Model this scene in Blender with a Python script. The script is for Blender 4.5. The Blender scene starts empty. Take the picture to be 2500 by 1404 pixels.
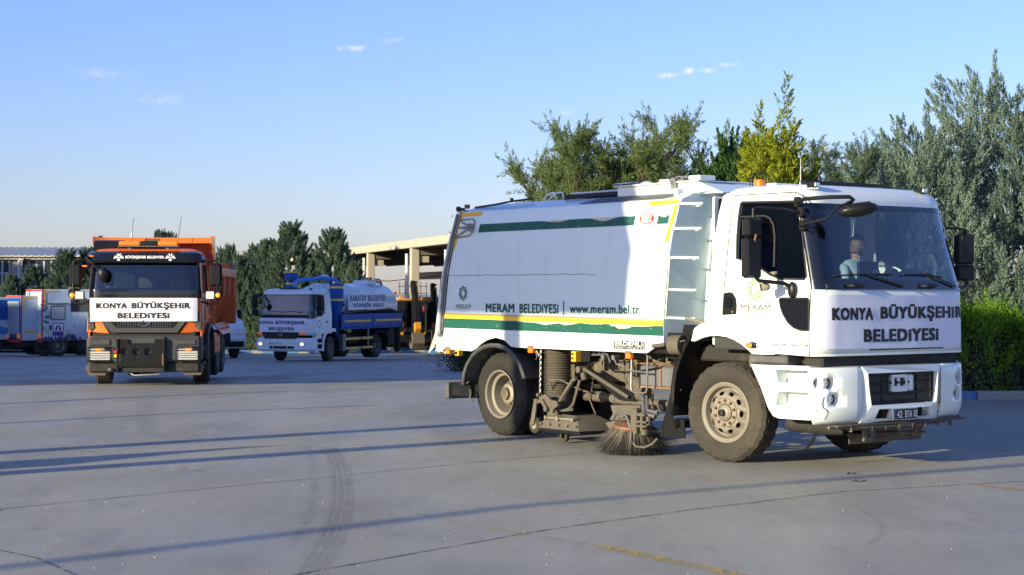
import bpy, bmesh, math, random
import numpy as np
from math import sin, cos, pi, radians, atan2, sqrt
from mathutils import Vector, Matrix, noise
from mathutils.geometry import tessellate_polygon

random.seed(7)
SC = bpy.context.scene
COL = SC.collection

# ------------------------------------------------------------------ camera
cam_data = bpy.data.cameras.new('camera')
cam = bpy.data.objects.new('camera', cam_data)
COL.objects.link(cam)
cam.location = (0, 0, 1.75)
cam.rotation_euler = (radians(90.15), 0, 0)
cam_data.lens = 60.48
cam_data.sensor_width = 36
cam_data.clip_end = 6000
cam_data.dof.use_dof = True
cam_data.dof.focus_distance = 18.5
cam_data.dof.aperture_fstop = 8.0
SC.camera = cam

# ------------------------------------------------------------------ sky and sun
SUN_EL = radians(13.0)
SUN_AZ = radians(38.6)                 # light travels towards (cos, sin) of this
TO_SUN = Vector((-cos(SUN_AZ) * cos(SUN_EL), -sin(SUN_AZ) * cos(SUN_EL), sin(SUN_EL)))
world = bpy.data.worlds.new('World')
SC.world = world
world.use_nodes = True
wn = world.node_tree
wn.nodes.clear()
w_out = wn.nodes.new('ShaderNodeOutputWorld')
w_bg = wn.nodes.new('ShaderNodeBackground')
w_sky = wn.nodes.new('ShaderNodeTexSky')
w_sky.sky_type = 'NISHITA'
w_sky.sun_disc = False
w_sky.sun_elevation = SUN_EL
w_sky.sun_rotation = atan2(TO_SUN.x, TO_SUN.y)
w_sky.altitude = 1000
w_sky.air_density = 1.2
w_sky.dust_density = 1.1
w_sky.ozone_density = 3.5
w_bg.inputs['Strength'].default_value = 0.12
w_geo = wn.nodes.new('ShaderNodeTexCoord')


def wcloud(direction, size, prev, amount, nscale, seed, flat=0.45):
    """A small wisp of cloud about one direction of the sky."""
    d = Vector(direction).normalized()
    sub = wn.nodes.new('ShaderNodeVectorMath'); sub.operation = 'SUBTRACT'
    sub.inputs[1].default_value = d
    wn.links.new(w_geo.outputs['Generated'], sub.inputs[0])
    nz = wn.nodes.new('ShaderNodeTexNoise'); nz.inputs['Scale'].default_value = nscale
    nz.inputs['Detail'].default_value = 6; nz.inputs['Roughness'].default_value = 0.62
    addv = wn.nodes.new('ShaderNodeVectorMath'); addv.operation = 'ADD'
    addv.inputs[1].default_value = (seed, seed * 0.7, 0)
    wn.links.new(w_geo.outputs['Generated'], addv.inputs[0])
    wn.links.new(addv.outputs[0], nz.inputs['Vector'])
    mul = wn.nodes.new('ShaderNodeVectorMath'); mul.operation = 'MULTIPLY'
    mul.inputs[1].default_value = (1 / size, 1 / size, 1 / (size * flat))
    wn.links.new(sub.outputs[0], mul.inputs[0])
    ln = wn.nodes.new('ShaderNodeVectorMath'); ln.operation = 'LENGTH'
    wn.links.new(mul.outputs[0], ln.inputs[0])
    m1 = wn.nodes.new('ShaderNodeMath'); m1.operation = 'SUBTRACT'; m1.inputs[0].default_value = 1.0
    wn.links.new(ln.outputs['Value'], m1.inputs[1])
    m2 = wn.nodes.new('ShaderNodeMath'); m2.operation = 'MULTIPLY_ADD'
    m2.inputs[1].default_value = 1.0
    wn.links.new(m1.outputs[0], m2.inputs[0])
    m3 = wn.nodes.new('ShaderNodeMath'); m3.operation = 'MULTIPLY_ADD'
    m3.inputs[1].default_value = 2.6; m3.inputs[2].default_value = -1.55
    wn.links.new(nz.outputs['Fac'], m3.inputs[0])
    wn.links.new(m3.outputs[0], m2.inputs[2])
    mr = wn.nodes.new('ShaderNodeMapRange'); mr.interpolation_type = 'SMOOTHSTEP'
    mr.inputs['From Min'].default_value = -0.1; mr.inputs['From Max'].default_value = 1.5
    mr.inputs['To Max'].default_value = amount
    wn.links.new(m2.outputs[0], mr.inputs['Value'])
    mix = wn.nodes.new('ShaderNodeMix'); mix.data_type = 'RGBA'
    wn.links.new(mr.outputs['Result'], mix.inputs['Factor'])
    wn.links.new(prev, mix.inputs['A'])
    mix.inputs['B'].default_value = CLOUD_COL
    return mix.outputs['Result']


CLOUD_COL = (6.0, 5.4, 5.6, 1)


def pdir(px, py):
    return ((px - 1250) / 4200, 1, (713 - py) / 4200)


w_tint = wn.nodes.new('ShaderNodeMix'); w_tint.data_type = 'RGBA'; w_tint.blend_type = 'MULTIPLY'
w_tint.inputs['Factor'].default_value = 1.0
w_tint.inputs['B'].default_value = (0.915, 0.865, 1.21, 1)      # the camera's white balance, the same over the whole sky
wn.links.new(w_sky.outputs['Color'], w_tint.inputs['A'])
sky_out = w_tint.outputs['Result']
for i, (px, py, s, a) in enumerate(((1636, 184, .013, 1.), (1702, 172, .014, .95), (1775, 158, .012, .6), (868, 116, .014, .85),
                                    (1640, 280, .012, .4), (1380, 278, .010, .35), (395, 243, .024, .4), (250, 180, .024, .3),
                                    (2270, 262, .014, .25), (960, 98, .012, .22))):
    sky_out = wcloud(pdir(px, py), s, sky_out, a, 130, i * 3.1, .4 if s < .012 else .2)
wn.links.new(sky_out, w_bg.inputs['Color'])
wn.links.new(w_bg.outputs[0], w_out.inputs['Surface'])

sun_data = bpy.data.lights.new('sun', 'SUN')
sun_data.energy = 5.0
sun_data.angle = radians(0.53)
sun_data.color = (1.0, 0.88, 0.56)
sun = bpy.data.objects.new('sun', sun_data)
sun.rotation_euler = TO_SUN.to_track_quat('Z', 'Y').to_euler()
sun.location = (-30, -20, 30)
COL.objects.link(sun)

SC.view_settings.view_transform = 'Standard'
SC.view_settings.look = 'None'
SC.view_settings.gamma = 1
SC.view_settings.use_curve_mapping = False
SC.view_settings.exposure = 0.78
SC.cycles.max_bounces = 8
SC.cycles.transparent_max_bounces = 24


# ------------------------------------------------------------------ materials
def mat(name, col, rough=.5, metal=0., var=.12, scale=3., dirt=None, dirt_amt=0., dirt_scale=2.5, bump=0., bscale=60.,
        coat=0., emis=0., spec=.5, stretch=(1, 1, 1)):
    m = bpy.data.materials.new(name)
    m.use_nodes = True
    nt = m.node_tree
    p = nt.nodes['Principled BSDF']
    p.inputs['Roughness'].default_value = rough
    p.inputs['Metallic'].default_value = metal
    p.inputs['Specular IOR Level'].default_value = spec
    p.inputs['Coat Weight'].default_value = coat
    p.inputs['Coat Roughness'].default_value = .08
    tc = nt.nodes.new('ShaderNodeTexCoord')
    mp = nt.nodes.new('ShaderNodeMapping')
    mp.inputs['Scale'].default_value = stretch
    nt.links.new(tc.outputs['Object'], mp.inputs['Vector'])
    n1 = nt.nodes.new('ShaderNodeTexNoise')
    n1.inputs['Scale'].default_value = scale
    n1.inputs['Detail'].default_value = 5
    n1.inputs['Roughness'].default_value = .6
    nt.links.new(mp.outputs[0], n1.inputs['Vector'])
    mx = nt.nodes.new('ShaderNodeMix'); mx.data_type = 'RGBA'
    lo = [max(0, c * (1 - var)) for c in col[:3]] + [1]
    hi = [min(1, c * (1 + var)) for c in col[:3]] + [1]
    mx.inputs['A'].default_value = lo
    mx.inputs['B'].default_value = hi
    nt.links.new(n1.outputs['Fac'], mx.inputs['Factor'])
    out = mx.outputs['Result']
    if dirt is not None:
        n2 = nt.nodes.new('ShaderNodeTexNoise')
        n2.inputs['Scale'].default_value = dirt_scale
        n2.inputs['Detail'].default_value = 8
        n2.inputs['Roughness'].default_value = .7
        nt.links.new(mp.outputs[0], n2.inputs['Vector'])
        mr = nt.nodes.new('ShaderNodeMapRange')
        mr.inputs['From Min'].default_value = .62 - .3 * dirt_amt
        mr.inputs['From Max'].default_value = .80 - .2 * dirt_amt
        mr.inputs['To Max'].default_value = min(1, .35 + dirt_amt)
        nt.links.new(n2.outputs['Fac'], mr.inputs['Value'])
        m2 = nt.nodes.new('ShaderNodeMix'); m2.data_type = 'RGBA'
        nt.links.new(mr.outputs[0], m2.inputs['Factor'])
        nt.links.new(out, m2.inputs['A'])
        m2.inputs['B'].default_value = list(dirt[:3]) + [1]
        out = m2.outputs['Result']
        m3 = nt.nodes.new('ShaderNodeMath'); m3.operation = 'MULTIPLY_ADD'
        m3.inputs[1].default_value = max(0, .85 - rough); m3.inputs[2].default_value = rough
        nt.links.new(mr.outputs[0], m3.inputs[0])
        nt.links.new(m3.outputs[0], p.inputs['Roughness'])
    nt.links.new(out, p.inputs['Base Color'])
    if bump:
        n3 = nt.nodes.new('ShaderNodeTexNoise')
        n3.inputs['Scale'].default_value = bscale
        n3.inputs['Detail'].default_value = 4
        nt.links.new(mp.outputs[0], n3.inputs['Vector'])
        bp = nt.nodes.new('ShaderNodeBump')
        bp.inputs['Strength'].default_value = bump
        bp.inputs['Distance'].default_value = .01
        nt.links.new(n3.outputs['Fac'], bp.inputs['Height'])
        nt.links.new(bp.outputs[0], p.inputs['Normal'])
    if emis:
        p.inputs['Emission Color'].default_value = list(col[:3]) + [1]
        p.inputs['Emission Strength'].default_value = emis
    return m


def glass(name, tint=(.37, .47, .53), refl=.8, rough=.02, clear=1.0):
    m = bpy.data.materials.new(name)
    m.use_nodes = True
    nt = m.node_tree
    nt.nodes.clear()
    o = nt.nodes.new('ShaderNodeOutputMaterial')
    tr = nt.nodes.new('ShaderNodeBsdfTransparent'); tr.inputs[0].default_value = [c * clear for c in tint] + [1]
    gl = nt.nodes.new('ShaderNodeBsdfGlossy'); gl.inputs['Roughness'].default_value = rough
    gl.inputs[0].default_value = (.95, .97, 1, 1)
    fr = nt.nodes.new('ShaderNodeFresnel'); fr.inputs[0].default_value = 1.5
    ma = nt.nodes.new('ShaderNodeMath'); ma.operation = 'MULTIPLY_ADD'
    ma.inputs[1].default_value = .9 + refl; ma.inputs[2].default_value = .02
    ma.use_clamp = True
    nt.links.new(fr.outputs[0], ma.inputs[0])
    mx = nt.nodes.new('ShaderNodeMixShader')
    nt.links.new(ma.outputs[0], mx.inputs[0])
    nt.links.new(tr.outputs[0], mx.inputs[1]); nt.links.new(gl.outputs[0], mx.inputs[2])
    nt.links.new(mx.outputs[0], o.inputs['Surface'])
    return m


def leafmat(name, c1, c2, rough=.55, trans=.25):
    m = bpy.data.materials.new(name)
    m.use_nodes = True
    nt = m.node_tree
    p = nt.nodes['Principled BSDF']
    p.inputs['Roughness'].default_value = .8
    p.inputs['Specular IOR Level'].default_value = .08
    g = nt.nodes.new('ShaderNodeNewGeometry')
    tc = nt.nodes.new('ShaderNodeTexCoord')
    n = nt.nodes.new('ShaderNodeTexNoise'); n.inputs['Scale'].default_value = 1.1; n.inputs['Detail'].default_value = 3
    nt.links.new(tc.outputs['Object'], n.inputs['Vector'])
    a = nt.nodes.new('ShaderNodeMath'); a.operation = 'MULTIPLY_ADD'
    a.inputs[1].default_value = .35; a.inputs[2].default_value = .08
    nt.links.new(g.outputs['Random Per Island'], a.inputs[0])
    b = nt.nodes.new('ShaderNodeMath'); b.operation = 'MULTIPLY_ADD'; b.inputs[1].default_value = 1.3; b.use_clamp = True
    b2 = nt.nodes.new('ShaderNodeMath'); b2.operation = 'SUBTRACT'; b2.inputs[1].default_value = .32
    nt.links.new(n.outputs['Fac'], b2.inputs[0])
    nt.links.new(b2.outputs[0], b.inputs[0]); nt.links.new(a.outputs[0], b.inputs[2])
    mx = nt.nodes.new('ShaderNodeMix'); mx.data_type = 'RGBA'
    mx.inputs['A'].default_value = (*c1, 1); mx.inputs['B'].default_value = (*c2, 1)
    nt.links.new(b.outputs[0], mx.inputs['Factor'])
    nt.links.new(mx.outputs['Result'], p.inputs['Base Color'])
    t = nt.nodes.new('ShaderNodeBsdfTranslucent')
    nt.links.new(mx.outputs['Result'], t.inputs['Color'])
    ms = nt.nodes.new('ShaderNodeMixShader'); ms.inputs[0].default_value = trans
    nt.links.new(p.outputs[0], ms.inputs[1]); nt.links.new(t.outputs[0], ms.inputs[2])
    nt.links.new(ms.outputs[0], nt.nodes['Material Output'].inputs['Surface'])
    return m


DUST = (.30, .25, .19)
M = dict(
    white=mat('white_paint', (.76, .82, .81), .30, var=.025, dirt=(.50, .44, .35), dirt_amt=.12, coat=.35),
    tankwhite=mat('tank_white_paint', (.70, .83, .86), .30, var=.035, dirt=(.50, .48, .43), dirt_amt=.10, dirt_scale=2.2, coat=.4, bump=.14, bscale=2.2, stretch=(1.2, 1.2, .35)),
    truckwhite=mat('lorry_white_paint', (.68, .76, .80), .35, var=.03, dirt=(.4, .38, .34), dirt_amt=.12, coat=.3),
    banner=mat('banner_vinyl', (.72, .74, .86), .55, var=.02, scale=1.5, bump=.25, bscale=5),
    black=mat('black_plastic', (.012, .012, .014), .38, var=.3, dirt=(.06, .056, .05), dirt_amt=.08, spec=.3),
    frit=mat('black_glass_frit', (.008, .009, .012), .12, var=.1, coat=.6),
    rubber=mat('rubber_seal', (.02, .02, .021), .7, var=.2),
    tyre=mat('tyre_rubber', (.018, .017, .016), .85, var=.3, scale=5, dirt=(.06, .052, .042), dirt_amt=.3, dirt_scale=3.5, bump=.4, bscale=70),
    tyredust=mat('dusty_tyre_rubber', (.038, .033, .027), .9, var=.45, scale=3.5, dirt=(.085, .07, .052), dirt_amt=.5, dirt_scale=2.5, bump=.5, bscale=60),
    rim=mat('dusty_rim_paint', (.21, .188, .155), .65, .1, var=.2, scale=6, dirt=(.22, .10, .05), dirt_amt=.2, dirt_scale=7),
    rimgrey=mat('grey_rim_paint', (.19, .19, .20), .5, .5, var=.25, scale=6, dirt=(.1, .09, .08), dirt_amt=.3),
    rust=mat('rusty_metal', (.24, .13, .085), .8, .1, var=.4, scale=12, dirt=(.42, .36, .28), dirt_amt=.3, dirt_scale=12),
    hub=mat('hub_metal', (.26, .23, .18), .6, .3, var=.25, scale=14, dirt=(.2, .11, .06), dirt_amt=.3, dirt_scale=10),
    chassis=mat('dusty_chassis', (.10, .082, .06), .85, .1, var=.45, scale=7, dirt=(.27, .22, .155), dirt_amt=.45, dirt_scale=4, bump=.3),
    dusty=mat('dust_covered_metal', (.115, .100, .080), .85, .05, var=.3, scale=8, dirt=(.085, .065, .048), dirt_amt=.45, dirt_scale=7, bump=.3),
    darkchassis=mat('dark_chassis', (.022, .021, .021), .8, var=.4, dirt=(.09, .075, .06), dirt_amt=.25, dirt_scale=5),
    fender=mat('grey_fender_plastic', (.085, .088, .092), .6, var=.2, dirt=(.3, .27, .22), dirt_amt=.25, dirt_scale=6),
    mudblack=mat('black_mud_flap', (.010, .010, .012), .5, var=.3, dirt=(.12, .10, .08), dirt_amt=.06, dirt_scale=9, spec=.2),
    green=mat('green_stripe', (.015, .10, .075), .4, var=.15, dirt=(.5, .5, .46), dirt_amt=.04, dirt_scale=9, coat=.2),
    limegreen=mat('lime_green_print', (.17, .45, .05), .5, var=.05),
    darkgreen=mat('dark_green_print', (.012, .085, .06), .5, var=.05),
    yellow=mat('yellow_tape', (.90, .48, .015), .4, var=.08, scale=20),
    yellowb=mat('bright_yellow_tape', (.95, .70, .05), .4, var=.05, scale=20),
    ink=mat('black_print', (.012, .012, .014), .5, var=.05),
    greyink=mat('grey_print', (.10, .12, .11), .5, var=.05),
    faint=mat('faint_print', (.64, .67, .72), .5, var=.03),
    bluet=mat('blue_print', (.03, .09, .28), .5, var=.05),
    whitep=mat('white_print', (.8, .8, .8), .5, var=.03),
    red=mat('red_print', (.62, .03, .03), .45, var=.05),
    orangelamp=mat('orange_lens', (.85, .20, .02), .2, var=.05, emis=.12),
    redlamp=mat('red_lens', (.5, .03, .02), .25, var=.1),
    lens=mat('clear_lens', (.75, .76, .74), .15, .25, var=.1, scale=30),
    litlens=mat('lit_headlamp', (1.0, .72, .42), .2, emis=1.2),
    litorange=mat('lit_indicator', (1.0, .24, .02), .2, emis=.9),
    chrome=mat('chrome', (.6, .6, .6), .15, 1., var=.05),
    steel=mat('worn_steel', (.32, .31, .29), .45, .7, var=.2, scale=10),
    mirror=mat('mirror_glass', (.6, .6, .6), .03, 1., var=.01),
    orange=mat('orange_paint', (.78, .155, .018), .35, var=.06, dirt=(.45, .25, .12), dirt_amt=.12, coat=.35),
    orangebed=mat('orange_tipper_paint', (.70, .14, .03), .45, var=.12, scale=2, dirt=(.5, .34, .28), dirt_amt=.25, coat=.1),
    greybump=mat('grey_bumper_plastic', (.045, .046, .052), .6, var=.1, dirt=(.2, .18, .15), dirt_amt=.15, bump=.1),
    blue=mat('blue_paint', (.014, .09, .36), .5, var=.12, dirt=(.06, .10, .22), dirt_amt=.10, coat=0, spec=.3),
    pipeblue=mat('light_blue_pipe', (.05, .22, .58), .4, var=.1, coat=.3),
    fabric=mat('seat_fabric', (.012, .018, .06), .9, var=.5, scale=40, dirt=(.1, .12, .25), dirt_amt=.02, dirt_scale=60),
    beige=mat('seat_cover', (.22, .19, .14), .9, var=.2),
    interior=mat('cab_interior', (.035, .038, .042), .8, var=.2),
    dash=mat('dashboard_grey', (.10, .12, .14), .7, var=.15),
    skin=mat('skin', (.36, .19, .115), .55, var=.06),
    hair=mat('black_hair', (.012, .010, .009), .7, var=.3),
    shirt=mat('light_blue_shirt', (.30, .42, .52), .85, var=.08),
    vest=mat('hi_vis_vest', (.80, .12, .03), .8, var=.05),
    silverband=mat('reflective_band', (.62, .64, .62), .4, var=.05),
    shirtw=mat('white_shirt', (.7, .7, .7), .85, var=.05),
    trouser=mat('dark_trousers', (.03, .03, .04), .9, var=.1),
    paper=mat('crumpled_paper', (.7, .72, .85), .8, var=.05),
    cream=mat('cream_concrete', (.43, .39, .32), .8, var=.07, scale=1.2, dirt=(.40, .36, .29), dirt_amt=.1, dirt_scale=.5, bump=.1),
    roofmetal=mat('cream_roof_sheet', (.62, .58, .50), .5, var=.05),
    wallgrey=mat('grey_wall_plaster', (.40, .38, .36), .85, var=.05),
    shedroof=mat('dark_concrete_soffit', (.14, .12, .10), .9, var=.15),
    winframe=mat('white_window_frame', (.55, .56, .58), .5, var=.03),
    winglass=mat('dark_window_glass', (.03, .04, .055), .08, var=.1, coat=.5),
    kerbblue=mat('blue_kerb_paint', (.05, .16, .36), .7, var=.2, scale=5, dirt=(.3, .3, .3), dirt_amt=.15),
    kerbwhite=mat('white_kerb_paint', (.27, .265, .25), .75, var=.12, scale=5, dirt=(.3, .27, .23), dirt_amt=.2),
    bark=mat('bark', (.075, .058, .042), .9, var=.3, scale=8, bump=.6, bscale=20),
    bristle=mat('brush_bristle', (.022, .021, .02), .6, var=.5, scale=30),
    brownring=mat('brown_brush_disc', (.17, .085, .05), .6, var=.2),
    lacing=mat('hose_rubber', (.095, .082, .062), .8, var=.3, scale=4, dirt=(.05, .045, .04), dirt_amt=.4, dirt_scale=2),
    glass=glass('windscreen_glass'),
    sideglass=glass('side_window_glass', (.35, .42, .45), .1),
    darkglass=glass('dark_tinted_glass', (.10, .12, .14)),
)


# ------------------------------------------------------------------ mesh builder
class MB:
    def __init__(self):
        self.v = []; self.f = []; self.mi = []

    def add(self, vs, fs, m=0):
        o = len(self.v)
        self.v.extend(tuple(p) for p in vs)
        for f in fs:
            self.f.append(tuple(i + o for i in f)); self.mi.append(m)
        return self

    def box(self, x0, x1, y0, y1, z0, z1, b=0., m=0, X=None):
        if x0 > x1: x0, x1 = x1, x0
        if y0 > y1: y0, y1 = y1, y0
        if z0 > z1: z0, z1 = z1, z0
        if b <= 0:
            vs = [(x, y, z) for x in (x0, x1) for y in (y0, y1) for z in (z0, z1)]
            fs = [(0, 1, 3, 2), (4, 6, 7, 5), (0, 4, 5, 1), (2, 3, 7, 6), (0, 2, 6, 4), (1, 5, 7, 3)]
        else:
            b = min(b, (x1 - x0) * .49, (y1 - y0) * .49, (z1 - z0) * .49)
            vs = []; idx = {}
            for ix, x in enumerate((x0, x1)):
                for iy, y in enumerate((y0, y1)):
                    for iz, z in enumerate((z0, z1)):
                        sx, sy, sz = (1 if ix == 0 else -1), (1 if iy == 0 else -1), (1 if iz == 0 else -1)
                        idx[ix, iy, iz, 0] = len(vs); vs.append((x, y + sy * b, z + sz * b))
                        idx[ix, iy, iz, 1] = len(vs); vs.append((x + sx * b, y, z + sz * b))
                        idx[ix, iy, iz, 2] = len(vs); vs.append((x + sx * b, y + sy * b, z))
            I = idx; fs = []
            for s in (0, 1):
                q = [(0, 0), (1, 0), (1, 1), (0, 1)]
                f0 = [I[s, a, c, 0] for a, c in q]; f1 = [I[a, s, c, 1] for a, c in q]; f2 = [I[a, c, s, 2] for a, c in q]
                fs += [f0 if s else f0[::-1], f1[::-1] if s else f1, f2 if s else f2[::-1]]
            for a in (0, 1):
                for c in (0, 1):
                    fs.append((I[0, a, c, 1], I[1, a, c, 1], I[1, a, c, 2], I[0, a, c, 2]))
                    fs.append((I[a, 0, c, 0], I[a, 1, c, 0], I[a, 1, c, 2], I[a, 0, c, 2]))
                    fs.append((I[a, c, 0, 0], I[a, c, 1, 0], I[a, c, 1, 1], I[a, c, 0, 1]))
            for a in (0, 1):
                for c in (0, 1):
                    for d in (0, 1):
                        fs.append((I[a, c, d, 0], I[a, c, d, 1], I[a, c, d, 2]))
        if X is not None:
            vs = [X @ Vector(p) for p in vs]
        return self.add(vs, fs, m)

    def cyl(self, p0, p1, r0, r1=None, n=12, caps=True, m=0):
        r1 = r0 if r1 is None else r1
        p0 = Vector(p0); p1 = Vector(p1)
        d = (p1 - p0).normalized()
        a = d.orthogonal().normalized(); b = d.cross(a)
        vs = []
        for p, r in ((p0, r0), (p1, r1)):
            for i in range(n):
                t = 2 * pi * i / n
                vs.append(p + (a * cos(t) + b * sin(t)) * r)
        fs = [(i, (i + 1) % n, n + (i + 1) % n, n + i) for i in range(n)]
        if caps:
            fs.append(tuple(range(n))[::-1]); fs.append(tuple(range(n, 2 * n)))
        return self.add(vs, fs, m)

    def tube(self, pts, r, n=8, m=0, closed=False):
        pts = [Vector(p) for p in pts]
        rs = r if isinstance(r, (list, tuple)) else [r] * len(pts)
        k = len(pts); vs = []
        prev = None
        for i, p in enumerate(pts):
            d = (pts[min(i + 1, k - 1)] - pts[max(i - 1, 0)])
            if d.length < 1e-9: d = Vector((0, 0, 1))
            d.normalize()
            if prev is None:
                a = d.orthogonal().normalized()
            else:
                a = (prev - d * prev.dot(d))
                a = a.normalized() if a.length > 1e-6 else d.orthogonal().normalized()
            prev = a
            b = d.cross(a)
            for j in range(n):
                t = 2 * pi * j / n
                vs.append(p + (a * cos(t) + b * sin(t)) * rs[i])
        fs = []
        for i in range(k - 1):
            for j in range(n):
                fs.append((i * n + j, i * n + (j + 1) % n, (i + 1) * n + (j + 1) % n, (i + 1) * n + j))
        fs.append(tuple(range(n))[::-1]); fs.append(tuple(range((k - 1) * n, k * n)))
        return self.add(vs, fs, m)

    def lathe(self, prof, n=32, axis='y', c=(0, 0, 0), m=0, caps=False):
        """prof: (radius, height along the axis)"""
        vs = []
        for r, h in prof:
            for i in range(n):
                t = 2 * pi * i / n
                if axis == 'y': vs.append((c[0] + r * cos(t), c[1] + h, c[2] + r * sin(t)))
                elif axis == 'z': vs.append((c[0] + r * cos(t), c[1] + r * sin(t), c[2] + h))
                else: vs.append((c[0] + h, c[1] + r * cos(t), c[2] + r * sin(t)))
        fs = []
        k = len(prof)
        for j in range(k - 1):
            for i in range(n):
                fs.append((j * n + i, j * n + (i + 1) % n, (j + 1) * n + (i + 1) % n, (j + 1) * n + i))
        if caps:
            fs.append(tuple(range(n))); fs.append(tuple(range((k - 1) * n, k * n))[::-1])
        return self.add(vs, fs, m)

    def plate(self, outer, fn, th=None, holes=(), m=0):
        """flat or bent plate: 2D outline (+ holes) put through fn(u, v, w); w runs 0..th"""
        loops = [list(outer)] + [list(h) for h in holes]
        flat = [p for l in loops for p in l]
        tris = tessellate_polygon([[Vector((p[0], p[1], 0)) for p in l] for l in loops])
        n = len(flat)
        if th is None:
            return self.add([fn(u, v, 0) for u, v in flat], tris, m)
        vs = [fn(u, v, 0) for u, v in flat] + [fn(u, v, th) for u, v in flat]
        fs = list(tris) + [tuple(i + n for i in t[::-1]) for t in tris]
        o = 0
        for l in loops:
            k = len(l)
            for i in range(k):
                a, b = o + i, o + (i + 1) % k
                fs.append((a, b, b + n, a + n))
            o += k
        return self.add(vs, fs, m)

    def grid(self, rows, m=0, closed=False):
        """rows: list of equal-length point lists"""
        k = len(rows[0]); vs = [p for r in rows for p in r]; fs = []
        for j in range(len(rows) - 1):
            for i in range(k if closed else k - 1):
                a = j * k + i; b = j * k + (i + 1) % k
                fs.append((a, b, b + k, a + k))
        return self.add(vs, fs, m)

    def cap(self, loop, m=0):
        return self.add(loop, [tuple(range(len(loop)))], m)

    def sphere(self, c, r, n=12, k=8, m=0, s=(1, 1, 1)):
        prof = []
        vs = [(c[0], c[1], c[2] - r * s[2])]
        for j in range(1, k):
            ph = -pi / 2 + pi * j / k
            for i in range(n):
                t = 2 * pi * i / n
                vs.append((c[0] + r * s[0] * cos(ph) * cos(t), c[1] + r * s[1] * cos(ph) * sin(t), c[2] + r * s[2] * sin(ph)))
        vs.append((c[0], c[1], c[2] + r * s[2]))
        fs = [(0, 1 + (i + 1) % n, 1 + i) for i in range(n)]
        for j in range(k - 2):
            for i in range(n):
                a = 1 + j * n + i; b = 1 + j * n + (i + 1) % n
                fs.append((a, b, b + n, a + n))
        l = len(vs) - 1
        fs += [(l, l - n + i, l - n + (i + 1) % n) for i in range(n)]
        return self.add(vs, fs, m)

    def mesh(self, name, mats, smooth=35):
        me = bpy.data.meshes.new(name)
        me.from_pydata(self.v, [], self.f)
        if not isinstance(mats, (list, tuple)): mats = [mats]
        for x in mats: me.materials.append(M[x] if isinstance(x, str) else x)
        if len(mats) > 1: me.polygons.foreach_set('material_index', self.mi)
        bm = bmesh.new(); bm.from_mesh(me)
        bmesh.ops.recalc_face_normals(bm, faces=bm.faces)
        bm.to_mesh(me); bm.free()
        if smooth:
            me.polygons.foreach_set('use_smooth', [True] * len(me.polygons))
            me.set_sharp_from_angle(angle=radians(smooth))
        me.update()
        return me

    def obj(self, name, mats, parent=None, smooth=35, label=None):
        o = bpy.data.objects.new(name, self.mesh(name, mats, smooth))
        COL.objects.link(o)
        o.parent = parent
        if label: o['label'] = label
        return o


def box(*a, **k): return MB().box(*a, **k)
def cyl(*a, **k): return MB().cyl(*a, **k)
def tube(*a, **k): return MB().tube(*a, **k)


def thing(name, label, cat, loc=(0, 0, 0), yaw=0., group=None):
    o = bpy.data.objects.new(name, None)
    COL.objects.link(o)
    o.location = loc; o.rotation_euler = (0, 0, radians(yaw))
    o.empty_display_size = .3
    tag(o, label, cat, group)
    return o


def tag(o, label, cat, group=None):
    o['label'] = label; o['category'] = cat
    if group: o['group'] = group
    return o


def struct(o, kind='structure', label=None):
    o['kind'] = kind
    if label: o['label'] = label
    return o


def empty(name, parent, loc=(0, 0, 0), rot=(0, 0, 0)):
    o = bpy.data.objects.new(name, None)
    COL.objects.link(o); o.parent = parent; o.location = loc; o.rotation_euler = rot
    o.empty_display_size = .1
    return o


def copy_tree(o, parent=None):
    c = o.copy(); COL.objects.link(c); c.parent = parent
    for ch in list(o.children): copy_tree(ch, c)
    return c


def ground_z(y):
    if y < 25: return 0.
    if y > 130: return -0.0235 * (130 - 29)
    t = y - 29
    if t < 4: return -0.0235 * ((t + 4) ** 2) / 16.
    return -0.0235 * t


_text_cache = {}


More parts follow.
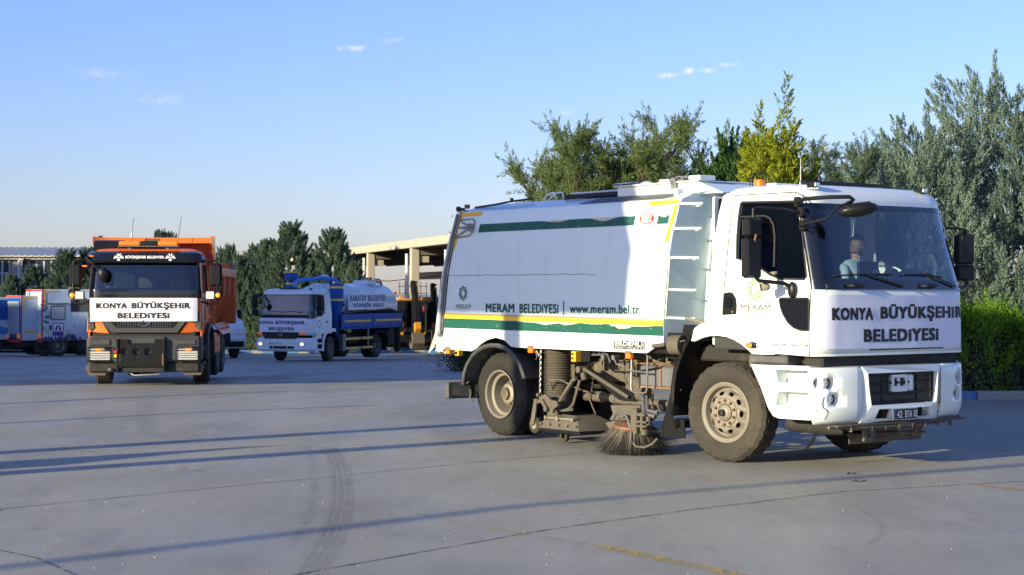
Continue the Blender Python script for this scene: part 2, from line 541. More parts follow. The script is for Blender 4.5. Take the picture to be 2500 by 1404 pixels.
def text(body, rect, fn, mname, parent, name='lettering', bold=.02, shear=0., spacing=1.0, label=None):
    """flat print: the words fitted into rect (u0, u1, v0, v1) of the surface fn(u, v); bold strokes come from
    close copies of the outline, each a hair in front of the last"""
    cu = bpy.data.curves.new('t', 'FONT')
    cu.body = body; cu.shear = shear; cu.align_x = 'LEFT'; cu.resolution_u = 3
    cu.space_character = spacing + max(0, bold) * 4
    to = bpy.data.objects.new('t', cu)
    me = bpy.data.meshes.new_from_object(to)
    bpy.data.objects.remove(to); bpy.data.curves.remove(cu)
    n = len(me.vertices)
    co = np.zeros(n * 3); me.vertices.foreach_get('co', co); co = co.reshape(-1, 3)[:, :2]
    faces = [tuple(p.vertices) for p in me.polygons]
    bpy.data.meshes.remove(me)
    lo = co.min(0); hi = co.max(0)
    d = max(0, bold) * 1.6
    if d > .004:
        k = 2 if d < .02 else 3
        offs = [(dx, dy) for dx in np.linspace(-d, d, k) for dy in (np.linspace(-d * .6, d * .6, k) if d > .02 else (0,))]
    else: offs = [(0, 0)]
    u0, u1, v0, v1 = rect
    W_ = hi[0] - lo[0] + 2 * (d if len(offs) > 1 else 0); H_ = hi[1] - lo[1] + 1.2 * (d if len(offs) > 3 else 0)
    b = MB()
    for q, (dx, dy) in enumerate(offs):
        pts = []
        for x, y in co:
            u = u0 + (x + dx - lo[0] + (d if len(offs) > 1 else 0)) / W_ * (u1 - u0)
            v = v0 + (y + dy - lo[1] + (.6 * d if len(offs) > 3 else 0)) / H_ * (v1 - v0)
            try: pts.append(fn(u, v, q * .00012))
            except TypeError: pts.append(fn(u, v))
        b.add(pts, faces)
    me = bpy.data.meshes.new(name)
    me.from_pydata([tuple(p) for p in b.v], [], b.f)
    me.materials.append(M[mname]); me.update()
    o = bpy.data.objects.new(name, me)
    COL.objects.link(o); o.parent = parent
    if label: o['label'] = label
    return o


def emblem(parent, fn, cu_, cv, R, mname, name='emblem', su=1.0):
    """eight-pointed interlaced star with a swirl inside"""
    b = MB()

    def ring(pts_o, pts_i):
        k = len(pts_o)
        b.add([fn(cu_ + p[0] * su, cv + p[1]) for p in pts_o + pts_i], [(i, (i + 1) % k, k + (i + 1) % k, k + i) for i in range(k)])
    star = []; stari = []
    for i in range(16):
        r = R if i % 2 == 0 else R * .80
        ri = r - R * .15
        a = 2 * pi * i / 16 + pi / 2 + .12
        star.append((r * cos(a), r * sin(a))); stari.append((ri * cos(a), ri * sin(a)))
    ring(star, stari)
    for q in range(2):
        s1 = []; s2 = []
        for i in range(4):
            a = 2 * pi * i / 4 + pi / 4 + q * pi / 4 + .12
            s1.append((R * .72 * cos(a), R * .72 * sin(a))); s2.append((R * .60 * cos(a), R * .64 * sin(a)))
        ring(s1, s2)
    for i in range(8):
        a = 2 * pi * i / 8
        p = [(R * .26 * cos(a), R * .26 * sin(a)), (R * .48 * cos(a + .5), R * .48 * sin(a + .5)),
             (R * .54 * cos(a + .85), R * .54 * sin(a + .85)), (R * .38 * cos(a + .55), R * .38 * sin(a + .55))]
        b.add([fn(cu_ + x * su, cv + y) for x, y in p], [(0, 1, 2, 3)])
    return b.obj(name, mname, parent, smooth=0)


# ------------------------------------------------------------------ wheels
def tyre_mesh(R, W, rin, lug=.012, n=108, block=False, side_mat='tyre', tread='tyre'):
    """tyre about the y axis, centre at origin; outer face towards -y"""
    h = W / 2
    prof = [(rin, -h * .62), (rin + .012, -h * .80), (rin + .05, -h * .98), (rin + (R - rin) * .45, -h * 1.04), (R - .075, -h * 1.0),
            (R - .035, -h * .93)]
    grooves = []
    ys = np.linspace(-h * .84, h * .84, 6)
    tr = []
    for i in range(5):
        a, c = ys[i], ys[i + 1]
        g = .011
        tr += [(R - (.012 if i == 0 else 0), a + g, 0), (R, (a + c) / 2, 0), (R - (.012 if i == 4 else 0), c - g, 0)]
        if i < 4: tr += [(R - .018, c - g * .6, 1), (R - .018, c + g * .6, 1)]
    rows = [(r, y, 's') for r, y in prof] + [(r, y, 't' if not q else 'g') for r, y, q in tr] + [(r, -y, 's') for r, y in prof[::-1]]
    vs = []; k = len(rows)
    for j, (r, y, q) in enumerate(rows):
        for i in range(n):
            t = 2 * pi * i / n
            rr = r
            edge = abs(y) > h * .5
            if q == 't' and (edge or block) and (i % 4 in (0,) if edge else i % 6 == 0): rr -= lug
            if q == 's' and abs(r - (R - .035)) < .002 and i % 4 == 0: rr -= lug * .8
            vs.append((rr * cos(t), y, rr * sin(t)))
    fs = []; mi = []
    b = MB()
    for j in range(k - 1):
        part = [(j * n + i, j * n + (i + 1) % n, (j + 1) * n + (i + 1) % n, (j + 1) * n + i) for i in range(n)]
        fs += part; mi += [0 if rows[j][2] == 's' and rows[j + 1][2] == 's' else 1] * n
    b.v = vs; b.f = fs; b.mi = mi
    return b.mesh('tyre', [side_mat, tread], smooth=28)


def rim_front(rr, mats=('rim', 'hub', 'rust', 'darkchassis'), holes=10):
    """steer-axle rim seen with its bulging disc; outer face towards -y, rr = rim radius"""
    b = MB()
    b.lathe([(rr, -.10), (rr + .012, -.125), (rr + .002, -.128), (rr - .03, -.112), (rr - .045, -.06), (rr - .05, .10), (rr - .03, .13)], 48)
    # disc with oval holes on a shallow cone
    def fn(u, v, w):
        r = sqrt(u * u + v * v)
        t = min(1, max(0, (rr - .05 - r) / (rr - .05 - .18)))
        return (u, -.065 - .055 * sin(t * pi / 2) + w, v)
    R1 = rr - .048
    outer = [(R1 * cos(2 * pi * i / 48), R1 * sin(2 * pi * i / 48)) for i in range(48)]
    hl = []
    for k in range(holes):
        a = 2 * pi * (k + .5) / holes
        c = (.79 * R1 * cos(a), .79 * R1 * sin(a))
        pts = []
        for i in range(10):
            t = 2 * pi * i / 10
            lx, ly = .020 * cos(t), .034 * sin(t)
            pts.append((c[0] + lx * cos(a) - ly * sin(a), c[1] + lx * sin(a) + ly * cos(a)))
        hl.append(pts)
    mid = [(.60 * R1 * cos(2 * pi * i / 36), .60 * R1 * sin(2 * pi * i / 36)) for i in range(36)]
    b.plate(outer, fn, .008, holes=hl + [mid])
    rim = b
    hb = MB()
    r6 = .60 * R1
    hb.lathe([(r6 + .004, -.108), (r6 - .006, -.128), (r6 * .62, -.130), (r6 * .58, -.10)], 36, m=0)
    hb.lathe([(r6 * .60, -.09), (r6 * .56, -.135), (r6 * .45, -.15), (r6 * .30, -.165), (.001, -.168)], 28, m=1)
    hb.lathe([(r6 * .24, -.160), (r6 * .23, -.198), (r6 * .17, -.206), (r6 * .16, -.19), (.001, -.188)], 20, m=3)
    for k in range(10):
        a = 2 * pi * k / 10
        c = (r6 * .82 * cos(a), r6 * .82 * sin(a))
        hb.cyl((c[0], -.125, c[1]), (c[0], -.152, c[1]), .017, .015, 6, m=2)
        hb.cyl((c[0], -.150, c[1]), (c[0], -.166, c[1]), .009, .008, 6, m=2)
    hb.lathe([(R1 + .002, -.02), (.001, -.02)], 24, m=3)
    return rim, hb


def rim_rear(rr, depth=.17):
    b = MB()
    b.lathe([(rr, -.10), (rr + .014, -.135), (rr + .003, -.140), (rr - .012, -.125), (rr - .022, -.06), (rr - .055, -.045),
             (rr - .062, .02), (rr - .075, depth - .05)], 48)
    def fn(u, v, w):
        r = sqrt(u * u + v * v)
        return (u, depth - .045 - .035 * max(0, min(1, (rr - .07 - r) / .10)) + w, v)
    R1 = rr - .072
    outer = [(R1 * cos(2 * pi * i / 40), R1 * sin(2 * pi * i / 40)) for i in range(40)]
    hl = []
    for k in range(8):
        a = 2 * pi * (k + .5) / 8
        c = (.80 * R1 * cos(a), .80 * R1 * sin(a))
        hl.append([(c[0] + .034 * cos(2 * pi * i / 10), c[1] + .034 * sin(2 * pi * i / 10)) for i in range(10)])
    b.plate(outer, fn, .008, holes=hl)
    hb = MB()
    y0 = depth - .08
    hb.lathe([(.165, y0 + .02), (.160, y0 - .03), (.135, y0 - .035), (.120, y0 - .10), (.09, y0 - .115), (.001, y0 - .118)], 32, m=0)
    hb.lathe([(.035, y0 - .116), (.033, y0 - .124), (.022, y0 - .124), (.020, y0 - .116)], 16, m=2)
    for k in range(18):
        a = 2 * pi * k / 18
        hb.cyl((.143 * cos(a), y0 - .025, .143 * sin(a)), (.143 * cos(a), y0 - .06, .143 * sin(a)), .011, .010, 6, m=0)
    hb.lathe([(R1 + .01, depth + .02), (.001, depth + .02)], 24, m=1)
    return b, hb


_wheel_cache = {}


def wheel(parent, x, y, z, R, W, side, kind='front', steer=0., key='a', rr=None, tyremats=('tyre', 'tyre'), rimmats=None, spin=0.):
    """a wheel part (tyre, rim and hub below it); side -1: outer face to -y, +1: to +y"""
    rr = rr or R * .56
    k = (kind, key, R)
    if k not in _wheel_cache:
        t = tyre_mesh(R, W, rr, side_mat=tyremats[0], tread=tyremats[1], block=(kind != 'front'))
        if kind == 'front':
            a, h = rim_front(rr); rm = rimmats or ('rim',); hm = ('rim' if not rimmats else rimmats[0], 'hub', 'rust', 'darkchassis')
        else:
            a, h = rim_rear(rr); rm = rimmats or ('rim',); hm = ('hub', 'darkchassis', 'rust')
        _wheel_cache[k] = (t, a.mesh('rim', rm), h.mesh('hub', hm))
    t, a, h = _wheel_cache[k]
    w = empty('wheel', parent, (x, y, z), (0, spin, (0 if side < 0 else pi) + radians(steer)))
    for nm, me in (('tyre', t), ('rim', a), ('hub', h)):
        o = bpy.data.objects.new(nm, me); COL.objects.link(o); o.parent = w
    if kind == 'dual':
        o = bpy.data.objects.new('tyre', t); COL.objects.link(o); o.parent = w; o.location = (0, W * 1.12, 0)
    return w


# ------------------------------------------------------------------ people
def person(name, label, loc, yaw, top='shirt', hair=True, scale=1.0, look=0., vest=False, band=False):
    """seated driver: hips at the origin, facing +x, hands on a wheel rim in front"""
    root = thing(name, label, 'person', loc, yaw)
    V = []; E = []; Rr = []

    def add(p, r, par=None):
        V.append(p); Rr.append(r)
        if par is not None: E.append((par, len(V) - 1))
        return len(V) - 1
    pel = add((0, 0, .02), .15)
    wa = add((.02, 0, .16), .135, pel)
    ch = add((.0, 0, .34), .155, wa)
    up = add((-.01, 0, .47), .13, ch)
    nk = add((.0, 0, .545), .066, up)
    n2 = add((.015, 0, .585), .066, nk)
    hd = add((.025, 0, .68), .100, n2)
    h2 = add((.02, 0, .75), .108, hd)
    h3 = add((.015, 0, .81), .078, h2)
    nose = add((.128, 0, .70), .016, hd)
    chin = add((.075, 0, .625), .042, hd)
    for s in (1, -1):
        sh = add((-.01, .185 * s, .47), .068, up)
        el = add((.10, .27 * s, .24), .047, sh)
        wr = add((.36, .20 * s, .27), .030, el)
        pm = add((.42, .185 * s, .29), .034, wr)
        for f in range(4):
            k1 = add((.455, (.165 + .016 * f) * s, .315 - .008 * f), .0105, pm)
            k2 = add((.475 - .004 * f, (.16 + .016 * f) * s, .345 - .008 * f), .009, k1)
            add((.452, (.158 + .016 * f) * s, .362 - .010 * f), .008, k2)
        t1 = add((.43, .150 * s, .305), .011, pm)
        add((.455, .135 * s, .325), .009, t1)
        hp = add((.02, .10 * s, .0), .10, pel)
        kn = add((.44, .15 * s, .05), .068, hp)
        an = add((.56, .14 * s, -.34), .042, kn)
        add((.70, .14 * s, -.40), .035, an)
    me = bpy.data.meshes.new('body')
    me.from_pydata(V, E, [])
    o = bpy.data.objects.new('body', me); COL.objects.link(o); o.parent = root
    sk = o.modifiers.new('s', 'SKIN'); sk.use_smooth_shade = True
    for i, r in enumerate(Rr): me.skin_vertices[0].data[i].radius = (r, r)
    me.skin_vertices[0].data[0].use_root = True
    sb = o.modifiers.new('u', 'SUBSURF'); sb.levels = 1; sb.render_levels = 1
    dg = bpy.context.evaluated_depsgraph_get()
    m2 = bpy.data.meshes.new_from_object(o.evaluated_get(dg))
    o.modifiers.clear(); o.data = m2
    m2.materials.clear()
    for q in ('skin', top, 'trouser'): m2.materials.append(M[q])
    for p in m2.polygons:
        c = p.center
        armf = c.x > .30 and c.z > .15
        if c.z > .545 or armf: p.material_index = 0
        elif c.z > .06: p.material_index = 1
        else: p.material_index = 2
        p.use_smooth = True
    b = MB()
    rows = []
    for j in range(7):
        ph = pi / 2 * j / 6
        rows.append([(.008 + .100 * cos(ph) * cos(t) * (1 if abs(t) > 1.1 else .93), .092 * cos(ph) * sin(t), (.755 if abs(t) < 1.0 else .70 - .02 * (abs(t) > 2)) + (.080 - (0 if abs(t) < 1.0 else -.05)) * sin(ph))
                     for t in [(-pi + 2 * pi * i / 20) for i in range(20)]])
    b.grid(rows, closed=True)
    if hair: b.obj('hair', 'hair', root)
    for s in (1, -1):
        MB().sphere((.108, .035 * s, .730), .012, 8, 6).obj('eye', 'hair', root)
        MB().sphere((.012, .088 * s, .725), .026, 8, 6, s=(.7, .35, 1.1)).obj('ear', 'skin', root)
    MB().tube([(.092, -.04, .758), (.104, -.025, .762), (.103, -.01, .757)], .006, 5).tube([(.092, .04, .758), (.104, .025, .762), (.103, .01, .757)], .006, 5).obj('eyebrow', 'hair', root)
    MB().sphere((.102, 0, .655), .024, 8, 6, s=(.5, 1, .25)).obj('mouth', 'rust', root)
    if band:
        MB().box(.145, .155, -.13, -.085, .12, .45, .003).box(.145, .155, .085, .13, .12, .45, .003).obj('reflective_strip', 'silverband', root)
    else:
        MB().plate([(-.05, 0), (0, -.07), (.05, 0), (.03, .03), (-.03, .03)], lambda u, v, w: (.075 + .25 * (-v) * .3 + w, u, .545 + v), .008).obj('collar', top, root)
    root.scale = (scale,) * 3
    return root


# =================================================================== environment
def ground_mesh():
    xs = list(np.linspace(-60, 60, 41)); xs = [-900, -300, -120] + xs + [120, 300, 900]
    ys = [-300, -60, -20, 0, 8, 14, 20, 25, 27, 29, 31, 33, 36, 40, 46, 54, 64, 76, 90, 110, 129.9, 131, 300, 900, 2500]
    rows = [[(x, y, ground_z(y)) for x in xs] for y in ys]
    return MB().grid(rows)


def ground_material():
    m = bpy.data.materials.new('concrete_yard')
    m.use_nodes = True
    nt = m.node_tree; L = nt.links
    p = nt.nodes['Principled BSDF']
    tc = nt.nodes.new('ShaderNodeTexCoord')

    def noise_(scale, detail=6, rough=.6, sc=(1, 1, 1), rot=0., dist=0.):
        mp = nt.nodes.new('ShaderNodeMapping'); mp.inputs['Scale'].default_value = sc
        mp.inputs['Rotation'].default_value = (0, 0, rot)
        L.new(tc.outputs['Object'], mp.inputs['Vector'])
        n = nt.nodes.new('ShaderNodeTexNoise'); n.inputs['Scale'].default_value = scale
        n.inputs['Detail'].default_value = detail; n.inputs['Roughness'].default_value = rough
        n.inputs['Distortion'].default_value = dist
        L.new(mp.outputs[0], n.inputs['Vector'])
        return n.outputs['Fac']

    def ramp(f, a, b, lo=0., hi=1.):
        r = nt.nodes.new('ShaderNodeMapRange'); r.inputs['From Min'].default_value = a; r.inputs['From Max'].default_value = b
        r.inputs['To Min'].default_value = lo; r.inputs['To Max'].default_value = hi
        r.interpolation_type = 'SMOOTHSTEP'
        L.new(f, r.inputs['Value']); return r.outputs[0]

    def mix(f, a, b):
        x = nt.nodes.new('ShaderNodeMix'); x.data_type = 'RGBA'
        L.new(f, x.inputs['Factor'])
        for s, q in (('A', a), ('B', b)):
            if isinstance(q, tuple): x.inputs[s].default_value = (*q, 1)
            else: L.new(q, x.inputs[s])
        return x.outputs['Result']
    c = mix(ramp(noise_(.22, 5, .6, dist=.6), .3, .7), (.275, .262, .228), (.355, .335, .285))
    c = mix(ramp(noise_(1.1, 7, .7, sc=(1, .35, 1), rot=.65), .44, .70, 0, .6), c, (.20, .193, .18))
    c = mix(ramp(noise_(.55, 6, .65, sc=(1, .22, 1), rot=-.9, dist=.8), .48, .72, 0, .6), c, (.39, .37, .33))
    c = mix(ramp(noise_(2.6, 8, .75, sc=(1, .5, 1), rot=.2), .54, .70, 0, .45), c, (.18, .172, .16))
    c = mix(ramp(noise_(.9, 9, .8, sc=(1, .6, 1), rot=1.2, dist=1.2), .60, .70, 0, .45), c, (.16, .152, .14))
    c = mix(ramp(noise_(7, 9, .85, sc=(1, .4, 1), rot=.65), .52, .70, 0, .40), c, (.20, .192, .178))
    c = mix(ramp(noise_(26, 6, .8), .45, .68, 0, .35), c, (.34, .33, .31))
    c = mix(ramp(noise_(160, 3, .8), .64, .70, 0, .6), c, (.10, .10, .10))
    L.new(c, p.inputs['Base Color'])
    r = ramp(noise_(.7, 7, .7, sc=(1, .3, 1), rot=.65, dist=.5), .35, .7, .48, .75)
    L.new(r, p.inputs['Roughness'])
    p.inputs['Specular IOR Level'].default_value = .3
    bp = nt.nodes.new('ShaderNodeBump'); bp.inputs['Strength'].default_value = .35; bp.inputs['Distance'].default_value = .004
    L.new(noise_(45, 6, .75), bp.inputs['Height'])
    bp2 = nt.nodes.new('ShaderNodeBump'); bp2.inputs['Strength'].default_value = .25; bp2.inputs['Distance'].default_value = .02
    L.new(noise_(1.5, 4, .5), bp2.inputs['Height']); L.new(bp.outputs[0], bp2.inputs['Normal'])
    L.new(bp2.outputs[0], p.inputs['Normal'])
    return m


M['ground'] = ground_material()
yard = struct(ground_mesh().obj('ground', 'ground', smooth=60), label='grey worn concrete yard with joints and tyre marks')


def worn(name, col, rough=.7, scale=9., lo=.42, hi=.6, alpha=.9, sc=(1, 1, 1), rot=0.):
    """thin worn marking: broken up by noise so that the ground shows through"""
    m = mat(name, col, rough, var=.15, scale=6)
    nt = m.node_tree; L = nt.links
    p = nt.nodes['Principled BSDF']
    tc = nt.nodes.new('ShaderNodeTexCoord')
    mp = nt.nodes.new('ShaderNodeMapping'); mp.inputs['Scale'].default_value = sc; mp.inputs['Rotation'].default_value = (0, 0, rot)
    L.new(tc.outputs['Object'], mp.inputs['Vector'])
    n = nt.nodes.new('ShaderNodeTexNoise'); n.inputs['Scale'].default_value = scale; n.inputs['Detail'].default_value = 8
    n.inputs['Roughness'].default_value = .75
    L.new(mp.outputs[0], n.inputs['Vector'])
    r = nt.nodes.new('ShaderNodeMapRange'); r.inputs['From Min'].default_value = lo; r.inputs['From Max'].default_value = hi
    r.inputs['To Max'].default_value = alpha
    L.new(n.outputs['Fac'], r.inputs['Value'])
    L.new(r.outputs[0], p.inputs['Alpha'])
    return m


def gp(px, py):
    """ground point in metres under a pixel of the photograph"""
    Y = 4200 * 1.75 / (py - 713)
    for _ in range(5): Y = 4200 * (1.75 - ground_z(Y)) / (py - 713)
    return ((px - 1250) / 4200 * Y, Y)


def ground_strip(name, pts, w, mname, parent=None, z=.004, jitter=0.):
    """strip along ground points (x, y); w width in metres (a number or one per point)"""
    P = []
    for i in range(len(pts) - 1):
        a, b = Vector(pts[i]), Vector(pts[i + 1])
        k = max(1, int((b - a).length / .5))
        for j in range(k): P.append(a.lerp(b, j / k))
    P.append(Vector(pts[-1]))
    rows = []
    for i, p in enumerate(P):
        d = (P[min(i + 1, len(P) - 1)] - P[max(i - 1, 0)]).normalized()
        n = Vector((-d.y, d.x)); ww = w / 2
        j = (noise.noise(Vector((p.x * 2.1, p.y * 2.1, 3.3))) * jitter)
        rows.append([(p.x - n.x * ww + n.x * j, p.y - n.y * ww + n.y * j, ground_z(p.y) + z), (p.x + n.x * ww + n.x * j, p.y + n.y * ww + n.y * j, ground_z(p.y) + z)])
    o = MB().grid(rows).obj(name, mname, parent, smooth=0)
    return o


M['joint'] = worn('joint_dark', (.07, .067, .064), lo=.36, hi=.58, scale=9)
M['paintline'] = worn('worn_yellow_paint', (.46, .34, .10), lo=.44, hi=.64, scale=7, alpha=.75, sc=(1, .25, 1), rot=-.92)
M['paintline2'] = worn('worn_yellow_paint_dense', (.50, .35, .07), lo=.42, hi=.60, scale=7, alpha=.85, sc=(1, .25, 1), rot=-.92)
M['skid'] = worn('tyre_smear', (.09, .09, .092), lo=.30, hi=.95, scale=2.2, alpha=.34)
M['skid2'] = worn('faint_tyre_smear', (.10, .10, .10), lo=.4, hi=.85, scale=3, alpha=.30)
M['skidp'] = worn('pale_rib_line', (.42, .41, .39), lo=.38, hi=.7, scale=4, alpha=.5)
for pts, w in (([(-40, 1268), (0, 1243), (620, 1182), (1250, 1121), (1620, 1090)], .022),
               ([(700, 1408), (1290, 1301), (1700, 1243), (2060, 1200), (2560, 1172)], .022),
               ([(-40, 1335), (0, 1344), (90, 1362), (190, 1404), (230, 1425)], .018)):
    struct(ground_strip('slab_joint', [gp(*p) for p in pts], w, 'joint', jitter=.03), label='thin dark joint between the concrete slabs')
for pts, w, mn in (([(1460, 1334), (1600, 1362), (1830, 1412)], .11, 'paintline2'), ([(990, 1250), (1250, 1300), (1460, 1334)], .045, 'paintline'),
                   ([(2365, 1181), (2440, 1190), (2520, 1200)], .13, 'paintline2'), ([(2290, 1172), (2365, 1181)], .05, 'paintline'),
                   ([(640, 989), (880, 1015)], .10, 'paintline'), ([(560, 923), (800, 943), (1090, 966)], .10, 'paintline'),
                   ([(150, 1093), (245, 1108)], .07, 'paintline'), ([(430, 1140), (500, 1152)], .07, 'paintline')):
    struct(ground_strip('painted_line', [gp(*p) for p in pts], w, mn, z=.008), label='worn yellow line painted on the concrete')
# the curved tyre mark: a smear with four pale and dark rib lines
arc = [(742, 1420), (775, 1370), (803, 1320), (822, 1270), (832, 1225), (832, 1180), (825, 1140), (812, 1110), (800, 1092)]
A = [Vector(gp(*p)) for p in arc]
def smooth_curve(P, n=40):
    out = []
    for i in range(n):
        t = i / (n - 1) * (len(P) - 1); k = min(int(t), len(P) - 2); f = t - k
        p0 = P[max(k - 1, 0)]; p1 = P[k]; p2 = P[k + 1]; p3 = P[min(k + 2, len(P) - 1)]
        out.append(.5 * ((2 * p1) + (-p0 + p2) * f + (2 * p0 - 5 * p1 + 4 * p2 - p3) * f * f + (-p0 + 3 * p1 - 3 * p2 + p3) * f ** 3))
    return out
AC = smooth_curve(A)
def offset_curve(P, d):
    out = []
    for i, p in enumerate(P):
        t = (P[min(i + 1, len(P) - 1)] - P[max(i - 1, 0)]).normalized()
        out.append((p.x - t.y * d, p.y + t.x * d))
    return out
struct(ground_strip('tyre_mark', AC and offset_curve(AC, 0), .20, 'skid', z=.006), label='dark curved tyre mark across the concrete')
for d in (-.075, -.03, .03, .08):
    struct(ground_strip('tyre_mark', offset_curve(AC, d), .010, 'skidp', z=.010), label='thin pale rib line inside the curved tyre mark')
struct(ground_strip('tyre_mark', offset_curve(AC[8:], .24), .08, 'skid2', z=.006), label='faint second tyre mark beside the dark curve')
pts = [gp(*p) for p in ((355, 975), (352, 1010), (362, 1060))]
struct(ground_strip('tyre_mark', pts, .25, 'skid2', z=.006), label='faint tyre mark in front of the orange tipper')
pts = [Vector(gp(*p)) for p in ((2085, 1235), (2140, 1270), (2155, 1300), (2120, 1330))]
struct(ground_strip('tyre_mark', [tuple(q) for q in smooth_curve(pts, 14)], .06, 'skid2', z=.006), label='faint short tyre arc in front of the sweeper')

# grit scattered over the concrete
rg = np.random.RandomState(4)
g = MB()
for i in range(260):
    y = 10.5 + 16 * rg.rand() ** 1.3; x = (rg.rand() * 2 - 1) * .31 * y
    s = .003 + .005 * rg.rand() ** 2
    g.add([(x - s, y - s, ground_z(y)), (x + s, y - s * .6, ground_z(y)), (x, y + s, ground_z(y)), (x, y, ground_z(y) + s * 1.2)], [(0, 1, 3), (1, 2, 3), (2, 0, 3), (0, 2, 1)])
M['grit'] = mat('pale_grit', (.40, .38, .35), .8)
struct(g.obj('grit', 'grit', smooth=0), 'stuff', 'tiny pale stones scattered over the concrete yard')
g = MB()
for (px, py) in ((2063, 1158), (2085, 1176)):
    x, y = gp(px, py)
    for k in range(4):
        a = rg.rand() * 6; s = .03
        g.add([(x + .03 * k - s * cos(a), y - s * sin(a), .002), (x + .03 * k + s * cos(a), y + s * sin(a), .004), (x + .03 * k + .01, y + .01, .022)], [(0, 1, 2)])
struct(g.obj('leaf_litter', 'darkchassis', smooth=0), 'stuff', 'few dry dark leaves lying on the concrete')


# ------------------------------------------------------------------ trees
def leaves_mesh(centres, dirs, L, W, rs, spread=.5, name='crown', curl=.0):
    """many leaf-sized triangles; centres, dirs: (n, 3) arrays"""
    n = len(centres)
    d = dirs + rs.normal(size=(n, 3)) * spread
    d /= np.linalg.norm(d, axis=1)[:, None] + 1e-9
    q = rs.normal(size=(n, 3))
    s = np.cross(d, q); s /= np.linalg.norm(s, axis=1)[:, None] + 1e-9
    l = (L * (.6 + .8 * rs.rand(n)))[:, None]; w = (W * (.6 + .8 * rs.rand(n)))[:, None]
    up = np.cross(s, d)
    a = centres - d * l * .5
    b = centres + s * w * .5 + up * w * curl
    c = centres + d * l * .5
    e = centres - s * w * .5 + up * w * curl
    v = np.stack([a, b, c, e], 1).reshape(-1, 3)
    me = bpy.data.meshes.new(name)
    me.vertices.add(4 * n); me.vertices.foreach_set('co', v.ravel())
    me.loops.add(4 * n); me.loops.foreach_set('vertex_index', np.arange(4 * n))
    me.polygons.add(n)
    me.polygons.foreach_set('loop_start', np.arange(0, 4 * n, 4)); me.polygons.foreach_set('loop_total', np.full(n, 4))
    me.update()
    return me


def conifer_mesh(h, r, seed, plumes=240, per=150, leaf=(.10, .035), up=.9, base=.04, prof=None, plen=.34, fat=.20, wob=.25, leanx=0.):
    """upright-plumed cypress: plumes of scale leaves pointing up and out"""
    rs = np.random.RandomState(seed)
    prof = prof or (lambda t: (1 - t) ** .75 * (.55 + .45 * min(1, t / .12)))
    C = []; D = []
    ga = 2.39996
    for i in range(plumes):
        t = base + (1 - base) * ((i + rs.rand()) / plumes) ** 1.15
        a = i * ga + rs.normal() * .3
        R = r * prof(t) * (1 + wob * rs.normal() * .7)
        R = max(R, .02 * r)
        lng = h * plen * (.55 + .6 * rs.rand()) * (.45 + .55 * (1 - t))
        dirv = np.array([cos(a) * (1 - up * .55), sin(a) * (1 - up * .55), up * (.75 + .5 * rs.rand())])
        dirv /= np.linalg.norm(dirv)
        z0 = h * t
        depth = .35 + .65 * rs.rand() ** .5
        p0 = np.array([cos(a) * R * .62 * depth + leanx * z0 * z0 / h, sin(a) * R * .62 * depth, z0 - lng * .35])
        k = int(per * (.5 + .8 * lng / (h * plen)))
        s = rs.rand(k) ** .8
        bend = np.array([cos(a), sin(a), 0]) * .12 * lng
        ax = p0 + dirv * (s[:, None] * lng) + bend * (np.sin(s * pi) * .8)[:, None]
        rad = lng * fat * (np.clip(s / .25, 0, 1) * (1 - s) ** .75 + .03)
        off = rs.normal(size=(k, 3)); off /= np.linalg.norm(off, axis=1)[:, None]
        off *= (rad * rs.rand(k) ** .4)[:, None]
        c = ax + off
        dd = dirv + off / (rad[:, None] + 1e-6) * .55
        C.append(c); D.append(dd)
    # leader
    k = per * 2
    s = rs.rand(k)
    c = np.zeros((k, 3)); c[:, 2] = h * (.78 + .24 * s); c[:, 0] = leanx * h
    o = rs.normal(size=(k, 2)) * (.045 * h * (1.02 - s) ** 1.0)[:, None] * .5
    c[:, :2] += o
    C.append(c); D.append(np.tile([0, 0, 1.], (k, 1)))
    C = np.concatenate(C); D = np.concatenate(D)
    keep = C[:, 2] > .08
    return leaves_mesh(C[keep], D[keep], leaf[0], leaf[1], rs, .26)


def trunk_mesh(h, r, seed, limbs=7, spread=.6):
    rs = np.random.RandomState(seed)
    b = MB()
    pts = [(0, 0, -.1)]
    for i in range(1, 7):
        pts.append((rs.normal() * .03 * h * .2, rs.normal() * .03 * h * .2, h * i / 6))
    b.tube(pts, [r * (1.25 - .19 * i) for i in range(7)], 9)
    for k in range(limbs):
        t = .12 + .75 * k / limbs
        a = k * 2.4 + rs.rand()
        z = h * t; l = h * .30 * spread * (1.2 - t)
        b.tube([(0, 0, z), (cos(a) * l * .5, sin(a) * l * .5, z + l * .45), (cos(a) * l, sin(a) * l, z + l * 1.2)], [r * (.5 - .3 * t), r * .3 * (1 - t * .6), r * .08], 6)
    return b.mesh('trunk', 'bark')


M['leaf_cypress'] = leafmat('dark_cypress_leaf', (.075, .12, .085), (.20, .28, .20))
M['leaf_blue'] = leafmat('blue_green_cypress_leaf', (.06, .11, .085), (.28, .37, .29), trans=.15)
M['leaf_gold'] = leafmat('golden_conifer_leaf', (.06, .13, .015), (.44, .46, .045), trans=.3)
M['leaf_dark'] = leafmat('dark_green_conifer_leaf', (.02, .06, .02), (.08, .15, .045))
M['leaf_tamarisk'] = leafmat('olive_tamarisk_leaf', (.07, .105, .04), (.20, .26, .10), trans=.35)
M['leaf_tamarisk2'] = leafmat('grey_green_tamarisk_leaf', (.06, .095, .065), (.17, .23, .14), trans=.35)
M['leaf_hedge'] = leafmat('bright_hedge_leaf', (.045, .12, .012), (.25, .42, .035), trans=.35)
M['leaf_shrub'] = leafmat('shrub_leaf', (.018, .04, .010), (.07, .12, .03))


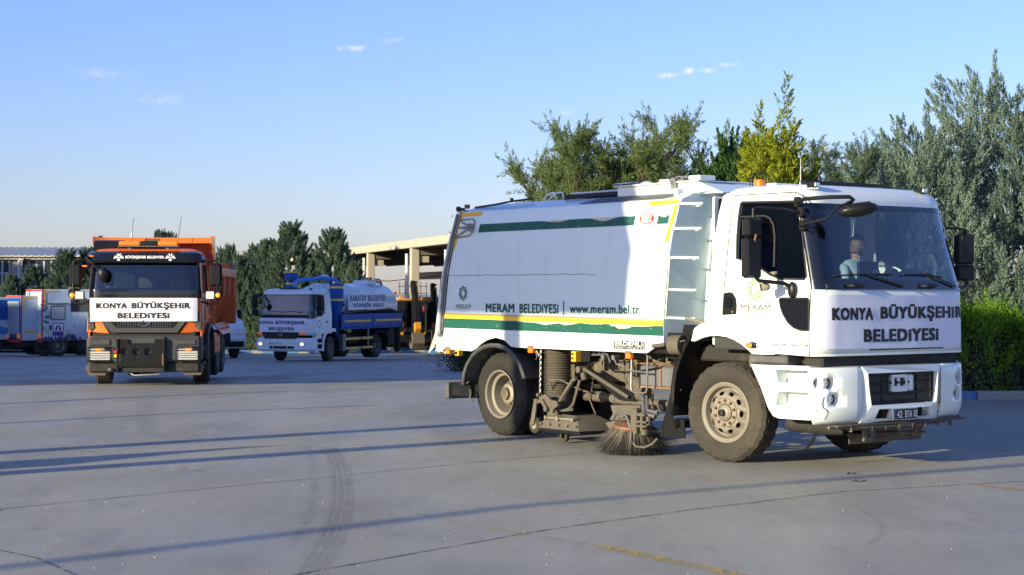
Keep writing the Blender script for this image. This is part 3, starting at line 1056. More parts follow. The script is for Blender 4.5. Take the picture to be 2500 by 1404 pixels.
def tree(name, crown_me, trunk_me, matname, label, loc, scale=1., rot=0., group=None, sx=1.):
    t = thing(name, label, 'tree', loc, 0, group)
    t.rotation_euler = (0, 0, rot)
    me = crown_me
    if not me.materials: me.materials.append(M[matname])
    c = bpy.data.objects.new('crown', me); COL.objects.link(c); c.parent = t; c.scale = (scale * sx, scale * sx, scale)
    k = bpy.data.objects.new('trunk', trunk_me); COL.objects.link(k); k.parent = t; k.scale = (scale, scale, scale * .66) if name != 'tamarisk_tree' else (scale * sx, scale * sx, scale * .98)
    return t


CY = [conifer_mesh(6.5, 2.3, 11, 420, 240, (.15, .028), plen=.22, fat=.18), conifer_mesh(6.5, 2.0, 12, 400, 240, (.15, .028), up=.82, plen=.22, fat=.18), conifer_mesh(6.5, 2.6, 13, 440, 240, (.15, .028), up=.75, wob=.32, plen=.21, fat=.18)]
TR = [trunk_mesh(5.2, .17, 3), trunk_mesh(5.2, .15, 5)]
# px, top py, depth, variant, width, label words
cyps = ((28, 672, 97, 0, 1.05, 'low dark cypress right behind the roller shutter truck'),
        (82, 650, 98, 1, 1.35, 'broad cypress in front of the white downpipe of the office wing'),
        (165, 612, 97, 2, 1.25, 'tall pointed cypress behind the mural service truck'),
        (215, 608, 98, 0, 1.1, 'slim cypress just left of the orange tipper mirror'),
        (250, 640, 96, 1, 1.2, 'cypress mostly hidden behind the orange tipper cab'),
        (391, 566, 108, 1, .8, 'slim cypress tip poking over the tipper body, the left one of two'),
        (416, 572, 112, 0, .8, 'slim cypress tip poking over the tipper body, the right one of two'),
        (470, 610, 100, 0, 1.1, 'cypress behind the raised side of the tipper body'),
        (546, 606, 104, 1, .9, 'slender cypress tip right beside the tipper body'),
        (563, 600, 100, 0, .8, 'narrow spiky cypress second from the tipper body'),
        (590, 626, 96, 2, 1.0, 'bushy cypress between the tipper and the vacuum tanker, the nearer one'),
        (622, 600, 98, 1, 1.1, 'cypress left of the largest one behind the vacuum tanker'),
        (655, 588, 96, 0, 1.15, 'cypress standing just left of the vacuum tanker beacon'),
        (712, 545, 95, 2, 1.15, 'largest dark cypress above the cab of the vacuum tanker'),
        (762, 625, 97, 1, 1.1, 'low cypress filling the gap above the blue vacuum pipe'),
        (814, 562, 95, 0, 1.35, 'tall broad cypress above the white tank in front of the open shed'),
        (868, 640, 93, 2, .8, 'short cypress by the shed column behind the white tank'))
for i, (px, py, Y, v, sx, lb) in enumerate(cyps):
    X = (px - 1250) / 4200 * Y; gz = ground_z(Y)
    H = 1.75 + (713 - py) / 4200 * Y - gz
    s = H / 6.6
    tree('cypress_tree', CY[v], TR[i % 2], 'leaf_cypress', lb, (X, Y, gz), s, i * 1.7, 'cypresses along the far kerb', sx * 1.0 / (s ** .2))

# the great blue-green cypress at the right edge, built of long upright plumes
def plume_tree(specs, seed, per, leaf, out=.45, tuft=.17, dens=38):
    """specs: (x, y, z0, length, direction, radius) rope-like spires clad in short tufts that hug the axis"""
    rs = np.random.RandomState(seed)
    C = []; D = []
    for (x, y, z0, lng, d, rad) in specs:
        d = np.array(d, float); d /= np.linalg.norm(d)
        nt = max(8, int(lng * dens * (rad / .2)))
        wv = rs.rand() * 6
        for j in range(nt):
            s = (j + rs.rand()) / nt
            rr = rad * (min(1, s / .12 + .4)) * (1 - s) ** .6 * (.85 + .3 * sin(s * lng * 9 + wv))
            a = rs.rand() * 2 * pi
            rv = np.array([cos(a), sin(a), 0])
            ax = np.array([x, y, z0]) + d * s * lng + np.array([d[0], d[1], 0]) * .22 * sin(s * pi) * lng * .5 + rv * rr * (.45 + .5 * rs.rand())
            td = d + rv * out + np.array([0, 0, .25]); td /= np.linalg.norm(td)
            tl = tuft * (.6 + .8 * rs.rand()) * (.6 + .4 * (1 - s))
            k = int(per * (.6 + .7 * rs.rand()))
            q = rs.rand(k)
            o = rs.normal(size=(k, 3)); o /= np.linalg.norm(o, axis=1)[:, None]
            o *= (tl * .36 * (1.05 - q) * rs.rand(k) ** .4)[:, None]
            C.append(ax + td * (q * tl)[:, None] + o); D.append(np.tile(td, (k, 1)) + o / (tl * .3) * .35)
    return leaves_mesh(np.concatenate(C), np.concatenate(D), leaf[0], leaf[1], rs, .28)


rs = np.random.RandomState(21)
def tree_specs(h, r, n, lean=(0, 0), low=.02, spire=.30, tight=.8):
    sp = []
    for i in range(n):
        t = low + (.86 - low) * (i / n) ** 1.15
        a = i * 2.39996 + rs.normal() * .3
        R = r * (1 - t) * (.45 + .55 * rs.rand() ** .6)
        L = h * spire * (.75 + .6 * rs.rand()) * (.45 + .55 * (1 - t))
        L = min(L, h * .99 - h * t)
        sp.append((cos(a) * R + lean[0] * t, sin(a) * R + lean[1] * t, h * t, L, (cos(a) * .50 * tight, sin(a) * .50 * tight, 1.0), .20 + .12 * (1 - t) * rs.rand() + .05 * rs.rand()))
    for q in range(4):
        a = q * 1.7 + .4
        sp.append((cos(a) * r * .30, sin(a) * r * .30, h * .50, h * (.30 + .05 * q), (cos(a) * .16, sin(a) * .16, 1), .17))
    sp.append((lean[0], lean[1], h * .72, h * .30, (.02, 0, 1), .19))
    return sp


def at(px, py, Y):
    return ((px - 1250) / 4200 * Y, Y, 1.75 + (713 - py) / 4200 * Y)


big = plume_tree(tree_specs(6.15, 2.5, 165, spire=.25, tight=1.35), 31, 26, (.048, .015), out=.32, dens=42)
X, Y, Z = at(2425, 108, 33.5)
tree('cypress_tree', big, TR[0], 'leaf_blue', 'tallest blue-green cypress at the right edge, above the hedge', (X, Y, ground_z(Y)), Z / 6.35, 0.3, 'blue-green cypresses on the right')
side1 = plume_tree(tree_specs(4.9, 1.85, 125, spire=.26, tight=1.35), 32, 26, (.048, .015), out=.32, dens=42)
X, Y, Z = at(2262, 235, 33.0)
tree('cypress_tree', side1, TR[1], 'leaf_blue', 'blue-green cypress directly behind the sweeper windscreen corner', (X, Y, ground_z(Y)), Z / 5.05, 1.2, 'blue-green cypresses on the right')
X, Y, Z = at(2530, 175, 33.2)
tree('cypress_tree', big, TR[0], 'leaf_blue', 'blue-green cypress cut by the right edge of the picture', (X, Y, ground_z(Y)), Z / 6.35, 2.9, 'blue-green cypresses on the right')
X, Y, Z = at(2150, 372, 36.0)
tree('cypress_tree', side1, TR[1], 'leaf_blue', 'smaller olive-grey cypress left of the tall ones, above the sweeper cab', (X, Y, ground_z(Y)), Z / 5.05, 4.2, 'blue-green cypresses on the right')

# golden conifer behind the cab: two leaders and sweeping arms
rs = np.random.RandomState(5)
sp = []
def gold_spray(x, z0, L, dx, rad, n=1, y=0.):
    sp.append((x, y, z0, L, (dx, rs.normal() * .1, 1.0), rad))
H = 5.9
for i in range(110):
    t = .05 + .8 * i / 110
    a = i * 2.4
    R = 1.25 * (1 - t) ** .8
    sp.append((cos(a) * R * .35, sin(a) * R * .35, H * t * .92, H * .15 * (1.25 - t * .75), (cos(a) * 1.25, sin(a) * 1.1, .80), .11 + .05 * rs.rand()))
for k in range(7):
    z = 3.4 + k * .37
    gold_spray(.035 * k - .05, z, .62, .20 + .1 * rs.normal(), .085)
    if k < 4: gold_spray(-.20, z, .50, -.35, .10)
gold_spray(-.26, 4.6, 1.0, .02, .035); gold_spray(-.28, 5.2, .45, .05, .07); gold_spray(.12, 4.9, .95, .18, .07)
for k in range(8): gold_spray(.15 + .085 * k, 3.2 + .17 * k, .40, .75, .085)
for k in range(6): gold_spray(.2 + .10 * k, 2.5 + .11 * k, .38, 1.1, .08)
for k in range(6): gold_spray(.3 + .11 * k, 1.9 + .09 * k, .38, 1.4, .09)
for k in range(6): gold_spray(-.25 - .08 * k, 2.1 + .12 * k, .36, -1.0, .08)
for k in range(5): gold_spray(-.2 - .07 * k, 3.0 + .12 * k, .34, -.9, .07)
for i in range(90):
    t = .1 + .88 * i / 90; a = i * 2.4
    R = .62 * (1 - t) ** .7
    sp.append((cos(a) * R * 1.2, sin(a) * R * 1.2, 5.0 * t, .6, (cos(a) * .9, sin(a) * .9, 1.), .19))
gold = plume_tree(sp, 33, 20, (.075, .022), out=.9, tuft=.20, dens=44)
X, Y, Z = at(1888, 172, 31.0)
tree('golden_conifer', gold, TR[1], 'leaf_gold', 'yellow-gold conifer with two thin tips behind the sweeper cab', (X, Y, ground_z(Y)), Z / 6.25, 0)
X, Y, Z = at(2172, 362, 38.0)
tree('golden_conifer', gold, TR[1], 'leaf_gold', 'small yellowish conifer tip between the tamarisk and the blue-green cypress', (X, Y, ground_z(Y)), Z / 6.0, 2.0)

darkc = conifer_mesh(5.6, 1.15, 17, 170, 170, (.10, .035), up=.95, plen=.30, fat=.15, wob=.35)
X, Y, Z = at(1786, 310, 36.0)
tree('dark_conifer', darkc, TR[0], 'leaf_dark', 'narrow dark green conifer between the tamarisk and the golden one', (X, Y, ground_z(Y)), Z / 5.75, 0)
X, Y, Z = at(1740, 372, 36.6)
tree('dark_conifer', darkc, TR[0], 'leaf_dark', 'lower dark green conifer leaning against the narrow one above the body', (X, Y, ground_z(Y)), Z / 5.75, 2.2)


# feathery tamarisks: forked limbs carrying drooping sprays of thin leaves
def tamarisk(h, r, seed, nb=60, per=150, lean=.0):
    rs = np.random.RandomState(seed)
    wood = MB()
    C = []; D = []
    for k in range(5):
        a0 = k * 1.26 + rs.rand() * .6
        px_, py_ = .12 * cos(a0), .12 * sin(a0)
        P = [(px_, py_, -.05)]
        x, y, z = px_, py_, 0.
        for s in range(7):
            x += (cos(a0) * .045 + rs.normal() * .022 + lean * .03) * h * .9; y += (sin(a0) * .045 + rs.normal() * .022) * h * .9; z += h * .76 / 7
            P.append((x, y, z))
        wood.tube(P, [.06 - .0078 * j for j in range(8)], 6)
        for j in range(2, 8):
            for q in range(3 if j < 7 else 3):
                a = rs.rand() * 2 * pi
                l = r * (.28 + .42 * rs.rand()) * (1.1 - .07 * j)
                b0 = np.array(P[j]); dv = np.array([cos(a) + lean * .5, sin(a), .9 + .4 * rs.rand()]); dv /= np.linalg.norm(dv)
                b1 = b0 + dv * l * .55; b2 = b0 + dv * l + np.array([lean * .1, 0, -.02])
                wood.tube([b0, b1, b2], [.022, .012, .004], 4)
                for w in range(15):
                    t = .35 + .65 * rs.rand()
                    cc = b0 + dv * l * t
                    sd = rs.normal(size=3) * .8 + dv * 1.0 + np.array([lean * .6, 0, .1]); sd /= np.linalg.norm(sd)
                    sl = .34 * (.5 + rs.rand())
                    kk = int(per * .34)
                    qv = rs.rand(kk)
                    o = rs.normal(size=(kk, 3)) * .045
                    C.append(cc + sd * (qv * sl)[:, None] + o * (1.2 - qv)[:, None]); D.append(np.tile(sd, (kk, 1)))
    return leaves_mesh(np.concatenate(C), np.concatenate(D), .085, .013, rs, .45), wood.mesh('trunk', 'bark')


tm = [tamarisk(4.6, 1.9, 41, lean=.35), tamarisk(4.2, 1.8, 42, lean=.2), tamarisk(4.4, 1.9, 43, lean=.4)]
for (px, py, Y, v, sxx, rot, ms, lb) in (
        (1470, 335, 40.0, 1, .62, .3, 'leaf_tamarisk', 'feathery olive tamarisk furthest to the left above the white body'),
        (1450, 440, 40.6, 0, .5, 1.5, 'leaf_tamarisk', 'low grey-green tamarisk at the left end of the feathery group'),
        (1548, 268, 41.0, 0, .8, 0., 'leaf_tamarisk', 'tallest feathery tamarisk, leaning to the right above the hopper'),
        (1470, 372, 41.5, 2, .8, 2.0, 'leaf_tamarisk', 'shorter tamarisk squeezed between the two tallest feathery ones'),
        (1660, 340, 40.0, 2, .95, .2, 'leaf_tamarisk', 'rounded tamarisk left of the dark green conifer'),
        (1608, 400, 42.0, 1, .7, 2.9, 'leaf_tamarisk', 'sparse small tamarisk in the gap above the hopper roof'),
        (2078, 328, 42.0, 0, .95, 1.1, 'leaf_tamarisk2', 'blue-grey tamarisk right of the golden conifer above the cab roof'),
        (2005, 395, 43.0, 1, .8, 4.1, 'leaf_tamarisk2', 'thin tamarisk with bare twigs close to the golden conifer'),
        (2130, 400, 41.0, 2, .85, 3.0, 'leaf_tamarisk2', 'dense tamarisk in front of the olive-grey cypress')):
    c, w = tm[v]
    if c.users and c.materials and c.materials[0].name != M[ms].name:
        c = c.copy(); c.materials.clear()
    X = (px - 1250) / 4200 * Y; Z = 1.75 + (713 - py) / 4200 * Y - ground_z(Y)
    tree('tamarisk_tree', c, w, ms, lb, (X - .25, Y, ground_z(Y)), Z / (4.3 if v == 0 else 4.0), rot, 'feathery tamarisks behind the sweeper', sxx)


# hedge on the right: a clipped mass with an uneven bright top
def hedge_obj(name, x0, x1, y0, y1, ztop, seed, n, mname, label, leaf=(.055, .028), tufts=90):
    rs = np.random.RandomState(seed)
    ax, ay = x0, y0
    C = []; D = []
    k = int(n * .75)
    # a shell of leaves over a rounded box
    u = rs.rand(k); side = rs.rand(k)
    wid = y1 - y0
    th = (side - .5) * pi
    xx = x0 + (x1 - x0) * u
    rad = .5 + .10 * np.sin(xx * 3.1 + seed) + .07 * np.sin(xx * 7.3) + .06 * rs.normal(size=k)
    yy = (y0 + y1) / 2 + np.sin(th) * wid * rad
    zz = ztop * np.clip(np.cos(th) ** .35, .0, 1) * (.84 + .07 * np.sin(xx * 2.3 + seed) + .06 * np.sin(xx * 6.1 + 1) + .06 * rs.normal(size=k)) * (1 - .0 * rs.rand(k))
    zz = np.where(np.abs(th) > 1.15, rs.rand(k) * ztop * .9, zz)
    C.append(np.stack([xx, yy, np.clip(zz, .05, None)], 1)); D.append(np.stack([rs.normal(size=k) * .3, np.sin(th), .9 * np.ones(k)], 1))
    for i in range(tufts):
        x = x0 + (x1 - x0) * rs.rand(); y = y0 + wid * (.02 + .5 * rs.rand()) ; z = ztop * (.25 + .65 * rs.rand())
        kk = int(n * .25 / tufts)
        q = rs.rand(kk); l = .32 * (.6 + rs.rand())
        o = rs.normal(size=(kk, 3)) * .07
        dv = np.array([rs.normal() * .3, -.25, 1.]); dv /= np.linalg.norm(dv)
        C.append(np.array([x, y, z]) + dv * (q * l)[:, None] + o * (1.1 - q)[:, None]); D.append(np.tile(dv, (kk, 1)))
    me = leaves_mesh(np.concatenate(C), np.concatenate(D), leaf[0], leaf[1], rs, .55, 'hedge')
    me.materials.append(M[mname])
    o = bpy.data.objects.new(name, me); COL.objects.link(o)
    tag(o, label, 'hedge')
    return o


hz = 1.62
hb = thing('hedge', 'bright green trimmed hedge behind the kerb at the right edge', 'hedge', (0, 0, 0))
me_h = hedge_obj('foliage', 6.2, 13.5, 28.7, 30.5, hz, 3, 60000, 'leaf_hedge', 'x', (.060, .030), 220)
for k in ('label', 'category'): del me_h[k]
me_h.parent = hb
bb = MB()
for i in range(24):
    x = 6.4 + i * .3
    bb.tube([(x, 29.5, 0), (x + .05, 29.45, .6), (x, 29.4, 1.2)], [.03, .02, .01], 5)
    bb.box(x - .14, x + .15, 29.15, 29.95, .15, 1.2, .05)
bb.obj('branches', 'darkchassis', hb)

# low shrub behind the sweeper's tail
rs = np.random.RandomState(8)
k = 9000
C = rs.normal(size=(k, 3)) * np.array([.42, .5, .28]) + np.array([0, 0, .42]); C[:, 2] = np.abs(C[:, 2])
me = leaves_mesh(C, C - np.array([0, 0, .1]), .06, .03, rs, .7, 'foliage'); me.materials.append(M['leaf_shrub'])
X, Y = gp(1150, 905)
shrub = thing('shrub', 'small dark shrub with dry grass showing under the sweeper tail', 'shrub', (X + .15, Y, ground_z(Y)))
o = bpy.data.objects.new('foliage', me); COL.objects.link(o); o.parent = shrub
k = 160
b = MB()
for i in range(k):
    a = rs.rand() * 2 * pi; r0 = rs.rand() * .5; L = .3 + .5 * rs.rand()
    x, y = r0 * cos(a) - .35, r0 * sin(a)
    dx = rs.normal() * .22 - .1
    b.add([(x, y, 0), (x + .008, y, 0), (x + dx, y, L)], [(0, 1, 2)])
M['drygrass'] = mat('dry_grass', (.20, .19, .13), .9)
b.obj('dry_grass', 'drygrass', shrub, smooth=0)
tube([(0, 0, -.05), (.05, 0, .3)], [.03, .01], 6).obj('stem', 'bark', shrub)

# ------------------------------------------------------------------ kerbs
def kerb(x0, y0, x1, y1, n, name_label, first=0, h=.14):
    root = thing('kerb', name_label, 'kerb', (0, 0, 0))
    a = Vector((x0, y0)); c = Vector((x1, y1)); d = (c - a) / n
    ang = atan2(d.y, d.x); l = d.length
    me = {}
    for i in range(n):
        k = (i + first) % 2
        if k not in me: me[k] = box(0, l - .012, -.075, .075, -.1, h, .02).mesh('kerb_stone', 'kerbblue' if k else 'kerbwhite')
        o = bpy.data.objects.new('kerb_stone', me[k]); COL.objects.link(o); o.parent = root
        p = a + d * i
        o.location = (p.x, p.y, ground_z(p.y)); o.rotation_euler = (0, 0, ang)
    return root


kerb(5.2, 28.25, 12.5, 28.35, 9, 'blue and white painted kerb in front of the hedge', 1)
kerb(-21.5, 87.0, -1.5, 88.6, 34, 'blue and white painted kerb before the cypresses behind the vacuum tanker', 0, .16)
verge = MB().grid([[(-60, 89.5, ground_z(89.5) + .10), (0, 91, ground_z(91) + .10)], [(-60, 128, ground_z(128) + .15), (0, 128, ground_z(128) + .15)]])
M['soil'] = mat('dry_soil', (.11, .09, .065), .95, var=.3, scale=.8)
struct(verge.obj('verge_ground', 'soil'), label='dry soil bed under the row of cypresses')
verge = MB().grid([[(5.2, 28.42, .05), (30, 28.42, .05)], [(5.2, 60, ground_z(60) + .12), (40, 60, ground_z(60) + .12)]])
verge = MB().grid([[(5.2, y, ground_z(y) + .06), (60, y, ground_z(y) + .06)] for y in (28.42, 30, 33, 40, 60)])
struct(verge.obj('verge_ground', 'soil'), label='planted bed under the hedge and trees on the right')


# ------------------------------------------------------------------ office wing at the far left
def office():
    root = thing('office_building', 'low grey office wing with cream ribbed roof behind the cypresses', 'building', (0, 0, 0))
    Y = 118.0; gz = ground_z(Y)
    def P(px, py): return at(px, py, Y)
    zt = P(0, 634)[2]; x0 = P(-420, 0)[0]; x1 = P(300, 0)[0]; ze = P(0, 624)[2]
    zsill = P(0, 700)[2]
    # wall with openings left between pieces
    box(x0, x1, Y + .25, Y + 8, gz, ze + .05).obj('wall', 'wallgrey', root)
    box(x0, x1, Y - .15, Y + .25, zt, ze, .02).obj('fascia', 'wallgrey', root)
    box(x0, x1, Y, Y + .25, gz, zsill, .01).obj('plinth', 'wallgrey', root)
    for a, c in ((24.5, 55), (-235, -218)):
        box(P(a + 19, 0)[0], P(c, 0)[0], Y - .05, Y + .25, zsill, zt).obj('pier', 'wallgrey', root)
    frames = [-160 + 18.3 * i for i in range(11)] + [52 + 18.2 * i for i in range(14)]
    fm = None
    for i, px in enumerate(frames):
        if 22 < px < 50: continue
        a, z0_, c, z1_ = P(px, 0)[0], P(0, 700)[2], P(px + 17.6, 0)[0], P(0, 635)[2]
        if fm is None:
            w = c - a; h = z1_ - z0_
            b = MB()
            t = .055
            b.box(0, t, 0, .12, 0, h, .008).box(w - t, w, 0, .12, 0, h, .008).box(t, w - t, 0, .12, h - t, h, .008).box(t, w - t, 0, .12, 0, t, .008)
            zb = h * (700 - 667) / 65
            b.box(t, w - t, 0, .12, zb - .04, zb + .04, .008)
            fm = b.mesh('window', 'winframe'); gm = box(t, w - t, .05, .07, t, h - t).mesh('pane', 'winglass')
        o = bpy.data.objects.new('window', fm); COL.objects.link(o); o.parent = root; o.location = (a, Y + .10, z0_)
        g_ = bpy.data.objects.new('pane', gm); COL.objects.link(g_); g_.parent = o
    # ribbed roof sheets rising away from the eave
    zr = 1.75 + (713 - 604) / 4200 * (Y + 9)
    n = 46; xa = x0 - .3; xb = x1 + .3; w = (xb - xa) / n
    sheet = MB()
    prof = [(0, 0), (.82 * w, 0), (.86 * w, .07), (.94 * w, .07), (w, 0)]
    sheet.grid([[(u, -.45, v) for u, v in prof], [(u, 9.2, zr - ze + v) for u, v in prof]])
    sheet.grid([[(u, -.45, v - .06) for u, v in prof], [(u, -.45, v) for u, v in prof]])
    sm_ = sheet.mesh('roof_sheet', 'roofmetal', smooth=20)
    for i in range(n):
        o = bpy.data.objects.new('roof_sheet', sm_); COL.objects.link(o); o.parent = root; o.location = (xa + i * w, Y, ze + .02 - .0015 * i)
    # downpipe
    xp, _, zp = P(50, 632)
    tube([(P(62, 0)[0], Y - .2, P(0, 634)[2]), (P(54, 0)[0], Y - .3, P(0, 634)[2]), (P(50, 0)[0], Y - .3, P(0, 637)[2]), (P(50, 0)[0], Y - .3, gz)], .09, 10).obj('downpipe', 'winframe', root)
    MB().cyl((P(62, 0)[0], Y - .35, P(0, 634)[2]), (P(66, 0)[0], Y - .35, P(0, 634)[2]), .12, .12, 10).obj('wall_lamp', 'black', root)
    return root


office()


# ------------------------------------------------------------------ open shed behind the tanker
def shed():
    root = thing('open_shed', 'long open cream concrete shed with dark soffit behind the tanker', 'building', (0, 0, 0))
    a = Vector((-17.8, 138.)); c = Vector((-1.2, 80.))
    zt = 4.62
    d = (c - a).normalized(); nrm = Vector((d.y, -d.x))       # points to the far side
    if nrm.y < 0: nrm = -nrm
    def bar(name, s0, s1, t0, t1, z0, z1, mn, bv=.02):
        X = Matrix(((d.x, nrm.x, 0, a.x), (d.y, nrm.y, 0, a.y), (0, 0, 1, 0), (0, 0, 0, 1)))
        return MB().box(s0, s1, t0, t1, z0, z1, bv, X=X).obj(name, mn, root)
    L = (c - a).length
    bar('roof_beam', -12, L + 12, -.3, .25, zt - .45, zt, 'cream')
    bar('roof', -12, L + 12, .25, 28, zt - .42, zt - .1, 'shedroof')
    bar('back_beam', -12, L + 12, 13, 13.4, 2.85, 3.48, 'cream')
    # stations of the columns from the photograph: px 905 and 1012
    for px in (760, 905, 1012, 1110):
        dirx = (px - 1250) / 4200
        # intersect x = dirx*y with the line
        t = (dirx * a.y - a.x) / (d.x - dirx * d.y)
        p = a + d * t
        s = t
        gz = ground_z(p.y)
        bar('column', s - .24, s + .24, -.22, .22, gz, zt - .45, 'cream')
        bar('column_bracket', s - .15, s + .15, .22, .8, zt - 1.25, zt - .9, 'cream')
        q = a + d * (s - .55)
        cyl((q.x - nrm.x * .3, q.y - nrm.y * .3, gz), (q.x - nrm.x * .3, q.y - nrm.y * .3, zt - .75), .10, n=10).obj('downpipe', 'winframe', root)
        bar('column', s - .25, s + .25, 13.42, 13.9, gz, zt - .45, 'cream')
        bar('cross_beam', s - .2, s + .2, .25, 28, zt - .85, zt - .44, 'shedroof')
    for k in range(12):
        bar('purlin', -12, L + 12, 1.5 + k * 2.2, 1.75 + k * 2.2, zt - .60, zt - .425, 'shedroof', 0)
    return root


shed()

# workshop structures seen under the shed: dark low beam and masts
o = MB().box(-14, 6, 150, 151, .2, 1.3, .02).obj('workshop_wall', 'wallgrey')
tag(o, 'low dark workshop wall seen through the open shed', 'wall')
b = MB()
for k in range(6):
    b.box(-9.5 + k * .45, -9.45 + k * .45, 145, 145.05, -2.4, 2.6)
b.box(-9.6, -7.1, 145, 145.05, 2.2, 2.25).box(-9.6, -7.1, 145, 145.05, 1.6, 1.65)
tag(b.obj('scaffold', 'steel'), 'thin steel scaffold frame far under the shed roof', 'scaffold')
b = tube([(-16, 128, 2.9), (-9, 126, 2.55), (-3, 120, 3.1)], .03, 5)
tag(b.obj('overhead_cable', 'black'), 'sagging cable strung under the open shed roof', 'cable')

# minaret tip above the tipper
X, Y, Z = at(322, 566, 420)
t = thing('minaret', 'thin white minaret tip rising above the orange tipper body', 'minaret', (X, Y, -3))
MB().lathe([(1.0, 0), (.9, Z * .8 + 1), (1.2, Z * .8 + 1.2), (1.2, Z * .8 + 2), (.8, Z * .8 + 2), (.75, Z - 1)], 16, 'z').obj('shaft', 'truckwhite', t)
MB().lathe([(.85, Z - 1), (.35, Z + 1.5), (.02, Z + 3.2)], 16, 'z').obj('spire', 'truckwhite', t)

# ------------------------------------------------------------------ things beside the frame that cast the long shadows
def back(gx, gy, d):
    return (gx - cos(SUN_AZ) * d, gy - sin(SUN_AZ) * d, d * math.tan(SUN_EL))


def board_occluder():
    """unseen board on posts, added left of the frame and shaped to cast shade; its shadow lies over the sweeper's body"""
    S = Vector((cos(SUN_AZ), sin(SUN_AZ))); N = Vector((-S.y, S.x))
    base = S * -2.4 + N * 16.0
    root = thing('shade_board', 'unseen board on two square posts, shaped to cast the shade on the sweeper', 'shade_board', (base.x, base.y, 0), math.degrees(atan2(S.y, S.x)))
    # local x runs with the light, local y to the left of it
    tanEL = math.tan(SUN_EL); dist = 15.2
    zlow = 1.49 + dist * tanEL
    for y in (0.04, 2.13):
        box(-.15, .15, y - .185, y + .185, -.2, zlow + .4, .01).obj('post', 'steel', root)
    MB().plate([(-2.04, zlow), (4.2, zlow), (4.2, zlow + 2.6), (-1.6, zlow + 2.6), (-1.93, zlow + 1.2), (-2.13, zlow + .7)], lambda u, v, w: (-.1 + w, u, v), .2).obj('panel', 'winframe', root, smooth=0)
    b2 = thing('shade_cabinet', 'unseen cabinet added between the posts, shaped to cast the middle ground shadow', 'cabinet', (base.x + N.x * .88, base.y + N.y * .88, 0), math.degrees(atan2(S.y, S.x)))  # unseen box added between the posts, outline shaped to its ground shadow
    MB().plate([(-.5, 0), (.5, 0), (.5, 1.9), (.30, 2.0), (.20, 2.75), (.12, 2.84), (-.05, 2.5), (-.46, 2.15)], lambda u, v, w: (w, u, v), .4).obj('body', 'greybump', b2)
    box(-.02, 0, -.35, .35, .2, 1.4, .004).obj('door', 'greybump', b2)


board_occluder()

# unseen blocks added left of the yard, sized to lay shade over its back
def shade_blocks():
    tanEL = math.tan(SUN_EL)
    S = Vector((cos(SUN_AZ), sin(SUN_AZ))); N = Vector((-S.y, S.x))
    def block(name, quad, h, label):
        root = thing(name, label, 'building', (0, 0, 0))
        k = len(quad)
        b = MB()
        b.add([(p.x, p.y, -1.5) for p in quad] + [(p.x, p.y, h) for p in quad],
              [(i, (i + 1) % k, k + (i + 1) % k, k + i) for i in range(k)] + [tuple(range(k, 2 * k))])
        b.obj('wall', 'wallgrey', root, smooth=0)
    def sn(s, n): return S * s + N * n
    block('shade_block', [sn(-15, 33.3), sn(-15, 68), sn(-40, 68), sn(-40, 33.3)], 3.6 + tanEL * 50, 'high unseen block added left of the yard to shade its back')
    block('shade_block', [sn(-15, 68.05), sn(-15, 104), sn(-40, 104), sn(-40, 68.05)], .5 + tanEL * 49, 'lower unseen block added further back to shade the service trucks')
    block('shade_block', [sn(-15, 104.05), sn(-15, 140), sn(-40, 140), sn(-40, 104.05)], 3.6 + tanEL * 63, 'tall unseen block added at the far end to shade the office wall')
    e0 = Vector(gp(0, 941)); e1 = Vector(gp(1100, 914)); d = (e1 - e0).normalized(); n = Vector((-d.y, d.x))
    dist = 42.
    a = e0 - S * dist - d * 9; c = e1 - S * dist + d * 1.5
    block('shade_slab', [a, c, c + n * 5, a + n * 5], dist * tanEL, 'unseen slab added in front of the blocks to cast the shadow edge')  # added slab, its top edge throws the shadow line across the ground


shade_blocks()

# sagging cables on poles behind the camera: the soft lines over the foreground
def cable(pts, r, label):
    out = []
    for (px, py, d) in pts:
        x, y = gp(px, py)
        out.append(back(x, y, d))
    o = tube(out, r, 6).obj('overhead_cable', 'black')
    tag(o, label, 'cable')
    return out


c1 = cable([(-700, 1460, 26), (0, 1386, 26), (650, 1310, 26), (1250, 1237, 26), (1900, 1180, 26), (2560, 1130, 26)], .075, 'thick cable strung between poles, passing over the near yard')
c2 = cable([(-300, 1003, 22), (0, 986, 22), (400, 966, 22), (820, 951, 22)], .07, 'cable strung over the middle of the yard in front of the tipper')
c3 = cable([(-300, 1045, 24), (0, 1034, 24), (450, 1008, 24), (900, 990, 24)], .055, 'lower cable strung over the middle of the yard')


# =================================================================== street sweeper
sw = thing('street_sweeper', 'white street sweeper lorry with green stripe, yellow tape and a white banner on its nose', 'street sweeper', (3.044, 18.344, 0), -53)
HW = 1.12


def yv(z): return -(HW - .08 * max(0, z - 2) / .73)          # hopper side
def interp(t, pts):
    for i in range(len(pts) - 1):
        if t <= pts[i + 1][0] or i == len(pts) - 2:
            a, b = pts[i], pts[i + 1]
            return a[1] + (t - a[0]) / (b[0] - a[0]) * (b[1] - a[1])


XR = [(1.0, -5.02), (1.29, -5.0), (1.4, -4.99), (1.82, -4.92), (2.33, -4.83), (2.75, -4.72), (3., -4.68)]
XF = [(1.0, -.90), (1.29, -.88), (1.72, -.87), (2.02, -.82), (2.33, -.79), (2.55, -.75), (2.73, -.69), (3., -.67)]
def xr(z): return interp(z, XR)
def xf(z): return interp(z, XF)


def TS(u, v, w=0.): return (u, yv(v) - .004 - w, v)      # print lying on the hopper side
def TG(u, v, w=0.): return (u, yv(v) + w, v)

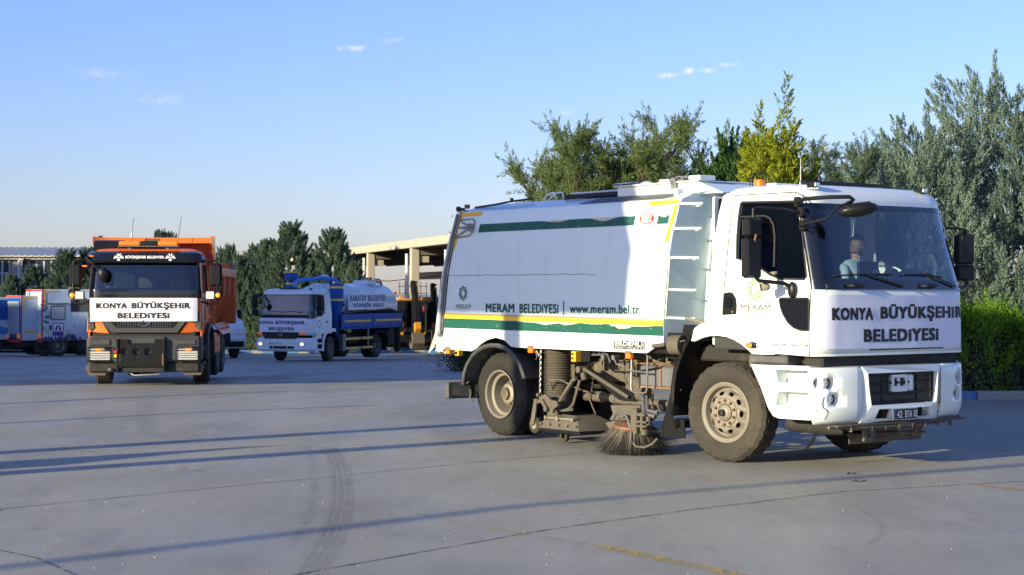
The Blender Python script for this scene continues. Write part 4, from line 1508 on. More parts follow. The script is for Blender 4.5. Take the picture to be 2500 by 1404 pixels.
# hopper shell
half = [(HW, 1.20), (HW, 1.55), (HW, 2.0), (1.08, 2.37), (1.045, 2.70), (1.02, 2.745), (.78, 2.83), (.35, 2.875), (0, 2.885)]
ring_ = [(-y, z) for y, z in half] + [(y, z) for y, z in half[-2::-1]]
rows = [[(xr(z) + (xf(z) - xr(z)) * t, y, z) for y, z in ring_] for t in (0, .25, .5, .75, 1)]
ch = []
for y, z in ring_:
    s = 1 if y > 0 else -1
    ch.append((xf(z) + .012, s * max(0, abs(y) - .57), z))
b = MB().grid(rows)
b.grid([rows[-1], ch])
b.cap(rows[0])
b.cap(ch)
hopper = b.obj('hopper', 'tankwhite', sw, smooth=25)

# lower skirt with the wheel arch cut out
sk_o = [(-5.165, 1.04), (-4.40, 1.022), (-4.30, 1.06), (-4.20, 1.12), (-4.07, 1.17), (-3.9, 1.20), (-3.72, 1.17), (-3.60, 1.10), (-3.5, 1.09), (-1.15, 1.09), (-.93, 1.205), (-.90, 1.205), (-5.03, 1.205)]
for s in (1, -1):
    MB().plate(sk_o, lambda u, v, w: (u, s * (-HW + .002 + w), v), .03).obj('skirt', 'white', sw)
# crack line along the side, a thin seam
pts = []
for i in range(80):
    x = -4.92 + 2.9 * i / 79
    pts.append((x, yv(1.955) - .003, 1.955 + .012 * noise.noise(Vector((x * 6, 0, 0))) - .003 * i / 79))
MB().grid([[(p[0], p[1], p[2] - .003) for p in pts if not (-4.50 < p[0] < -4.45)], [(p[0], p[1], p[2] + .003) for p in pts if not (-4.50 < p[0] < -4.45)]]).obj('paint_crack', 'greyink', sw, smooth=0)
M['peel'] = mat('peeled_primer', (.55, .50, .42), .8, var=.2, scale=20)

def band(name, x0, x1, zb0, zb1, zt0, zt1, mn, off=.004, jag=0., seed=0., n=60, jx=(0, 1)):
    lo, hi = [], []
    for i in range(n + 1):
        t = i / n; x = x0 + (x1 - x0) * t
        zb = zb0 + (zb1 - zb0) * t; zt = zt0 + (zt1 - zt0) * t
        if jag and jx[0] <= t <= jx[1]:
            zt -= jag * max(0, .45 + noise.noise(Vector((x * 3.1 + seed, 1.7, 0))) * 1.1 + .25 * noise.noise(Vector((x * 17, 3 + seed, 0)))) * min(1, (t - jx[0]) * 4, (jx[1] - t) * 40 + .3)
        lo.append((x, yv(zb) - off, zb)); hi.append((x, yv(zt) - off, zt))
    return MB().grid([lo, hi]).obj(name, mn, sw, smooth=0)


band('peeled_patch', -3.9, -.885, 1.36, 1.345, 1.42, 1.392, 'peel', .003)
band('green_stripe', -4.995, -.885, 1.300, 1.280, 1.420, 1.388, 'green', .006, .05, 0., 160, (.28, 1))
for k in range(3):
    z0 = 1.422 + k * .0235; z1 = 1.390 + k * .0235
    band('yellow_tape', -4.985, -.88, z0, z1, z0 + .0205, z1 + .0205, 'yellowb' if k != 3 else 'yellow', .008)
band('tape_backing', -4.985, -.88, 1.422, 1.390, 1.490, 1.458, 'yellow', .006)
# upper green stripe with the gap for the round logo
band('peeled_patch', -2.9, -1.42, 2.55, 2.55, 2.585, 2.583, 'peel', .003)
MB().grid([[(x, yv(2.482) - .006, 2.482) for x in np.linspace(-4.325, -1.425, 90)],
           [(x + .02, yv(2.58) - .006, 2.582 - (.045 * max(0, noise.noise(Vector((x * 2.3 + 5, 0, 0))) * 1.3 + .12) if x > -3.4 else 0)) for x in np.linspace(-4.325, -1.425, 90)]]).obj('green_stripe', 'green', sw, smooth=0)
MB().grid([[(x, yv(2.48) - .006, 2.482) for x in np.linspace(-1.045, -.87, 8)],
           [(x + .02, yv(2.58) - .006, 2.582 - .03 * sin((x + 1.045) / .175 * pi)) for x in np.linspace(-1.045, -.87, 8)]]).obj('green_stripe', 'green', sw, smooth=0)
band('peeled_patch', -1.03, -.86, 2.53, 2.53, 2.583, 2.583, 'peel', .003, n=4)
# corner tapes
def quad(name, pts, mn, fn=TS, off=.003):
    return MB().add([fn(u, v, off) for u, v in pts], [tuple(range(len(pts)))]).obj(name, mn, sw, smooth=0)
for k in range(3):
    a = k * .0165
    quad('corner_tape', [(-4.725 + .002 * k, 2.735 - a), (-4.29, 2.737 - a), (-4.292, 2.7225 - a), (-4.722, 2.720 - a)], 'yellow')
    quad('corner_tape', [(-4.845 + a, 2.29), (-4.832 + a, 2.29), (-4.712 + a * .9, 2.685), (-4.725 + a * .9, 2.685)], 'yellow')
    quad('corner_tape', [(-1.20, 2.738 - a), (-.715, 2.732 - a), (-.715, 2.718 - a), (-1.20, 2.724 - a)], 'yellow')
    quad('corner_tape', [(-.895 + a * 1.05, 2.28), (-.880 + a * 1.05, 2.28), (-.765 + a, 2.683), (-.780 + a, 2.683)], 'yellow')

# lettering
text('MERAM', (-4.10, -3.52, 1.505, 1.612), TS, 'darkgreen', sw, bold=.024)
text('BELEDiYESi', (-3.42, -2.68, 1.500, 1.612), TS, 'darkgreen', sw, bold=.024)
quad('lettering', [(-2.590, 1.485), (-2.575, 1.485), (-2.575, 1.650), (-2.590, 1.650)], 'darkgreen')
text('www.meram.bel.tr', (-2.475, -1.27, 1.510, 1.610), TS, 'darkgreen', sw, bold=.018)
text('www.erdemlimakina.com.tr', (-4.26, -3.82, 2.488, 2.545), TS, 'whitep', sw, bold=.004, shear=.2)
emblem(sw, TS, -4.575, 1.735, .098, 'darkgreen')
text('MERAM', (-4.725, -4.415, 1.535, 1.598), TS, 'greyink', sw, bold=-.012)
text('BELEDiYESi', (-4.66, -4.49, 1.497, 1.520), TS, 'faint', sw, bold=0)
def disc(name, cu_, cv, ru, rv, mn, off, n=36, ri=0.):
    b = MB()
    if ri:
        b.add([TS(cu_ + ru * cos(2 * pi * i / n) * q, cv + rv * sin(2 * pi * i / n) * q, off) for q in (1, ri) for i in range(n)],
              [(i, (i + 1) % n, n + (i + 1) % n, n + i) for i in range(n)])
    else:
        b.add([TS(cu_ + ru * cos(2 * pi * i / n), cv + rv * sin(2 * pi * i / n), off) for i in range(n)], [tuple(range(n))])
    return b.obj(name, mn, sw, smooth=0)
disc('round_logo', -1.215, 2.548, .118, .058, 'red', .003)
disc('round_logo', -1.215, 2.548, .103, .046, 'whitep', .0045)
quad('round_logo', [(-1.318, 2.527), (-1.112, 2.527), (-1.112, 2.569), (-1.318, 2.569)], 'red', off=.006)
text('ERDEMLI', (-1.300, -1.130, 2.533, 2.563), lambda u, v, w=0.: TS(u, v, .0075 + w), 'whitep', sw, bold=.018, shear=.15)
text('ERDEMLi MAKiNA', (-1.345, -1.085, 2.463, 2.481), TS, 'greyink', sw, bold=.006)
SK = lambda u, v, w=0.: (u, -HW - .003 - w, v)
MB().plate([(-1.69, 1.100), (-1.185, 1.100), (-1.185, 1.202), (-1.69, 1.202)], lambda u, v, w: SK(u, v + (u + 1.69) * .0 + .018, w), .006).obj('maker_plate', 'ink', sw)
for r in ((-1.69, -1.185, 1.118, 1.124), (-1.69, -1.185, 1.214, 1.220), (-1.69, -1.684, 1.124, 1.214), (-1.191, -1.185, 1.124, 1.214)):
    quad('maker_plate_edge', [(r[0], r[2]), (r[1], r[2]), (r[1], r[3]), (r[0], r[3])], 'whitep', SK, .0085)
text('ERDEMLi', (-1.665, -1.21, 1.158, 1.207), lambda u, v, w=0.: SK(u, v, .009 + w), 'whitep', sw, bold=.022)
text('ÇORUM T 0.364 254 97 23', (-1.665, -1.21, 1.128, 1.150), lambda u, v, w=0.: SK(u, v, .009 + w), 'whitep', sw, bold=.004)
# small dents and chips
b = MB()
rs = np.random.RandomState(3)
for i in range(26):
    x = -4.7 + 3.7 * rs.rand(); z = 1.31 + .06 * rs.rand(); s = .006 + .012 * rs.rand()
    b.add([(x, -HW - .0075, z), (x + s, -HW - .0075, z + .2 * s), (x + s * .6, -HW - .0075, z + s * .7)], [(0, 1, 2)])
for i in range(14):
    x = -3.6 + 2.2 * rs.rand(); z = 2.49 + .06 * rs.rand(); s = .005 + .008 * rs.rand()
    b.add([(x, yv(z) - .0075, z), (x + s, yv(z) - .0075, z), (x + s * .6, yv(z + s) - .0075, z + s)], [(0, 1, 2)])
b.obj('paint_chips', 'peel', sw, smooth=0)
# triangle hatch plate at the rear top corner
MB().plate([(-4.70, 2.645), (-4.42, 2.655), (-4.39, 2.63), (-4.40, 2.52), (-4.46, 2.455), (-4.52, 2.43), (-4.77, 2.425)], lambda u, v, w: TS(u, v, w), .012).obj('side_hatch', 'tankwhite', sw)
b = MB()
b.tube([TS(-4.70, 2.645, .02), TS(-4.44, 2.655, .02), TS(-4.395, 2.62, .02), TS(-4.405, 2.53, .025), TS(-4.47, 2.45, .02), TS(-4.77, 2.425, .02)], .008, 6)
b.tube([TS(-4.70, 2.635, .03), TS(-4.50, 2.56, .03)], .009, 6).tube([TS(-4.76, 2.44, .03), TS(-4.50, 2.53, .03)], .009, 6)
b.obj('hatch_frame', 'steel', sw)
MB().box(-4.66, -4.42, -1.085, -1.135, 2.535, 2.56, .008).cyl((-4.42, -1.10, 2.56), (-4.42, -1.16, 2.56), .035, n=10).cyl((-4.42, -1.10, 2.51), (-4.42, -1.15, 2.53), .03, n=8).obj('hatch_latch', 'steel', sw)

b = MB()
for i in range(44):
    x = -4.92 + 4.0 * i / 43
    b.cyl((x, -HW - .004, 1.235), (x, -HW + .002, 1.235), .006, n=6)
b.obj('rivets', 'rimgrey', sw)
# tailgate, its seal and ram
def tg(u, v, w):
    return (u, w, v)
rear_o = [(xr(1.0) - .01, 1.02), (xr(1.4) - .012, 1.4), (xr(1.82) - .012, 1.82), (xr(2.33) - .012, 2.33), (xr(2.75) - .01, 2.78),
          (xr(2.75) - .13, 2.79), (-5.0, 2.38), (-5.11, 1.87), (-5.19, 1.4), (-5.24, 1.10)]
MB().plate(rear_o, lambda u, v, w: (u, -1.10 + (.09 * max(0, v - 2) / .73) * (1 - 2 * w / 2.2) + w, v), 2.2).obj('tailgate', 'tankwhite', sw, smooth=0)
MB().plate([(-5.21, 1.0), (-5.05, 1.0), (-4.99, 1.35), (-5.16, 1.35)], lambda u, v, w: (u, -1.10 + w, v), .04).obj('tailgate_corner', 'tankwhite', sw)
b = MB()
b.tube([(xr(z) - .004, yv(z) - .004, z) for z in np.linspace(1.25, 2.75, 12)], .010, 6)
b.obj('tailgate_seal', 'rubber', sw)
b = MB()
b.tube([(xr(z) - .045, yv(z) - .025, z) for z in (1.22, 1.6, 2.0, 2.4, 2.72)], .022, 8)
b.cyl((-5.055, -1.16, 1.22), (-5.055, -1.08, 1.22), .035, n=10)
b.obj('tailgate_ram', 'rimgrey', sw)
MB().box(-4.84, -4.78, -1.05, -1.0, 2.76, 2.82, .01).box(-4.80, -4.70, -1.04, -1.0, 2.77, 2.80, .006).obj('tailgate_hinge', 'black', sw)
MB().cyl((-4.66, -1.0, 2.79), (-4.66, -1.0, 2.84), .035, n=10).obj('hinge_cap', 'brownring', sw)
MB().add([(-5.19, -1.11, 1.30), (-5.22, -1.11, 1.05), (-5.33, -1.13, .97), (-5.20, -1.12, 1.22)], [(0, 1, 2, 3)]).obj('rubber_flap', 'peel', sw)
# small rivets and tears on the tailgate edge
b = MB()
for z in (1.3, 1.55, 1.9, 2.2, 2.5, 2.7):
    b.cyl((xr(z) - .09, -1.12, z), (xr(z) - .09, -1.108, z), .008, n=6)
b.tube([(-5.04, -1.108, 1.95), (-5.09, -1.108, 1.94), (-5.08, -1.108, 1.8), (-5.06, -1.108, 1.72), (-5.07, -1.108, 1.6)], .004, 4)
b.obj('tailgate_rivets', 'black', sw)

# roof: front box, mesh plate, hatch strip, dome, hoops
MB().box(-2.02, -.69, -.80, .80, 2.80, 2.935, .012).obj('roof_box', 'white', sw)
MB().box(-2.05, -.66, -.83, .83, 2.935, 2.95, .004).obj('roof_box_lid', 'white', sw)
MB().plate([(-.69, 2.80), (-.69, 2.935), (-.30, 2.80)], lambda u, v, w: (u, -.80 + w, v), 1.6).obj('roof_box_nose', 'tankwhite', sw)
MB().sphere((-1.72, -.62, 2.95), .085, 16, 8, s=(1.1, 1, .55)).obj('roof_dome', 'white', sw)
MB().box(-1.32, -1.16, -.80, -.6, 2.95, 2.985, .01).obj('roof_block', 'white', sw)
MB().box(-.80, -.62, -.84, -.60, 2.95, 3.0, .01).obj('roof_block', 'white', sw)
b = MB(); b.box(-1.06, -1.0, -.86, -.82, 2.87, 2.99, .006).cyl((-1.03, -.87, 2.93), (-1.03, -.80, 2.96), .022, n=8).tube([(-1.03, -.84, 2.98), (-.95, -.84, 3.0), (-.80, -.8, 2.985)], .008, 6).box(-.93, -.90, -.83, -.79, 2.95, 3.0, .005)
b.obj('roof_latch', 'steel', sw)
# perforated walkway plate
b = MB()
nx, ny = 46, 6
def rf(u, v): return (u, v, 2.745 + (abs(v) * -1 + 1.02) / .24 * .085 + .006)
b.grid([[rf(-2.30 + (1.55 if j > 2 else 1.45) * i / nx - .2 * (ny - j) / ny, -.99 + .18 * j / ny) for i in range(nx + 1)] for j in range(ny + 1)])
M['perf'] = mat('perforated_plate', (.20, .21, .22), .5, .4, var=.1)
b.obj('walkway_plate', 'perf', sw)
b = MB()
for i in range(nx):
    for j in range(ny):
        u = -2.30 + 1.47 * (i + .5) / nx; v = -.98 + .17 * (j + .5) / ny
        p = rf(u, v)
        b.add([(p[0] - .010, p[1] - .008, p[2] + .002), (p[0] + .010, p[1] - .008, p[2] + .002), (p[0] + .006, p[1] + .010, p[2] + .0085), (p[0] - .006, p[1] + .010, p[2] + .0085)], [(0, 1, 2, 3)])
b.obj('perforation', 'black', sw, smooth=0)['kind'] = 'stuff'
b = MB()
b.tube([(-3.08, -.70, 2.862), (-2.6, -.70, 2.872), (-2.04, -.70, 2.877)], .022, 6)
b.box(-3.10, -2.03, -.69, .69, 2.872, 2.90, .01)
b.obj('roof_hatch', 'rubber', sw)
MB().box(-3.05, -2.05, -.66, .66, 2.902, 2.925, .01).obj('roof_hatch_lid', 'tankwhite', sw)
MB().box(-2.24, -2.05, -.55, -.2, 2.925, 2.99, .01).obj('roof_vent', 'dusty', sw)
MB().box(-2.30, -2.03, -.6, -.15, 2.99, 3.0, .003).obj('roof_vent_cap', 'white', sw)
b = MB(); b.tube([(-3.62, -.6, 2.87), (-3.55, -.6, 2.93), (-3.42, -.6, 2.95), (-3.38, -.6, 2.88)], .011, 6).tube([(-3.70, -.45, 2.88), (-3.6, -.45, 2.95), (-3.45, -.45, 2.96), (-3.42, -.45, 2.88)], .011, 6)
b.obj('roof_hoop', 'white', sw)
b = MB(); b.tube([(-4.70, -.85, 2.81), (-4.3, -.84, 2.83), (-4.0, -.80, 2.86), (-3.7, -.7, 2.885)], .012, 6); b.cyl((-4.0, -.8, 2.85), (-4.0, -.8, 2.90), .022, n=8)
b.obj('roof_hose', 'black', sw)
MB().box(-.86, -.80, -1.0, -.90, 2.75, 2.86, .01).cyl((-.83, -1.01, 2.83), (-.83, -.89, 2.83), .014, n=8).obj('lifting_eye', 'white', sw)
b = MB(); b.tube([(-.80, -.98, 2.77), (-.72, -.93, 2.80), (-.60, -.85, 2.83), (-.50, -.8, 2.835)], .018, 6); b.obj('roof_rail', 'white', sw)

# ladder rungs between the hopper edge and the column
for z, x0_, x1_ in ((2.68, -.70, -.50), (2.42, -.78, -.52), (2.11, -.82, -.56), (1.77, -.86, -.60), (1.47, -.88, -.62)):
    b = MB(); b.tube([(x0_ - .02, -1.08, z), (x0_ + .05, -1.10, z + .005), (x1_ + .06, -1.06, z), (x1_ + .12, -1.02, z)], .014, 8)
    b.tube([(x1_ + .05, -1.06, z), (x1_ - .02, -.9, z - .01), (x1_ - .2, -.8, z - .01)], .010, 6)
    b.obj('rung', 'white', sw)
MB().cyl((-.845, -1.12, 1.50), (-.80, -1.10, 2.13), .011, n=8).obj('prop_rod', 'steel', sw)
MB().tube([(-.84, -.55, 1.22), (-.79, -.55, 2.0), (-.68, -.55, 2.82)], .018, 8).obj('corner_column', 'white', sw)
MB().box(-.90, -.62, -.50, .50, 1.4, 2.78, .01).obj('front_panel', 'tankwhite', sw)
b = MB()
for i in range(14): b.cyl((-.62, -.46, 1.55 + .08 * i), (-.612, -.46, 1.55 + .08 * i), .006, n=6)
b.box(-.62, -.605, -.48, -.1, 2.62, 2.66, .004)
b.obj('panel_rivets', 'steel', sw)

# under-body plate in front of the skirt (dark, slanted) and the round tank behind it
MB().plate([(-1.15, 1.09), (-.92, 1.315), (-.40, 1.315), (-.55, 1.20), (-.62, 1.09)], lambda u, v, w: (u, -1.06 + w, v), .03).obj('side_guard_plate', 'black', sw)
MB().plate([(-.75, 1.24), (-.25, 1.24), (-.30, 1.40), (-.72, 1.40)], lambda u, v, w: (u, -.98 + w, v), 1.6).obj('battery_box', 'black', sw)
MB().cyl((-.74, -1.13, 1.19), (-.60, -1.10, 1.19), .105, .105, 20).obj('air_tank', 'dusty', sw)
MB().cyl((-1.02, -1.15, 1.17), (-.82, -1.15, 1.19), .022, n=8).tube([(-.86, -1.15, 1.19), (-.5, -1.16, 1.24)], .008, 6).obj('hydraulic_ram', 'dusty', sw)

# frame, axles
for s in (1, -1):
    MB().box(-5.0, 1.0, s * .43 - .035, s * .43 + .035, .72, .96, .01).obj('chassis_rail', 'chassis', sw)
MB().box(-5.05, 1.1, -.85, .85, 1.02, 1.19, .02).obj('subframe', 'darkchassis', sw)
for x in (-4.6, -3.3, -2.2, -1.2, -.2, .7):
    MB().box(x - .04, x + .04, -.40, .40, .76, .93, .01).obj('cross_member', 'darkchassis', sw)
MB().cyl((-4.02, -.9, .51), (-4.02, .9, .51), .075, n=14).sphere((-4.02, 0, .52), .20, 14, 10).obj('rear_axle', 'chassis', sw)
MB().cyl((0, -.95, .50), (0, .95, .50), .06, n=12).box(-.07, .07, -.6, .6, .40, .52, .02).obj('front_axle', 'chassis', sw)
for s in (1, -1):
    b = MB()
    for k in range(6): b.box(-4.69 + .07 * k, -3.35 - .07 * k, s * .52 - .04, s * .52 + .04, .60 + .018 * k, .615 + .018 * k)
    for k in range(4): b.box(-.72 + .09 * k, .72 - .09 * k, s * .48 - .04, s * .48 + .04, .56 + .018 * k, .575 + .018 * k)
    b.obj('leaf_spring', 'darkchassis', sw)
MB().cyl((-3.6, 0, .6), (-.6, 0, .78), .05, n=10).obj('drive_shaft', 'darkchassis', sw)
# engine, gearbox and fan housing seen through the gap
MB().box(-.55, .65, -.36, .36, .58, 1.22, .06).box(-1.3, -.5, -.28, .28, .60, 1.0, .08).obj('engine', 'darkchassis', sw)
MB().box(-2.30, -1.60, -.62, -.52, .72, .99, .01).obj('side_plate', 'dusty', sw)
b = MB()
for i in range(7): b.cyl((-2.25 + .11 * i, -.63, .80 + .09 * (i % 2)), (-2.25 + .11 * i, -.615, .80 + .09 * (i % 2)), .016, n=8)
for i in range(3): b.cyl((-2.2 + .2 * i, -.64, .93), (-2.2 + .2 * i, -.61, .93), .024, n=8)
b.obj('plate_bolts', 'chassis', sw)
MB().box(-1.50, -.95, -.95, -.52, .70, .955, .03).obj('tool_box', 'rimgrey', sw)
MB().box(-1.52, -.93, -.97, -.50, .955, .975, .01).box(-1.50, -.95, -.96, -.94, .70, .72, .004).box(-1.12, -1.10, -.965, -.945, .70, .955, .003).obj('tool_box_lid', 'rust', sw)
b = MB()
for i in range(8):
    b.box(-1.6 + .09 * i + .02 * (i % 3), -1.53 + .09 * i, -.93 + .04 * (i % 2), -.86, .975, 1.0 + .02 * (i % 3), .008)
b.obj('valve_block', 'chassis', sw)
MB().sphere((-1.72, -.75, .72), .11, 12, 8, s=(1.2, 1, .8)).cyl((-1.85, -.75, .66), (-1.55, -.8, .66), .07, n=12).cyl((-1.60, -.82, .62), (-1.50, -.82, .62), .09, n=12).obj('gear_pump', 'dusty', sw)
MB().cyl((-2.66, -.72, .545), (-2.34, -.74, .545), .062, n=16).obj('hydraulic_cylinder', 'dusty', sw)
MB().cyl((-2.34, -.74, .545), (-2.12, -.75, .54), .05, n=14).obj('hydraulic_cylinder', 'black', sw)
MB().cyl((-2.12, -.78, .54), (-.98, -.82, .50), .055, n=16).cyl((-2.06, -.78, .54), (-2.02, -.78, .538), .066, n=16).cyl((-1.25, -.81, .51), (-1.21, -.81, .508), .066, n=16).obj('cross_pipe', 'dusty', sw)
MB().cyl((-1.00, -.82, .52), (-.80, -.84, .50), .068, n=14).obj('cross_pipe', 'dusty', sw)
# lift arm from pivot down to the beam
MB().cyl((-2.60, -1.0, .92), (-2.60, -.86, .92), .040, n=12).cyl((-2.66, -.95, .92), (-2.60, -.95, .92), .028, n=8).cyl((-2.60, -.93, .92), (-2.56, -.93, .80), .035, n=10).obj('pivot', 'dusty', sw)
MB().plate([(-2.58, .905), (-2.55, .945), (-1.74, .66), (-1.72, .60), (-2.0, .60)], lambda u, v, w: (u, -.90 + w, v), .03).obj('lift_arm', 'black', sw)
MB().tube([(-2.56, -.94, .93), (-1.78, -.94, .64)], .022, 6).obj('lift_arm_edge', 'dusty', sw)
b = MB(); b.tube([(-2.60, -1.02, .82), (-2.66, -1.02, .80), (-2.90, -1.04, .52), (-2.93, -1.04, .44)], .026, 6)
b.tube([(-2.56, -1.0, .80), (-2.68, -1.0, .52), (-2.76, -1.0, .46)], .018, 6).tube([(-2.93, -1.04, .45), (-2.86, -1.0, .44), (-2.70, -.98, .46)], .02, 6)
b.obj('nozzle_arm', 'dusty', sw)
# hoses and wires in loops
rs = np.random.RandomState(12)
for (p, r) in (([(-2.35, -.9, 1.0), (-2.3, -1.0, .93), (-2.22, -1.0, .92), (-2.15, -.95, .98)], .008),
               ([(-2.95, -1.0, .62), (-2.9, -1.08, .72), (-2.75, -1.05, .74), (-2.55, -.95, .64), (-2.4, -.9, .60)], .010),
               ([(-2.0, -.9, 1.02), (-1.98, -.95, .90), (-1.85, -.98, .86), (-1.6, -.98, .86), (-1.1, -.96, .93)], .012),
               ([(-1.35, -.98, 1.08), (-1.15, -1.0, 1.0), (-.85, -1.0, .95), (-.72, -1.02, .70)], .012),
               ([(-.86, -.98, 1.05), (-.80, -1.0, .9), (-.86, -1.0, .75)], .012),
               ([(-1.95, -.75, 1.0), (-1.9, -.8, .8), (-1.8, -.8, .6)], .010),
               ([(-2.45, -.8, 1.0), (-2.42, -.82, .75), (-2.5, -.8, .5), (-2.4, -.8, .35)], .010),
               ([(-2.2, -.66, .7), (-2.0, -.7, .5), (-1.7, -.75, .42)], .012),
               ([(-1.3, -.9, .65), (-1.2, -1.0, .5), (-1.05, -1.05, .42)], .012)):
    tube(p, r, 6).obj('hose_line', 'black' if rs.rand() < .5 else 'chassis', sw)
b = MB()
b.tube([(-2.24, -1.02, 1.035), (-2.0, -1.02, 1.045)], .010, 6).cyl((-1.98, -1.05, 1.02), (-1.98, -.97, 1.02), .030, n=10).cyl((-1.80, -1.05, 1.02), (-1.80, -.97, 1.02), .030, n=10)
b.tube([(-2.05, -1.0, 1.07), (-1.95, -1.0, 1.05), (-1.9, -1.0, .96)], .010, 6).cyl((-2.2, -1.0, 1.05), (-2.2, -.95, 1.05), .018, n=8).cyl((-2.1, -1.0, 1.055), (-2.1, -.95, 1.055), .015, n=8)
b.cyl((-1.6, -1.0, 1.03), (-1.6, -.95, 1.03), .018, n=8).tube([(-1.8, -1.04, 1.02), (-1.75, -1.04, .95), (-1.65, -1.0, .92)], .009, 6)
b.obj('valve', 'rimgrey', sw)
# hanging step frame
b = MB(); b.tube([(-1.455, -1.07, 1.06), (-1.455, -1.08, .70), (-1.44, -1.08, .665), (-1.40, -1.08, .652), (-1.24, -1.08, .650), (-1.205, -1.08, .665), (-1.195, -1.08, .70), (-1.195, -1.07, 1.06)], .013, 8)
b.tube([(-1.455, -1.08, .885), (-1.195, -1.08, .88)], .011, 6)
b.obj('step_frame', 'rimgrey', sw)

# suction hose: corrugated
prof = []
for i in range(19):
    z = 1.08 - i * .029
    prof += [(.146, z), (.166, z - .009), (.166, z - .014), (.146, z - .022)]
b = MB().lathe(prof, 28, 'z', c=(-3.02, -.86, 0))
b.obj('suction_hose', 'lacing', sw, smooth=50)
MB().lathe([(.145, .54), (.138, .44), (.145, .34), (.145, .30)], 24, 'z', c=(-3.0, -.86, 0)).obj('hose_neck', 'dusty', sw)
b = MB()
b.plate([(-.39, -.27), (.39, -.27), (.42, -.05), (.42, .3), (-.42, .3), (-.42, -.05)], lambda u, v, w: (-2.95 + u * (1 - .0 * w), -.86 + v, .13 + w), .045)
b.obj('nozzle_skirt', 'black', sw)
lo = [(-3.36, -1.15, .17), (-2.56, -1.15, .17), (-2.52, -.95, .17), (-2.52, -.6, .17), (-3.38, -.6, .17), (-3.38, -.95, .17)]
hi = [(-3.26, -1.08, .27), (-2.66, -1.08, .27), (-2.62, -.92, .27), (-2.62, -.65, .27), (-3.30, -.65, .27), (-3.30, -.92, .27)]
h2 = [(-3.14, -.98, .33), (-2.84, -.98, .33), (-2.80, -.9, .33), (-2.80, -.7, .33), (-3.18, -.7, .33), (-3.18, -.9, .33)]
MB().grid([lo, hi, h2], closed=True).obj('suction_nozzle', 'dusty', sw, smooth=20)
b = MB()
for i in range(5): b.cyl((-3.27 + .16 * i, -1.15, .215), (-3.27 + .16 * i, -1.135, .225), .014, n=6)
b.cyl((-3.2, -1.09, .29), (-2.7, -1.09, .29), .016, n=8).cyl((-3.0, -1.12, .29), (-3.0, -1.05, .29), .028, n=10).cyl((-2.72, -1.12, .29), (-2.72, -1.05, .29), .022, n=8).cyl((-3.24, -1.1, .29), (-3.24, -1.05, .29), .022, n=8)
b.obj('nozzle_fittings', 'hub', sw)
# caster wheel and its links
b = MB(); b.plate([(-3.44, .50), (-3.32, .52), (-3.24, .46), (-3.12, .45), (-3.10, .40), (-3.18, .36), (-3.20, .31), (-3.30, .31), (-3.34, .40), (-3.44, .45)], lambda u, v, w: (u, -1.13 + w, v), .03)
b.plate([(-3.50, .46), (-3.44, .47), (-3.50, .17), (-3.56, .14), (-3.57, .18)], lambda u, v, w: (u, -1.17 + w, v), .02)
b.plate([(-3.50, .455), (-3.36, .465), (-3.28, .38), (-3.31, .35), (-3.38, .42), (-3.50, .41)], lambda u, v, w: (u, -1.16 + w, v), .03)
b.cyl((-3.28, -1.18, .355), (-3.28, -1.10, .355), .03, n=10)
b.cyl((-3.44, -1.17, .51), (-3.44, -1.10, .51), .022, n=8)
b.obj('caster_fork', 'dusty', sw)
MB().lathe([(.04, -.025), (.085, -.03), (.10, -.018), (.10, .018), (.085, .03), (.04, .025)], 24, 'y', c=(-3.53, -1.12, .155)).obj('caster_wheel', 'tyredust', sw)
MB().cyl((-3.53, -1.15, .155), (-3.53, -1.09, .155), .05, n=12).obj('caster_hub', 'hub', sw)
MB().lathe([(.03, -.02), (.07, -.02), (.07, .02), (.03, .02)], 18, 'y', c=(-3.0, -1.0, .085)).obj('caster_wheel', 'tyredust', sw)
# chain: links alternate
lk = []
for tw in (0, 1):
    b = MB(); P = []
    for i in range(13):
        a = 2 * pi * i / 12; x = .0085 * cos(a); z = .0135 * sin(a) + (.008 if sin(a) > 0 else -.008)
        P.append((x, 0, z) if not tw else (0, x, z))
    b.tube(P, .0035, 5)
    lk.append(b.mesh('chain_link', 'steel'))
n = 17
for i in range(n):
    o = bpy.data.objects.new('chain_link', lk[i % 2]); COL.objects.link(o); o.parent = sw
    t = i / (n - 1)
    o.location = (-3.10 - .015 * t, -1.10, 1.05 - .52 * t); o.scale = (1.15, 1.15, 1.15)
MB().cyl((-3.18, -1.1, 1.06), (-3.13, -1.1, 1.0), .012, n=6).tube([(-3.2, -1.1, 1.05), (-3.17, -1.1, .99), (-3.19, -1.1, .96)], .006, 5).obj('shackle', 'steel', sw)

for o in list(sw.children):
    k = o.name.split('.')[0]
    if k in ('nozzle_skirt', 'suction_nozzle', 'nozzle_fittings') or o.name == 'caster_wheel.001': o.location = (.28, 0, 0)
    elif k in ('caster_fork', 'caster_wheel', 'caster_hub'): o.location = (.42, 0, .04)
    elif k in ('chain_link', 'shackle'): o.location.x += .06
    elif k in ('pivot', 'lift_arm', 'nozzle_arm', 'lift_arm_edge'): o.location = (.12, 0, -.06)
    elif k in ('side_plate', 'plate_bolts'): o.location = (-.30, 0, 0)
